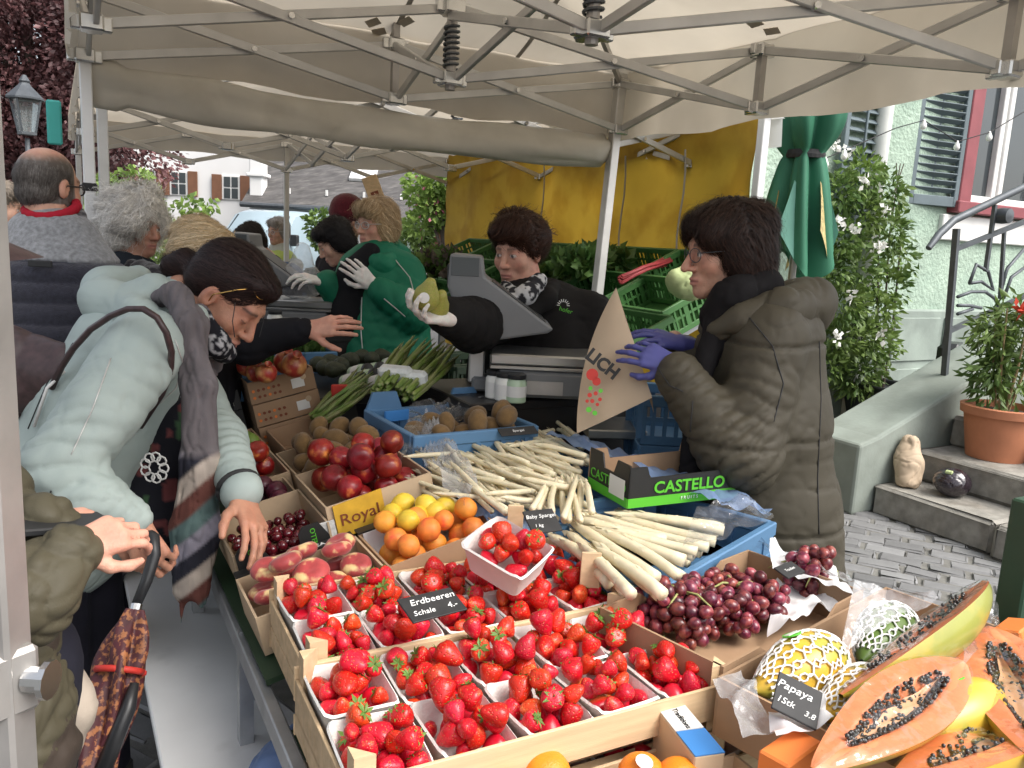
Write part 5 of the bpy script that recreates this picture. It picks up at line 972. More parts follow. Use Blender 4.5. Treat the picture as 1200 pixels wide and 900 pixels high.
# ---------------------------------------------------------------- grapes
gc0 = PZ(848, 782, .93); gc1 = PZ(1012, 692, .93); ux = unit(gc1-gc0); Rg_ = np.stack([ux, np.cross((0, 0, 1), ux), [0, 0, 1]], 1); Lg = np.linalg.norm(gc1-gc0)
gcart = carton('grape_carton', gc0-np.array([0, 0, .09]), Rg_, Lg, .27, .09, 'card', 'brown carton of red grapes lined with white paper and film', notch=.02)
GM = lathe_fruit('grape', ball(8, 1.22), 'grape', 12, .02)
def grapes(c, n, L, W, seed, label, heap, Rg2):
    e = empty('grape_bunch', tuple(c), label, 'grapes', 'bunches of red grapes'); q = random.Random(seed)
    for u, v, z, r in drop(n, L, W, .0125, seed, .15, 0, 12, heap=heap):
        o = link('grape', GM, e); p = V3(c)+Rg2@np.array([u-L/2, v-W/2, z]); o.matrix_basis = mat4(rrot(), p, r)
    top = V3(c)+np.array([0, 0, .055]); 
    for k in range(4):
        a = k*1.6+seed; d = np.array([cos(a), sin(a), 0]); MB().tube([top-d*.01+(0, 0, .012), top+d*.03+(0, 0, .018), top+d*.06+(0, 0, .004), top+d*.075+(0, .01, -.015)], [.0028, .0024, .002, .0012], 6).build('stem', 'grape_stem', e, True)
    return e
gz = .865
grapes((*PZ(800, 712, .9)[:2], gz), 110, .18, .19, 5, 'bunch of red grapes with a pale green stem by the crate corner', .06, Rg_); grapes((*PZ(860, 702, .9)[:2], gz), 120, .2, .19, 6, 'bunch of red grapes heaped in the middle of the lined carton', .06, Rg_); grapes((*PZ(945, 682, .9)[:2], gz+.01), 40, .11, .09, 7, 'small bunch of dark grapes on the white tissue', .05, Rg_)
sheet('tissue_paper', (PZ(900, 742, .885), PZ(985, 708, .89), PZ(975, 672, .89), PZ(905, 690, .885)), 24, .03, 'tissue', 'crumpled white tissue paper under the grapes', 11, cat='paper'); sheet('tissue_paper', (PZ(905, 668, .935), PZ(1000, 694, .93), PZ(975, 658, .945), PZ(900, 638, .95)), 24, .03, 'tissue', 'crumpled white tissue paper at the back of the grape carton', 13, cat='paper')
sheet('plastic_film', (PZ(1014, 694, .925), PZ(1022, 690, .965), PZ(893, 634, .97), PZ(885, 642, .93)), 22, .02, 'film', 'clear film liner around the rim of the grape carton', 17)
# ---------------------------------------------------------------- papayas
qa, qb = PZ(835, 790, .93), PZ(1015, 695, .93); ux = unit(qb-qa); Rp = np.stack([ux, np.cross((0, 0, 1), ux), [0, 0, 1]], 1); O = qa+Rp@np.array([.0, -.30, -.10])
carton('papaya_carton', O, Rp, .60, .29, .10, 'card', 'brown carton of papayas with clear film at its edge', notch=.0)
MB().box(PZ(925, 893, .92), (.09, .045, .05), Rp, .003).build('carton_corner', 'ink_orange', label='bright orange printed corner flap of the papaya carton', cat='carton flap')
MB().box(PZ(1190, 745, .98), (.08, .045, .04), Rp@rotx(-.3), .003).build('carton_corner', 'ink_orange', label='orange printed flap standing behind the cut papayas', cat='carton flap')
def papaya_prof(t): return .40*(sin(pi*min(1, t*.98+.01))**.62)*(.74+.42*t-.08*cos(t*pi))
def half_papaya(T, H, n, wid, label):
    T, H = V3(T), V3(H); y = unit(H-T); n = unit(V3(n)-y*(V3(n)@y)); x = np.cross(y, n); R = np.stack([x, y, n], 1); L = np.linalg.norm(H-T); e = empty('papaya_half', tuple(T), label, 'papaya', 'cut papaya halves'); N, K = 22, 12; rr = lambda t: wid*papaya_prof(t)/.40*.5
    sk = MB().xf(R, T); sk.grid(lambda u, v: (rr(u)*cos(pi*(1+v)), L*u, rr(u)*sin(pi*(1+v))), N, K); sk.build('skin', 'papaya_skin', e, True)
    def cav(a, t): k = 1-(a/.42)**2-((t-.52)/.36)**2; return max(0., k)
    fl = MB().xf(R, T)
    def ff(u, v): a = 2*v-1; c = cav(a, u); return (rr(u)*a*.995, L*u, -.35*wid*min(1, c*1.4)*.55+.003*(1-abs(a)))
    fl.grid(ff, 34, 22); fl.build('flesh', 'papaya_flesh', e, True)
    pi_ = MB().xf(R, T); pi_.grid(lambda u, v: (rr(.2+.62*u)*(2*v-1)*.20*sin(pi*u)*(1+.6*float(vnoise(np.array([u*14., v*3., L*40])))), L*(.2+.62*u), -.30*wid*.5*min(1, 1.4*cav((2*v-1)*.2, .2+.62*u))+.005+.004*float(vnoise(np.array([u*20., v*8., L*9])))), 16, 6); pi_.build('seed_membrane', 'papaya_pith', e, True)
    sd = MB(); q = random.Random(int(L*1e5)); ub = MB().lathe(ball(5), 7); uv = np.array(ub.v)
    for k in range(280):
        t = q.uniform(.2, .84); a = q.choice((-1, 1))*q.uniform(.06, .40)*sqrt(max(0, 1-((t-.52)/.36)**2)); c = cav(a, t); sd.xf(R*q.uniform(.0027, .0038), T+R@np.array([rr(t)*a, L*t, -.35*wid*.55*min(1, c*1.4)+.006+q.uniform(0, .004)])).add(uv, ub.f)
    sd.build('seed', 'papaya_seed', e, True, kind='stuff')
    fi = MB().xf(R, T); fi.grid(lambda u, v: (rr(u)*(2*v-1)*1.01, L*u, .004+.004*float(vnoise(np.array([u*9., v*6., L*30])))), 30, 14); fi.build('cling_film', 'wrap', e, True)
    return e
view = unit(-FW)
half_papaya(PZ(953, 902, .975), PZ(1128, 776, 1.01), np.array([-.45, -.35, 1.]), .108, 'cut papaya half in film lying flat with all its seeds in view'); half_papaya(PZ(985, 815, .965), PZ(1152, 682, 1.06), -RT*1.+np.array([0, 0, .45])+UP*.1, .12, 'cut papaya half in film stood on edge showing its green skin'); half_papaya(PZ(1040, 925, .96), PZ(1260, 805, .97), np.array([-.5, .2, 1.]), .13, 'cut papaya half in film tilted below the bare yellow papaya'); half_papaya(PZ(1235, 905, .98), PZ(1158, 735, 1.0), np.array([-.5, -.2, 1.]), .14, 'wide cut papaya half in film beside the orange carton flap')
def whole_papaya(T, H, wid, m, label, net=True, sticker=True):
    T, H = V3(T), V3(H); y = unit(H-T); z = unit(np.array([0, 0, 1.])-y*y[2]); R = np.stack([np.cross(y, z), y, z], 1); L = np.linalg.norm(H-T); e = empty('papaya', tuple(T), label, 'papaya', 'whole papayas'); rr = lambda t: wid*papaya_prof(t)/.40*.5
    MB().xf(R, T).grid(lambda u, v: (rr(u)*cos(2*pi*v), L*u, rr(u)*sin(2*pi*v)), 20, 24).build('fruit', m, e, True)
    if net:
        b = MB().xf(R, T); nn = 13
        for s_ in (-1, 1):
            for k in range(nn): b.tube([((rr(t)+.003)*cos(2*pi*k/nn+s_*(1.5*t+.16*sin(t*44))), L*t, (rr(t)+.003)*sin(2*pi*k/nn+s_*(1.5*t+.16*sin(t*44)))) for t in [.08+.86*i/26 for i in range(27)]], .0019, 4, False)
        b.build('foam_net', 'net_foam', e, True)
    if sticker:
        t = .55; a = radians(118); p = T+R@np.array([(rr(t)+.0022)*cos(a), L*t, (rr(t)+.0022)*sin(a)]); nrm = R@np.array([cos(a), 0, sin(a)]); Rz = frame(np.cross(nrm, y), nrm); MB().xf(Rz, p).lathe([(.016, 0), (.016, .002), (.001, .002)], 16).build('sticker', 'ink_green', e); MB().xf(Rz, p).box((.0, .0, .0026), (.024, .012, .001)).build('sticker_label', 'card_white', e)
whole_papaya(PZ(885, 810, .93), PZ(985, 762, .955), .105, 'papaya_yellow', 'yellow papaya in a white foam net'); whole_papaya(PZ(1010, 775, .93), PZ(1058, 722, .945), .10, 'papaya_green', 'green papaya in a white foam net', True, False); whole_papaya(PZ(962, 840, .925), PZ(1040, 800, .93), .09, 'papaya_yellow', 'yellow papaya in a foam net behind the price board', True, False); whole_papaya(PZ(1078, 860, .955), PZ(1168, 815, .955), .09, 'papaya_yellow', 'bare yellow papaya with a green sticker between the cut halves', False, True)
sheet('tissue_paper', (PZ(905, 880, .945), PZ(975, 850, .955), PZ(960, 815, .95), PZ(900, 840, .945)), 22, .028, 'tissue', 'crumpled white tissue beside the papaya price board', 21, cat='paper'); sheet('plastic_film', (PZ(835, 795, .945), PZ(870, 870, .93), PZ(915, 860, .94), PZ(870, 780, .96)), 22, .03, 'film_hazy', 'crumpled clear film over the near edge of the papaya carton', 23); sheet('plastic_film', (PZ(985, 760, .97), PZ(1100, 700, .99), PZ(1075, 690, 1.03), PZ(1000, 685, 1.02)), 22, .02, 'film_hazy', 'milky film liner standing behind the green papaya', 25); sheet('plastic_film', (PZ(1125, 790, .98), PZ(1175, 730, 1.0), PZ(1150, 700, 1.0), PZ(1120, 740, 1.01)), 18, .03, 'film', 'bunched clear film beside the tall cut papaya', 27)
# ---------------------------------------------------------------- price boards
def board(c, xdir, ydir, w_, h_, lines, label, stick=None):
    c = V3(c); x = unit(xdir); y = unit(V3(ydir)-x*(V3(ydir)@x)); R = np.stack([x, y, np.cross(x, y)], 1); e = empty('price_board', tuple(c), label, 'price sign', 'chalk price boards'); MB().xf(R, c).box((0, 0, 0), (w_, h_, .004), None, .001).build('slate', 'slate_board', e)
    for s_, sz, ox, oy in lines: text(s_, sz, R, c+R@np.array([ox*w_, oy*h_, .0025]), 'ink_white', e, 'chalk_text', .0002, shear=.25)
    if stick is not None: MB().box(V3(stick), (.035, .006, .055), rotz(-.5), .001).build('wooden_clip', 'pale_wood', e)
    return e
def pboard(q, zs, lines, label, stick=None):
    P = [PZ(a, b, z) for (a, b), z in zip(q, zs)]; c = sum(P)/4; x = (P[1]-P[0]+P[2]-P[3])/2; y = (P[0]-P[3]+P[1]-P[2])/2; return board(c, x, y, np.linalg.norm(x), np.linalg.norm(y), lines, label, stick)
pboard(((460, 706), (522, 690), (553, 713), (489, 728)), (1.005, 1.005, .99, .99), (('Erdbeeren', .02, .05, .2), ('Schale', .016, -.22, -.22), ('4.-', .018, .3, -.2)), 'black price board lying on the strawberry punnets')
pboard(((925, 796), (980, 826), (940, 842), (891, 820)), (.995, .975, .965, .985), (('Papaya', .019, -.1, .2), ('1Stk', .015, -.25, -.2), ('3.8', .013, .3, -.25)), 'black chalk board reading Papaya, propped among the netted fruit')
pboard(((614, 600), (650, 596), (656, 622), (622, 626)), (1.03, 1.03, 1.0, 1.0), (('Baby Spargel', .014, .0, .2), ('1 kg', .012, -.2, -.2)), 'small black price board by the white asparagus', PZ(604, 606, 1.0))
pboard(((582, 503), (625, 499), (632, 508), (588, 511)), (1.045, 1.045, 1.03, 1.03), (('Spargel', .014, 0, 0),), 'small black board lying on the slim asparagus heap'); pboard(((905, 668), (925, 658), (945, 670), (925, 676)), (.965, .965, .955, .955), (('Trauben', .01, 0, 0),), 'grey price board in the grape carton')
MB().box(PZ(692, 668, .955), (.04, .006, .075), rotz(-.5), .001).build('wooden_peg', 'pale_wood', label='pale wooden label peg between strawberries and asparagus', cat='peg')
# ---------------------------------------------------------------- scales
def scale(base, Rz, label, k=1.):
    b = V3(base); R = Rz; e = empty('market_scale', tuple(b), label, 'scale', 'market scales')
    m = MB().xf(R*k, b); m.box((0, 0, .055), (.32, .30, .09), None, .012); m.build('housing', 'scale_grey', e); MB().xf(R*k, b).box((0, -.151, .045), (.12, .004, .045)).build('rating_plate', 'alu_old', e)
    p = MB().xf(R*k, b); p.box((0, 0, .108), (.37, .30, .012), None, .004); p.box((0, 0, .135), (.37, .30, .036), None, .006); p.build('weighing_plate', 'steel_plate', e)
    for dx in (-.14, .14):
        for dy in (-.12, .12): MB().xf(R*k, b).cyl((dx, dy, 0), (dx, dy, .015), .016, n=10).build('foot', 'rubber', e)
    MB().xf(R*k, b).bar((-.23, .0, .03), (-.23, .0, .26), .055, .06, (0, 1, 0), .006).build('column', 'alu', e); MB().xf(R*k, b).box((-.2, 0, .03), (.09, .1, .05), None, .008).build('column_foot', 'scale_grey', e)
    # wedge shaped display head: customer screen on one end, long sloping keyboard on the other
    prof = [(x_, z_-.06) for x_, z_ in [(-.33, .53), (-.225, .525), (-.215, .46), (.02, .30), (.0, .285), (-.16, .255), (-.24, .27), (-.30, .34), (-.335, .42)]]
    n = len(prof); v = [(x, y, z) for y in (-.13, .13) for x, z in prof]; f = [tuple(range(n))[::-1], tuple(range(n, 2*n))]+[(i, (i+1) % n, n+(i+1) % n, n+i) for i in range(n)]
    h = MB().xf(R*k, b).add(v, f).build('display_head', 'scale_grey', e); bv = h.modifiers.new('b', 'BEVEL'); bv.width = .008; bv.segments = 2
    MB().xf(R*k, b).box((-.098, 0, .3225), (.22, .22, .004), roty(radians(34.3)), .001).build('keypad', 'scale_dark', e); MB().xf(R*k, b).box((-.28, -.131, .43), (.09, .004, .06), None, .001).build('screen', 'screen', e); MB().xf(R*k, b).box((-.3365, 0, .40), (.004, .2, .07), None, .001).build('screen', 'screen', e)
    return e
sc1 = PZ(643, 464, 1.08); scale((sc1[0], sc1[1]+.05, 1.08), rotz(YAW*-1+radians(2)), 'grey market scale with wedge display standing on the black counter')
sb2 = PD(352, 385, 3.95); table('second_counter', sb2[0]-.45, sb2[0]+.5, sb2[1]-.3, sb2[1]+.3, sb2[2], 'counter_black', 'far counter carrying the second scale by the herbs', .6)
scale(sb2+np.array([0, 0, .002]), rotz(-YAW+radians(4)), 'second grey scale with a plastic bag on its pan', .95)
# plastic bag on the second scale
s = Sdf(sb2+(-.2, -.2, .1), sb2+(.2, .2, .5), .008); c = sb2+np.array([.0, 0, .15]); s.ell(c+(0, 0, .07), (.115, .10, .075)).cone(c+(0, 0, .1), c+(.01, 0, .24), .07, .03, .05)
sdf_obj(s, 'plastic_bag', 'film_hazy', None, lambda v, n: wrinkle(v, n, .02, 16)); tag(bpy.data.objects['plastic_bag'], 'knotted thin plastic bag of produce on the far scale', 'plastic bag')
# jars
def jar_proto(mb):
    e = empty('jar', (0, 0, 0)); j = MB(); j.lathe([(.03, 0), (.034, .004), (.034, .066), (.028, .076), (.028, .08)], 20); autosmooth(j.build('glass_body', mb, e)); l = MB(); l.lathe([(.031, .078), (.032, .08), (.032, .092), (.028, .095)], 20); autosmooth(l.build('lid', 'black_plastic', e)); q = MB(); q.lathe([(.0345, .02), (.0345, .056)], 20); q.f = q.f[:20]; q.i = q.i[:20]; q.build('paper_label', 'card_white', e, True); return e
used_jar = {}
def jar(p, mb, R, label, group):
    if mb not in used_jar: e = jar_proto(mb); used_jar[mb] = e; e.matrix_basis = mat4(R, p); tag(e, label, 'jar', group)
    else: copy_thing(used_jar[mb], mat4(R, p), label, group)
for px, py, mb in ((580, 466, 'jar_white'), (591, 469, 'jar_white'), (604, 471, 'jar_green')): jar(PZ(px, py, 1.08), mb, rotz(px), 'green jar with a black lid beside the two white jars on the counter' if mb == 'jar_green' else 'white labelled jar with black lid on the black counter', 'jars on the counter')
jar(PD(322, 388, 3.7), 'jar_white', I3, 'single white jar standing by the far scale', 'jars on the counter')
jb = PZ(425, 440, 1.07); table('jar_stand', jb[0]-.28, jb[0]+.28, jb[1]-.05, jb[1]+.5, 1.0, 'counter_black', 'low stand between rack and counter holding jars and avocados')
for k, (px, py) in enumerate(((404, 444), (420, 440), (434, 446), (413, 434), (428, 432), (442, 436), (452, 424), (458, 432))): jar(PZ(px, py, 1.065)-np.array([0, 0, .02]), 'jar_green', rotz(.5)@rotx(1.25)@rotz(k), 'green jar lying tilted among the avocados', 'jars among the avocados')
for k, (px, py) in enumerate(((380, 431), (390, 433), (372, 427), (400, 428), (412, 422), (425, 418), (436, 421), (446, 417), (386, 424))): put('avocado', PZ(px, py, 1.07), .034, rotz(k)@rotx(1.4), 'dark avocado lying behind the green jars', 'avocado', 'avocados')
MB().box(PZ(398, 462, 1.03), (.06, .02, .07), rotz(-.2), .004).build('red_carton', 'ink_red', label='small dark red box in front of the green jars', cat='box')
# herb crates
hb_ = empty('herb_heap')
for k, (px, py, lb) in enumerate(((345, 418, 'blue plastic crate of leafy herbs behind the pomegranates'), (400, 398, 'blue plastic crate of parsley by the green jacket'), (290, 440, 'blue plastic crate of greens beside the bending woman'))):
    c = PZ(px, py, 1.07); plastic_crate('blue_crate', c-np.array([.24, .02, .10]), rotz(.08*k), .42, .32, .12, 'crate_blue', lb, 'blue crates', False, True, k < 2)
    P, D = blob_points([(c[0]-.03+rnd.uniform(-.15, .15), c[1]+.14+rnd.uniform(-.1, .1), 1.06, .07) for _ in range(9)], 1500, 40+k); D[:, 2] += .8
    tag(link('parsley', leaf_mesh('parsley', P, D, .035, ['herb', 'leaf_pale'], 50+k, .6, idx=(nr.random(1500) < .3).astype(int))), ('bunched dark green parsley heaped behind the pomegranates', 'bunched parsley heaped by the green jacket', 'leafy greens beside the bending woman')[k], 'herbs', kind='stuff')
bpy.data.objects.remove(hb_)
# ---------------------------------------------------------------- green crates along the tarpaulin
proto = plastic_crate('green_crate', (0, 0, 0), I3, .38, .57, .17, 'crate_green', 'green slotted crate on the sloping stand under the tarpaulin', 'green crates on the slope')
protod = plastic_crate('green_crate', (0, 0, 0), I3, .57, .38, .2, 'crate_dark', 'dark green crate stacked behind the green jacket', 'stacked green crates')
proto.matrix_basis = Matrix(); 
def slopecrate(x, y, z, tilt, lab, first=[1]):
    M = mat4(roty(radians(-tilt)), (x, y, z))
    if first[0]: proto.matrix_basis = M; proto['label'] = lab; first[0] = 0
    else: copy_thing(proto, M, lab)
slots_ = []
for row, (x, z) in enumerate(((2.50, .70), (2.86, .88), (3.20, 1.06)) if False else ((2.42, .96), (2.76, 1.13), (3.06, 1.29))):
    for k in range(6): slopecrate(x, 3.15+k*.585+.08*row, z, 25, ('green slotted crate in the lowest row of the sloping stand', 'green slotted crate in the middle row of the sloping stand', 'green slotted crate in the top row against the yellow tarpaulin')[row]); slots_.append((x, 3.15+k*.585+.08*row, z))
st_ = empty('sloping_stand', (2.9, 4.8, 0), 'trestle stand carrying the sloping green crates', 'stand')
for k in range(4):
    y = 3.3+k*1.1
    for x, z in ((2.5, .98), (3.3, 1.36)): MB().bar((x, y, 0), (x, y, z), .04, .04, (0, 1, 0)).build('leg', 'galv', st_)
    MB().bar((2.42, y, .93), (3.36, y, 1.38), .03, .03).build('crossbar', 'galv', st_)
for k, (x, y, lb) in enumerate(((2.6, 2.95, 0), (2.3, 3.6, 1), (2.0, 4.3, 2))):
    for j in range(4 if k else 3):
        M = mat4(rotz(.1*k-.2), (x-.2, y, .205*j))
        if k == 0 and j == 0: protod.matrix_basis = M
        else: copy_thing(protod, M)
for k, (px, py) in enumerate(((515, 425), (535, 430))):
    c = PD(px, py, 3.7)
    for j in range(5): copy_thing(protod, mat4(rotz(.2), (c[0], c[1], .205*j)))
# vegetables in the green crates
def greens(c, n, rad, size, seed, name, label, m=('herb', 'leaf'), asp=.7, up=.6):
    P, D = blob_points([(c[0]+nr.uniform(-.12, .12), c[1]+nr.uniform(-.22, .22), c[2], rad) for _ in range(8)], n, seed); D[:, 2] += up
    tag(link(name, leaf_mesh(name, P, D, size, list(m), seed, asp, .5, idx=(nr.random(n) < .4).astype(int))), label, 'vegetables', kind='stuff')
greens(PD(675, 308, 5.0), 520, .05, .075, 61, 'chard', 'dark leafy chard heaped in crates under the yellow tarpaulin'); greens(PD(710, 304, 5.2), 420, .05, .075, 62, 'spinach', 'dark spinach leaves heaped beside the rhubarb'); greens(PD(640, 318, 5.6), 420, .045, .07, 63, 'salad', 'green salad heads in the crate behind the black jacket', ('leaf_pale', 'herb')); greens(PD(520, 310, 5.8), 420, .07, .08, 64, 'radish_greens', 'mixed greens in the crate behind the green jacket', ('leaf', 'bark'))
rh = empty('rhubarb_bundle', tuple(PD(760, 318, 4.6)), 'bundle of red rhubarb stalks in a green crate', 'rhubarb')
for k in range(14): a_, b_ = PD(728+rnd.uniform(-4, 4), 328+rnd.uniform(-5, 5), 4.5), PD(782+rnd.uniform(-8, 6), 306+rnd.uniform(-4, 7), 4.8); MB().tube([a_, (a_+b_)/2+(0, 0, .01), b_], [.007, .008, .006], 7).build('stalk', 'rhubarb', rh, True)
cc = PD(806, 332, 3.95); s = Sdf(cc-.16, cc+.16, .01); s.ell(cc, (.10, .10, .085)); sdf_obj(s, 'cabbage', 'cabbage', None, lambda v, n: wrinkle(v, n, .03, 22)); tag(bpy.data.objects['cabbage'], 'pale green pointed cabbage in a green crate beside the brown haired woman', 'cabbage')
# blue crates stacked under the paper bag
bp_ = PD(750, 505, 2.55); q0 = None
for j in range(7):
    M = (bp_[0]+.02, bp_[1]+.02, .01+.162*j)
    e_ = plastic_crate('blue_crate', M, rotz(-YAW), .3, .26, .16, 'crate_blue', ('lowest', 'second', 'third', 'fourth', 'fifth', 'sixth', 'topmost')[j]+' blue crate of the stack behind the paper bag', 'stacked blue crates', True)
# stack of green crates by the far stall
c = PD(372, 300, 6.5)
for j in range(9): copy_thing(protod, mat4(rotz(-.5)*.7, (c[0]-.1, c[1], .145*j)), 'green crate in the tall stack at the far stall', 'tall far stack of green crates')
# ---------------------------------------------------------------- paper bag held open, with print
hold = 2.08
A_, B_, C_, D_ = PD(722, 337, 2.38), PD(764, 466, 2.26), PD(676, 508, 2.34), PD(682, 432, 2.38); E_ = PD(739, 392, 2.44)
def bagfn(side):
    def fn(u, v):
        l = A_*(1-v)+C_*v; r = A_*(1-v)+B_*v; k = 4*u*(1-u)*v*(1.25-v); p = l*(1-u)+r*u; l2 = D_-(A_*.42+C_*.58); p = p+l2*(1-u)*4*v*(1-v)*.9
        return p+side*unit(-FW)*(.018*k*2)+unit(-FW)*.006*float(vnoise(p*14))*v
    return fn
bag = empty('paper_bag', tuple(C_), 'brown paper bag with red vegetable print held open by blue gloves', 'paper bag')
for s_ in (1, -1): fabric(bagfn(s_), 18, 22, 'bag_side', 'kraft', bag)
F2 = [E_, B_, A_]; fabric(lambda u, v: A_*(1-v)+(B_*(1-u)+(B_+(E_-A_)*.35+unit(-FW)*-.05)*u)*v+(E_-A_*.58-B_*.42)*u*4*v*(1-v)*.8, 8, 14, 'bag_gusset', 'kraft', bag)
gx = unit(PD(714, 436, 2.1)-PD(686, 414, 2.1)); gy = unit(UP-gx*(UP@gx)); Rbag = np.stack([gx, gy, np.cross(gx, gy)], 1)
text('LICH', .05, Rbag, PD(706, 427, 2.285), 'ink_black', bag, sx=.95, bold=.0022)
for k, (px, py, r_, m_) in enumerate(((690, 439, .017, 'ink_red'), (695, 447, .012, 'ink_red'), (687, 463, .0065, 'ink_red'), (694, 461, .006, 'ink_red'), (690, 470, .006, 'ink_red'), (699, 468, .0055, 'ink_red'), (684, 470, .005, 'ink_red'), (696, 474, .005, 'ink_red'), (686, 480, .008, 'ink_green'), (693, 484, .007, 'ink_green'), (700, 458, .006, 'ink_green'), (688, 455, .006, 'ink_green'))):
    p = PD(px+4, py, 2.285); MB().xf(Rbag, p).lathe([(r_, 0), (r_, .0008), (.001, .0008)], 14).build('printed_fruit', m_, bag)
# bench under the bag: weighing tray edge
tr = PZ(715, 505, 1.0); MB().box(tr+np.array([.06, .08, -.01]), (.2, .22, .03), rotz(-.4), .004).build('steel_tray', 'steel_plate', label='low steel tray edge beneath the paper bag', cat='tray')
# ---------------------------------------------------------------- on the step: paper bag and wrapped cabbage
p = np.array([4.66, 3.02, .2]); s = Sdf(p+(-.2, -.2, -.03), p+(.25, .2, .4), .008); s.chain([p+(0, .05, .03), p+(.03, .08, .15), p+(.06, .1, .26)], [.075, .085, .06], .04); s.cut(p+(0, 0, .003), (0, 0, -1))
sdf_obj(s, 'crumpled_bag', 'kraft', None, lambda v, n: wrinkle(v, n, .035, 12)); tag(bpy.data.objects['crumpled_bag'], 'crumpled brown paper bag leaning on the cheek wall', 'paper bag')
p = np.array([4.74, 2.83, .2]); s = Sdf(p-.2, p+.25, .008); s.ell(p+(0, 0, .088), (.11, .105, .088)); sdf_obj(s, 'wrapped_cabbage', 'black_bag', None, lambda v, n: wrinkle(v, n, .02, 18)); wc_ = tag(bpy.data.objects['wrapped_cabbage'], 'round dark purple cabbage in shiny wrap on the step', 'cabbage'); MB().box(p+(-.07, -.01, .16), (.03, .04, .02), rotz(.3), .008).build('pale_stub', 'cabbage', wc_)
# blue bag on the bench end
p = PZ(352, 905, .50); s = Sdf(p-.16, p+.16, .007); s.ell(p+(0, 0, .02), (.09, .11, .05)).cut((p[0], p[1], .4705), (0, 0, -1)); sdf_obj(s, 'blue_bag', 'film_blue', None, lambda v, n: wrinkle(v, n, .045, 16)); tag(bpy.data.objects['blue_bag'], 'crumpled blue plastic bag at the end of the white bench', 'plastic bag')
# wooden sign behind the green jacket
c = PD(440, 228, 5.2); R_ = np.stack([_r0, unit(np.cross(_fh*-1, _r0)), -_fh], 1)@rotz(radians(22)); sg = empty('wooden_sign', tuple(c), 'pale wooden sign on a stake behind the blonde woman', 'sign'); MB().xf(R_, c).box((0, 0, 0), (.1, .24, .02), None, .004).build('board', 'pale_wood', sg); MB().xf(R_, c).box((0, -.02, .012), (.05, .08, .002), None, .001).build('picture', 'ink_brown', sg); MB().bar(c-np.array([0, 0, .1]), (c[0], c[1], 0), .03, .02, (0, 1, 0)).build('stake', 'pale_wood', sg)
# ---------------------------------------------------------------- people
mat('skin', (1, 1, 1), .5, .10, 45, .3, 260, sss=.12, attr=True, spec=.38, crease=(60, .12, .002)); mat('hair', (1, 1, 1), .5, .12, 60, .25, 120, attr=True, spec=.22, stretch=(1, 1, 1)); mat('cloth', (1, 1, 1), .85, .1, 14, .2, 420, attr=True, spec=.15, crease=(9, .45, .012)); mat('shell', (1, 1, 1), .6, .08, 10, .12, 420, attr=True, spec=.25, crease=(10, .4, .010)); mat('knit', (1, 1, 1), .95, .25, 90, .6, 260, attr=True, sheen=.3, spec=.2)
mat('glove_white', (.72, .70, .66), .6, .08, 20, .25, 60); mat('glove_blue', (.07, .075, .26), .45, .08, 20, .2, 60); mat('shoe', (.02, .02, .02), .5); mat('gold', (.7, .45, .15), .25, metal=1.); mat('lens', (.03, .028, .03), .08, 0, spec=.7); mat('leather', (.055, .03, .03), .4, .3, 60, .1, 90)
mat_film('clear_lens', (.93, .93, .93), .02, .03, 2)
SKIN = np.array([.56, .335, .245]); W3 = lambda R, H, sc: (lambda *p: V3(H)+R@(np.array(p)*sc))
def cat_mesh(parts):
    v = []; f = []; c = []; k = 0
    for a, b, d in parts: v.append(a); f.append(b+k); c.append(np.broadcast_to(d, a.shape)); k += len(a)
    return np.vstack(v), np.vstack(f), np.vstack(c)
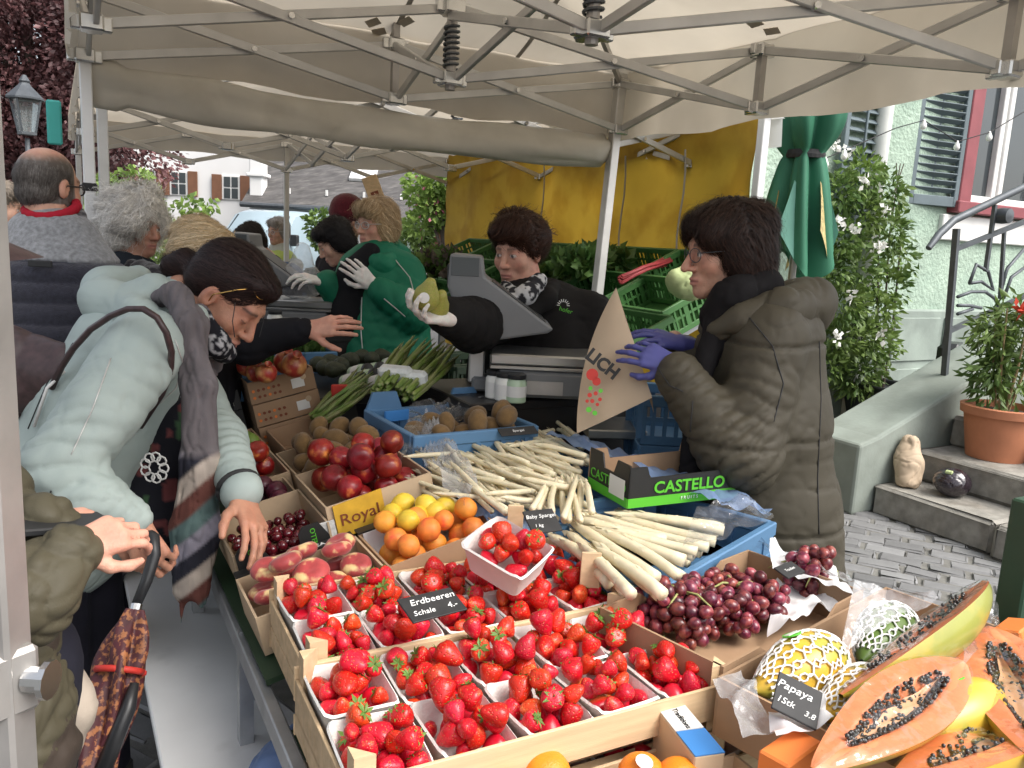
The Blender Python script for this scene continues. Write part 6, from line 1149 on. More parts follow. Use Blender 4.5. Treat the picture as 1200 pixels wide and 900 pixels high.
def head_part(H, R, sc, skin, neck, brow=(.12, .07, .05), lip=(.50, .20, .17), iris=(.05, .035, .03), age=0., h=.0042, hairpaint=None, nose=1., jaw=1., shut=False):
    T = W3(R, H, sc); neck = V3(neck); lo = np.minimum(T(-.11, -.13, -.15), T(.11, .14, .16)); hi = np.maximum(T(-.11, -.13, -.15), T(.11, .14, .16)); lo = np.minimum(lo, H-.15*sc); hi = np.maximum(hi, H+.15*sc); lo = np.minimum(lo, neck-.07); hi = np.maximum(hi, neck+.07); s = Sdf(lo, hi, h)
    r = lambda x: x*sc
    s.ell(T(0, -.014, .04), (.076*sc, .097*sc, .088*sc), R, .02); s.ell(T(0, .022, -.028), (.06*sc*jaw, .066*sc, .082*sc), R, .03); s.cone(T(-.045*jaw, .005, -.058), T(-.012, .066, -.096), r(.024), r(.018), .025); s.cone(T(.045*jaw, .005, -.058), T(.012, .066, -.096), r(.024), r(.018), .025); s.ell(T(0, .072, -.098), (.022*sc, .019*sc, .018*sc), R, .02)
    s.cone(T(-.03, .078, .027), T(.03, .078, .027), r(.0115), None, .02)
    for e in (-1, 1): s.ell(T(e*.039, .056, -.026), (.026*sc, .024*sc, .026*sc), R, .022); s.ell(T(e*.031, .104, .006), (.018*sc, .021*sc, .0115*sc), R, .014, True)
    s.cone(T(0, .088, .014), T(0, .110*nose, -.030), r(.0075), r(.0115), .012); 
    for e in (-1, 1): s.ell(T(e*.0115, .097, -.034), (.009*sc, .011*sc, .008*sc), R, .008); s.ell(T(e*.007, .104, -.044), (.004*sc, .006*sc, .004*sc), R, .004, True)
    s.ell(T(0, .078, -.066), (.03*sc, .018*sc, .02*sc), R, .015); s.ell(T(0, .0945, -.0615), (.021*sc, .0075*sc, .0055*sc), R, .006); s.ell(T(0, .0935, -.0735), (.018*sc, .0085*sc, .0065*sc), R, .006); s.ell(T(0, .104, -.0675), (.026*sc, .008*sc, .0016*sc), R, .004, True)
    for e in (-1, 1):
        s.ell(T(e*.031, .0775, .005), (.0128*sc, .0128*sc, .0128*sc), R, .003); s.ell(T(e*.078, -.008, -.004), (.011*sc, .02*sc, .032*sc), R@rotx(-.15), .008); s.ell(T(e*.087, .002, -.002), (.007*sc, .010*sc, .018*sc), R, .005, True)
    s.cone(T(0, -.03, -.05), neck, r(.054), .062, .03)
    v, f = s.surf(); v = relax(v, f, 1); q = (v-H)@R/sc; x, y, z = q.T; c = np.tile(V3(skin), (len(v), 1)); nz = vnoise(v*110)*.05+vnoise(v*30)*.07; c = c*(1+nz)[:, None]; bl = np.clip(vnoise(v*42+5), 0, 1)[:, None]; c = c*(1-bl*(.0, .16, .14))
    def mixc(w_, col): 
        nonlocal c; w_ = np.clip(w_, 0, 1)[:, None]; c = c*(1-w_)+V3(col)*w_
    front = y > .05; g2 = lambda a, sgm: np.exp(-(a/sgm)**2)
    mixc(.35*front*g2(np.abs(x)-.04, .018)*g2(z+.028, .022), V3(skin)*(1.05, .72, .72)); mixc(.4*g2(x, .014)*g2(z+.034, .014)*(y > .09), V3(skin)*(1.02, .72, .70)); mixc(.3*(np.abs(x) > .07), V3(skin)*(1., .75, .72)); mixc(.35*age*front*g2(z+.045-.4*(np.abs(x)-.03), .006)*(np.abs(x) < .05), V3(skin)*.62); mixc(.30*front*g2(z+.016, .007)*g2(np.abs(x)-.03, .016), V3(skin)*.62)
    mixc(.85*(y > .075)*(np.abs(x) < .024)*g2(z+.0675, .0095), lip); mixc(.75*(y > .085)*(np.abs(x) < .023)*g2(z+.0675, .0022), V3(lip)*.35)
    mixc(.85*(y > .06)*g2(z-.0285-.10*(.03-np.abs(np.abs(x)-.03)), .0048)*(np.abs(x) > .012)*(np.abs(x) < .05), brow)
    for e in (-1, 1):
        if shut:
            dx, dz = x-e*.031, z-.005; mixc(.85*(y > .078)*(np.abs(dx) < .0145)*g2(dz+.005-.35*dx*dx/.0145, .0016), (.04, .025, .02)); mixc(.4*(y > .078)*g2(dx, .012)*g2(dz-.001, .005), V3(skin)*.75); continue
        dx, dz = x-e*.031, z-.005; d = np.sqrt(dx**2+((y-.0775))**2+dz**2); on = (d < .0152) & (y > .08); lid = on*g2(np.abs(dz)-.006, .0025); mixc(.9*(on & (np.abs(dz) < .0056*np.sqrt(np.clip(1-(dx/.0135)**2, 0, 1))+.0008)), (.62, .58, .55)); mixc(.95*(on & (np.hypot(dx, dz) < .0056) & (np.abs(dz) < .0052)), iris); mixc(.75*(y > .078)*(np.abs(dx) < .0145)*g2(dz-.0062*np.sqrt(np.clip(1-(dx/.0145)**2, 0, 1)), .0021), (.05, .03, .025))
    if hairpaint is not None: c = hairpaint(q, c, v)
    return v, f, c
def hand_part(Wp, d, n, thumb, curl, skin, sc=1., spread=.12, thumbcurl=.4, h=.0036):
    """Wp wrist, d towards the fingers, n back-of-hand normal, thumb: +1 or -1 (side along d x n)"""
    y = unit(d); z = unit(V3(n)-y*(V3(n)@y)); x = np.cross(y, z)*thumb; R = np.stack([x, y, z], 1); T = W3(R, Wp, sc); m = .235*sc; s = Sdf(V3(Wp)-m, V3(Wp)+m, h); r = lambda a: a*sc
    s.cone(T(0, -.028, 0), T(0, .005, 0), r(.024), r(.024), .015, flat=(x, 1.25))
    K = [(.031, .083, 0), (.0105, .09, .002), (-.0105, .087, .001), (-.03, .077, -.002)]; Ln = [(.041, .025, .02), (.046, .029, .021), (.042, .027, .021), (.033, .02, .018)]
    for k, kp in enumerate(K): s.cone(T(kp[0]*.55, .01, -.002), T(*kp), r(.0145), r(.0118), .012)
    s.ell(T(.022, .03, -.010), (.017*sc, .028*sc, .014*sc), R, .012)
    for k, kp in enumerate(K):
        cu = curl[k] if isinstance(curl, (list, tuple)) else curl; a = 0; p = np.array(kp); sp = (1.5-k)*spread
        for j, L in enumerate(Ln[k]):
            a += cu*(.75 if j == 0 else 1.0 if j == 1 else .7); dv = np.array([sin(sp)*cos(a), cos(sp)*cos(a), -sin(a)]); p2 = p+dv*L; s.cone(T(*p), T(*p2), r(.0092-.0008*j-(.001 if k == 3 else 0)), r(.0084-.0009*j-(.001 if k == 3 else 0)), .004); p = p2
    p = np.array([.026, .022, -.006]); a = .75; 
    for j, L in enumerate((.042, .032, .026)):
        dv = np.array([sin(a), cos(a), -.25-.25*j*thumbcurl]); dv /= np.linalg.norm(dv); p2 = p+dv*L; s.cone(T(*p), T(*p2), r(.0125-.0015*j), r(.011-.0015*j), .008); p = p2; a -= thumbcurl
    v, f = s.surf(); v = relax(v, f, 1); c = np.tile(V3(skin), (len(v), 1))*(1+.06*vnoise(v*70)+.08*vnoise(v*25))[:, None]; c[:, 1:] *= (1-.06*(vnoise(v*40+7) > .1))[:, None]; return v, f, c
def limb_part(chains, skin, h=.013):
    P = np.vstack([np.array(c[0]) for c in chains]); s = Sdf(P.min(0)-.2, P.max(0)+.2, h)
    for pts, rs in chains: s.chain([V3(p) for p in pts], rs, .04)
    v, f = s.surf(); return v, f, V3(skin)
def person(label, base): return empty('person', (base[0], base[1], 0), label, 'person')
def body(e, parts): v, f, c = cat_mesh(parts); return link('body', make_mesh('body', v, f, 'skin', smooth=True, col=c), e)
def garment(e, name, chains, ells, h, m, col, disp=None, k=.03, cuts=(), it=2, flats=None):
    P = np.vstack([np.array(c[0]) for c in chains]+[np.array([x[0]]) for x in ells]); s = Sdf(P.min(0)-.3, P.max(0)+.3, h)
    for c in chains: s.chain([V3(p) for p in c[0]], c[1], c[2] if len(c) > 2 and c[2] else k, c[3] if len(c) > 3 else None)
    for x in ells: s.ell(x[0], x[1], x[2] if len(x) > 2 else None, k)
    for p, n in cuts: s.cut(p, n)
    return sdf_obj(s, name, m, e, disp, (lambda v: col(v)) if callable(col) else (lambda v: np.tile(V3(col), (len(v), 1))*(1+.05*vnoise(v*9))[:, None]), it)
def hair(e, s, H, R, sc, cols, n, steps, step, width, flow, lift=.003, curl=0., seed=1, name='hair', rough=.006, rsc=30, cut=None, it=2):
    v, f = s.surf(); v = relax(v, f, it); nn = vnormals(v, f); q = (v-H)@R/sc; d = flow(q)@R.T; t = d-nn*(d*nn).sum(1)[:, None]; t /= np.maximum(np.linalg.norm(t, axis=1), 1e-6)[:, None]
    b = np.cross(nn, t); u = (v*b).sum(1); v = v+nn*(rough*vnoise(np.stack([u*rsc*3.2, (v*t).sum(1)*rsc*.35, q[:, 2]*3], 1)))[:, None]; n = int(n*1.7); width = width*.55; r = np.random.default_rng(abs(int(seed))+1); cols = [V3(c) for c in cols]
    mixw = np.clip(.5+.6*vnoise(np.stack([u*rsc*4.5, (v*t).sum(1)*rsc*.3, q[:, 0]*3], 1)), 0, 1)[:, None]; c0 = cols[0]*(1-mixw)+cols[1]*mixw
    V = [v]; Fq = [f]; Cc = [c0]; kd = KDTree(len(v)); [kd.insert(p, i) for i, p in enumerate(v)]; kd.balance(); ids = r.integers(0, len(v), n); fly = 1+2.2*(r.random((n, 1)) < .06); P = v[ids]+nn[ids]*lift*r.random((n, 1)); off = len(v); ph = (r.random(n)*6.28 if curl < .005 else 7*vnoise(P*20)+r.normal(0, .35, n)); wd = width*(.6+.8*r.random(n)); Pts = [P]; Bs = [b[ids]]; cur = ids
    for k in range(steps):
        tt = t[cur]+r.normal(0, .14, (n, 3))*fly; P = P+tt*step
        if curl: P = P+(nn[cur]*np.cos(ph+k*1.5)[:, None]+b[cur]*np.sin(ph+k*1.5)[:, None])*curl
        cur = np.array([kd.find(p)[1] for p in P]); dn = ((P-v[cur])*nn[cur]).sum(1); P = P+nn[cur]*(np.clip(lift*fly[:, 0]*(.3+r.random(n)*.7)*(1+.15*k)-dn, -.01, .008))[:, None]; Pts.append(P); Bs.append(b[cur])
    A = []
    for k, (p, bb) in enumerate(zip(Pts, Bs)): wk = wd*(1-.75*(k/steps)**2); A += [p-bb*wk[:, None], p+bb*wk[:, None]]
    A = np.stack(A, 1); m = 2*(steps+1); base = np.arange(n)*m+off
    for k in range(steps): Fq.append(np.stack([base+2*k, base+2*k+1, base+2*k+3, base+2*k+2], 1))
    w2 = r.random((n, 1)); cc = (cols[0]*(1-w2)+cols[-1]*w2)*(.75+.5*r.random((n, 1))); V.append(A.reshape(-1, 3)); Cc.append(np.repeat(cc, m, 0))
    return link(name, make_mesh(name, np.vstack(V), np.vstack(Fq), 'hair', smooth=True, col=np.vstack(Cc)), e)
def hsdf(H, R, sc, ells, subs=(), h=.006, k=.02, m=.2):
    s = Sdf(V3(H)-m*sc, V3(H)+m*sc, h); T = W3(R, H, sc)
    for c, r_ in ells: s.ell(T(*c), V3(r_)*sc, R, k)
    for c, r_ in subs: s.ell(T(*c), V3(r_)*sc, R, .012, True)
    return s
def glasses(e, H, R, sc, m='black_plastic', rr=(.021, .017), lens='clear_lens', name='glasses', y=.104, z=.004, r_=.0014, arms=True, tilt=0):
    T = W3(R, H, sc)
    g = MB()
    for s_ in (-1, 1):
        P = [T(s_*.032+rr[0]*cos(t), y-.012*abs(s_*.032+rr[0]*cos(t))/.05+tilt*sin(t)*rr[1], z+rr[1]*sin(t)) for t in [2*pi*i/16 for i in range(17)]]; g.tube(P, r_, 5, False)
        if arms: g.tube([T(s_*.053, y-.014, z+.006), T(s_*.078, y-.05, z+.006), T(s_*.082, .0, z+.004), T(s_*.08, -.015, z-.01)], r_, 5)
    g.tube([T(-.011, y-.002, z+.004), T(0, y+.001, z+.007), T(.011, y-.002, z+.004)], r_, 5); o = g.build(name, m, e, True)
    for s_ in (-1, 1): MB().add([T(s_*.032+rr[0]*cos(t), y-.012*abs(s_*.032+rr[0]*cos(t))/.05, z+rr[1]*sin(t)) for t in [2*pi*i/16 for i in range(16)]], [tuple(range(16))]).build('lens', lens, o)
def legs(e, hip, foot, side, col, r=(.115, .075, .055), name='trousers'):
    hip, foot = V3(hip), V3(foot); side = unit(side); ch = []
    for s_ in (-1, 1): h_ = hip+side*s_*.09; f_ = foot+side*s_*.1; f_[2] = .07; kn = (h_+f_)/2; ch.append(([h_, kn, f_], list(r)))
    garment(e, name, ch, [], .016, 'cloth', col, lambda v, n: wrinkle(v, n, .012, 8), .05)
    b = MB(); fw_ = unit(np.cross((0, 0, 1), side))
    for s_ in (-1, 1): f_ = foot+side*s_*.1; f_[2] = .042; b = MB(); b.box(f_+fw_*.05, (.095, .26, .075), np.stack([side, fw_, [0, 0, 1]], 1), .025); b.build('shoe', 'shoe', e)
zz = np.array([0, 0, 1.]); RTh = unit([RT[0], RT[1], 0]); FWh = _fh
def gown(a, b): return a
# ---- woman in the olive padded coat, in profile, holding the paper bag open
d0 = 2.37; e = person('dark haired woman in an olive padded coat and blue gloves opening a paper bag', PD(880, 500, d0)); H = PD(848, 296, d0); R = frame(-RTh*.97-FWh*.18-zz*.16); sc = 1.06; nk = PD(878, 365, d0)
wl, wr = PD(790, 430, 2.22), PD(790, 398, 2.47)
body(e, [head_part(H, R, sc, SKIN*(.98, .93, .9), nk, (.06, .04, .035), age=.8, nose=1.06), limb_part([([nk, PD(885, 480, d0), PD(885, 640, d0)], [.06, .11, .1]), ([PD(890, 400, 2.25), PD(848, 528, 2.20), wl], [.05, .04, .03]), ([PD(880, 400, 2.49), PD(850, 500, 2.53), wr], [.05, .04, .03])], SKIN)])
def coatdisp(v, n):
    zc = v[:, 2]; k = np.abs(np.sin(pi*(zc-.06)/.26)); v = v+n*(.010*np.minimum(1, k*9)-.008)[:, None]; v = wrinkle(v, n, .014, 7, 3, (1, 1, 1.8)); return folds(v, n, [(PD(864, 530, 2.12), PD(795, 440, 2.22)-PD(872, 535, 2.18), .14, .016, .036), (PD(880, 470, 2.12), PD(872, 535, 2.18)-PD(905, 395, 2.2), .12, .010, .045), (PD(800, 445, 2.18), PD(795, 440, 2.22)-PD(872, 535, 2.18), .07, .012, .028)])
OL = np.array([.062, .054, .038])
low = PD(912, 640, d0+.03); low[2] = .55
garment(e, 'padded_coat', [([nk-zz*.05, PD(888, 400, d0), PD(892, 500, d0), PD(900, 600, d0+.03), low], [.10, .16, .178, .185, .205], .04, (RTh, 1.08)), ([PD(905, 395, 2.23), PD(872, 535, 2.18), PD(856, 525, 2.18), PD(795, 440, 2.22)], [.098, .094, .088, .066], .03), ([PD(880, 395, 2.53), PD(850, 500, 2.57), PD(800, 415, 2.49)], [.09, .08, .06], .03)], [], .0085, 'shell', OL, coatdisp, .03)
coat_o = e.children[-1]
for sp_ in ([(878, 372), (905, 405), (918, 450), (905, 500)], [(960, 400), (962, 470), (958, 560), (960, 635)], [(812, 470), (806, 540), (803, 600)], [(770, 430), (785, 452), (803, 460)]): seam(coat_o, sp_, .002, 'rubber')
s = garment(e, 'hood', [([PD(842, 388, 2.27), PD(872, 372, 2.23), PD(915, 362, 2.23), PD(945, 358, 2.35), PD(935, 352, 2.49), PD(890, 362, 2.51)], [.035, .045, .06, .07, .06, .045], .03), ([PD(955, 350, 2.37), PD(945, 385, 2.37)], [.05, .045], .04)], [], .0085, 'shell', OL*1.08, lambda v, n: wrinkle(v, n, .022, 11, 5))
garment(e, 'scarf', [([PD(835, 372, 2.33), PD(860, 350, 2.28), PD(895, 335, 2.35), PD(880, 345, 2.45), PD(845, 368, 2.42)], [.035, .05, .055, .05, .04]), ([PD(845, 370, 2.30), PD(815, 460, 2.25), PD(810, 560, 2.25)], [.04, .03, .028])], [], .0085, 'cloth', (.012, .011, .012), lambda v, n: wrinkle(v, n, .022, 14, 2), .03)
hs_ = hsdf(H, R, sc, [((0, -.022, .058), (.09, .108, .088)), ((0, -.07, .0), (.088, .075, .10)), ((0, -.075, -.055), (.08, .06, .07)), ((-.065, -.02, 0), (.032, .05, .085)), ((.065, -.02, 0), (.032, .05, .085)), ((0, .058, .085), (.07, .045, .035)), ((-.05, .05, .055), (.03, .04, .04)), ((.05, .05, .055), (.03, .04, .04)), ((0, -.10, .07), (.07, .05, .06))], [((0, .105, -.02), (.062, .06, .085))], k=.025)
flow = lambda q: np.stack([q[:, 0]*4, np.where(q[:, 2] > .05, .9*np.sign(q[:, 1]+.03), -.4), -1-2*np.abs(q[:, 1])], 1)
hair(e, hs_, H, R, sc, [(.012, .008, .007), (.035, .018, .014), (.05, .025, .018)], 3400, 7, .012, .0012, flow, .006, .0016, 5, rough=.010)
glasses(e, H, R, sc, 'iron', (.024, .019))
for Wp, dd, nn, th, cu in ((PD(790, 428, 2.22), PD(740, 408, 2.25)-PD(790, 428, 2.22), -FWh*.9+zz*.4, -1, [.3, .35, .45, .55]), (PD(800, 402, 2.45), PD(752, 392, 2.41)-PD(800, 402, 2.45), -FWh*.5+zz*.8, 1, [.3, .3, .4, .5])):
    v, f, c = hand_part(Wp, dd, nn, th, cu, (1, 1, 1), .95, .08); link('glove', make_mesh('glove', v, f, 'glove_blue', smooth=True), e)
legs(e, low+zz*.2, low*np.array([1, 1, 0]), -FWh, (.02, .02, .025))
# ---- woman in black jacket behind the counter, holding out pears
d0 = 3.1; e = person('short haired woman in a black jacket holding out two pears', PD(630, 450, d0)); H = PD(607, 296, d0); R = frame(-FWh*.80-RTh*.50-zz*.20); sc = 1.03; nk = PD(622, 352, d0)
body(e, [head_part(H, R, sc, SKIN*(1.02, .93, .92), nk, (.07, .04, .03), jaw=1.04, age=.4), limb_part([([nk, PD(640, 420, d0), PD(645, 520, d0)], [.07, .15, .14]), ([PD(578, 368, 2.95), PD(556, 380, 2.68), PD(508, 368, 2.5)], [.04, .035, .03])], SKIN), hand_part(PD(518, 372, 2.47), PD(490, 368, 2.40)-PD(518, 372, 2.47), -zz*.75+FWh*.6, -1, [.55, .6, .65, .7], (.72, .69, .64), 1.0, .05)])
BK = np.array([.013, .012, .012])
hp_ = PD(645, 560, d0)
garment(e, 'jacket', [([nk-zz*.03, PD(632, 385, d0), PD(640, 440, d0), PD(645, 560, d0)], [.11, .19, .225, .22], .05, (RTh, 1.3)), ([PD(690, 375, 3.05), PD(700, 440, 3.0), PD(690, 500, 2.95)], [.11, .1, .09]), ([PD(578, 368, 2.95), PD(556, 380, 2.68), PD(520, 369, 2.52)], [.11, .085, .058])], [], .011, 'cloth', BK, lambda v, n: folds(wrinkle(v, n, .02, 7, 4), n, [(PD(556, 380, 2.66), PD(520, 369, 2.52)-PD(578, 368, 2.95), .13, .016, .04)]))
garment(e, 'collar', [([PD(590, 345, 2.86), PD(612, 368, 2.84), PD(640, 350, 2.88), PD(648, 335, 3.0)], [.03, .035, .035, .03])], [], .008, 'cloth', BK, lambda v, n: wrinkle(v, n, .01, 14))
garment(e, 'neckerchief', [([PD(592, 335, 2.88), PD(604, 352, 2.82), PD(618, 346, 2.82), PD(632, 328, 2.86)], [.022, .026, .026, .022])], [], .006, 'cloth', lambda v: np.where((vnoise(v*75) > .05)[:, None], (.55, .55, .56), (.03, .03, .035)), lambda v, n: wrinkle(v, n, .02, 22))
hs_ = hsdf(H, R, sc, [((0, -.022, .056), (.083, .10, .08)), ((0, -.06, .03), (.083, .062, .085)), ((-.068, -.015, .025), (.02, .045, .05)), ((.068, -.015, .025), (.02, .045, .05)), ((0, .045, .092), (.07, .045, .038)), ((-.035, .03, .10), (.045, .045, .036)), ((.035, -.03, .112), (.045, .055, .035))], [((0, .105, -.012), (.066, .056, .078))], k=.03)
hair(e, hs_, H, R, sc, [(.02, .009, .006), (.05, .022, .014), (.075, .033, .02)], 3000, 6, .012, .0014, lambda q: np.stack([q[:, 0]*6+.3, np.where(q[:, 1] > .02, .7, -.8), .9-q[:, 2]*14], 1), .010, .004, 6, rough=.012)
for k, (px, py) in enumerate(((500, 348), (511, 358))):
    me = lathe_fruit('pear', [(.01, -1), (.55, -.88), (.93, -.45), (1, -.05), (.85, .4), (.58, .85), (.42, 1.2), (.3, 1.45), (.01, 1.52)], 'pearskin' if 'pearskin' in _M else mat('pearskin', (.28, .30, .05), .5, .15, 14, .1, 90, col2=(.36, .30, .08), c2s=12), 16, .03); o = link('pear', me, None, mat4(rotx(.5+.3*k)@rotz(k), PD(px, py, 2.40+.05*k), .042)); tag(o, ('green pear with a white sticker held in the white glove', 'green pear held lower in the white glove')[k], 'pear', 'pears in the gloved hand')
MB().lathe([(.016, 0), (.016, .001), (.001, .001)], 12, frame(zz, -FWh)@rotx(0), PD(497, 349, 2.355)).build('sticker', 'card_white', bpy.data.objects['pear'])
lg = PD(660, 360, 2.775); Rl = np.stack([RTh, zz, -FWh], 1)
for k in range(9): a = pi*k/8; MB().cyl(lg+Rl@np.array([.012*cos(a), .012*sin(a)+.006, 0]), lg+Rl@np.array([.022*cos(a), .022*sin(a)+.006, 0]), .0014, n=5).build('emblem_ray', 'ink_white', e)
text('hofer', .022, Rl@rotz(-.25), lg+Rl@np.array([.01, -.01, 0]), 'ink_green', e)
legs(e, hp_, hp_*np.array([1, 1, 0]), RTh, (.02, .02, .03))
# ---- woman in the green jacket
d0 = 3.95; e = person('blonde woman with glasses in a bright green jacket and white gloves', PD(440, 400, d0)); H = PD(440, 264, d0); R = frame(-RTh*.62-FWh*.75-zz*.08); sc = .93; nk = PD(446, 300, d0)
wl, wr = PD(437, 334, 3.72), PD(378, 330, 3.8)
body(e, [head_part(H, R, sc, SKIN*(1.02, .96, .95), nk, (.2, .13, .09), age=.8, h=.005), limb_part([([nk, PD(446, 350, d0), PD(446, 430, d0)], [.06, .13, .13]), ([PD(474, 318, 3.92), PD(484, 368, 3.8), wl], [.04, .035, .03]), ([PD(418, 318, 3.98), PD(402, 348, 3.88), wr], [.04, .035, .03])], SKIN), hand_part(wl, PD(424, 322, 3.68)-wl, -FWh*.8+RTh*.4, -1, [.35, .4, .45, .5], (.74, .72, .68), 1., .1, h=.004), hand_part(wr, PD(362, 326, 3.75)-wr, zz*.8-FWh*.4, 1, [.5, .5, .6, .6], (.74, .72, .68), 1., .1, h=.004)])
GR = np.array([.012, .155, .085]); hp_ = PD(446, 460, d0)
garment(e, 'jacket', [([nk-zz*.02, PD(448, 325, d0), PD(448, 370, d0), PD(446, 425, d0)], [.10, .16, .175, .21], .05, (RTh, 1.22)), ([PD(474, 318, 3.92), PD(484, 368, 3.8), PD(446, 340, 3.73)], [.095, .085, .06]), ([PD(418, 318, 3.98), PD(402, 348, 3.88), PD(384, 332, 3.82)], [.09, .078, .06])], [], .012, 'shell', lambda v: np.tile(GR, (len(v), 1))*(1+.08*vnoise(v*6))[:, None], lambda v, n: folds(wrinkle(v, n, .026, 7, 8), n, [(PD(484, 368, 3.78), PD(446, 340, 3.73)-PD(484, 368, 3.8), .14, .018, .045), (PD(402, 348, 3.86), PD(384, 332, 3.82)-PD(418, 318, 3.98), .10, .014, .04), (PD(450, 400, 3.75), (0, .3, 1), .2, .012, .07)]))
jk = e.children[-1]
for sp_ in ([(462, 303), (480, 325), (487, 350)], [(425, 312), (424, 350), (423, 385), (425, 412)], [(450, 350), (468, 365), (476, 372)]): seam(jk, sp_, .003, 'alu')

garment(e, 'hood', [([PD(428, 305, 3.84), PD(450, 310, 3.8), PD(468, 300, 3.95), PD(458, 290, 4.08), PD(436, 292, 4.08)], [.035, .045, .05, .05, .04])], [], .011, 'shell', GR*1.05, lambda v, n: wrinkle(v, n, .02, 9))
fv0 = V3(nk)-FWh*.17
garment(e, 'sweater', [([PD(434, 297, 3.84), PD(416, 325, 3.84), PD(411, 365, 3.84), PD(411, 400, 3.86)], [.05, .085, .085, .085], .03, (RTh, 1.0))], [], .011, 'cloth', (.012, .012, .014), lambda v, n: wrinkle(v, n, .012, 9))
hs_ = hsdf(H, R, sc, [((0, -.022, .062), (.09, .107, .083)), ((0, -.065, .0), (.085, .065, .10)), ((-.068, -.015, 0), (.03, .05, .085)), ((.068, -.015, 0), (.03, .05, .085)), ((0, .06, .09), (.072, .04, .035))], [((0, .105, -.015), (.064, .058, .08))], h=.008, k=.03)
hair(e, hs_, H, R, sc, [(.36, .23, .11), (.58, .42, .24), (.68, .52, .33)], 1800, 6, .014, .0018, lambda q: np.stack([q[:, 0]*4, np.where(q[:, 1] > .03, .8, -.4), -.6-0*q[:, 2]], 1), .008, .003, 7, rough=.012)
glasses(e, H, R, sc, 'alu', (.023, .018), r_=.0016); legs(e, hp_, hp_*np.array([1, 1, 0]), RTh, (.02, .02, .03))
# ---- far people
def simple_person(label, px, py, d, face, coat, hairc, pants=(.03, .03, .04), sc=.94, skin=1., hat=None, arms=None, hair_n=700, vest=None, hairlen=.0, lean=0.):
    e = person(label, PD(px, 400, d)); H = PD(px, py, d); fv = unit(face); R = frame(fv-zz*.1); nk = H-zz*.15*sc-unit([fv[0], fv[1], 0])*(.03+lean); side = R[:, 0]; b = H.copy(); b = nk-unit([fv[0], fv[1], 0])*lean
    z_ = lambda z, off=0: np.array([b[0], b[1], z])
    sh = nk[2]-.1; body(e, [head_part(H, R, sc, SKIN*skin, nk, h=.006, age=.5), limb_part([([nk, z_(sh-.2), z_(.9)], [.06, .12, .11])], SKIN, .02)])
    ch = [([nk-zz*.03, z_(sh-.12), z_(sh-.4), z_(.78)], [.09, .155, .17, .19], .05, (side, 1.25))]
    for s_ in (-1, 1):
        a = z_(sh-.06)+side*s_*.19; w_ = (arms[0] if s_ < 0 else arms[1]) if arms else a+np.array([0, 0, -.55])+fv*.08; el = (a+w_)/2-zz*.12-fv*.03; ch.append(([a, el, w_], [.08, .068, .05]))
    garment(e, 'jacket', ch, [], .016, 'cloth', coat, lambda v, n: wrinkle(v, n, .03, 6, px))
    if vest is not None: garment(e, 'vest', [([z_(sh-.05), z_(sh-.4), z_(.85)], [.15, .185, .2], .05, (side, 1.2))], [], .018, 'shell', vest, lambda v, n: wrinkle(v, n, .02, 6))
    ee = [((0, -.028, .066), (.092, .108, .084)), ((0, -.072, .0), (.086, .06, .10+hairlen)), ((-.066, -.02, .0), (.027, .05, .07+hairlen)), ((.066, -.02, .0), (.027, .05, .07+hairlen)), ((0, .055, .095), (.07, .04, .032))]
    if hat is None: hair(e, hsdf(H, R, sc, ee, [((0, .105, -.012), (.064, .058, .08))], .009, .03), H, R, sc, [V3(hairc)*.6, V3(hairc), V3(hairc)*1.4], hair_n, 5, .014, .0022, lambda q: np.stack([q[:, 0]*4, np.where(q[:, 1] > .03, .7, -.4), -.8-0*q[:, 2]], 1), .008, .003, px, rough=.010)
    else: garment(e, 'knitted_hat', [], [(W3(R, H, sc)(0, -.015, .07), (.105, .12, .105), R), (W3(R, H, sc)(0, -.01, .03), (.108, .122, .04), R)], .01, 'knit', hat, lambda v, n: wrinkle(v, n, .01, 14))
    legs(e, z_(.85), z_(0), side, pants); return e, H, R
pc1 = PD(382, 312, 4.5)
simple_person('dark haired woman in black bending over the far scale', 392, 285, 4.6, -RTh*.8-FWh*.3-zz*.45, (.012, .012, .013), (.014, .012, .013), lean=.06, arms=(PD(372, 335, 4.3), PD(385, 345, 4.4)))
simple_person('person in dark clothes and a dark red knitted hat behind the black jacketed woman', 408, 258, 5.4, FWh*.6+RTh*.5, (.014, .012, .014), (0, 0, 0), hat=(.10, .012, .022))
simple_person('person in a dark jacket with blue vest bending over at the far stall', 293, 283, 6.2, -RTh*.75-FWh*.2-zz*.35, (.018, .014, .03), (.035, .028, .026), lean=.12, vest=(.05, .10, .20))
e_, H_, R_ = simple_person('grey haired person in a yellow green safety vest on the square', 325, 272, 7.6, -FWh*.8-RTh*.4, (.45, .46, .40), (.42, .38, .34), vest=(.42, .50, .12)); glasses(e_, H_, R_, 1., 'alu', r_=.002)
simple_person('person in a white top standing beyond the balding man', -2, 245, 3.7, RTh*.8+FWh*.4, (.62, .60, .57), (.3, .25, .2))
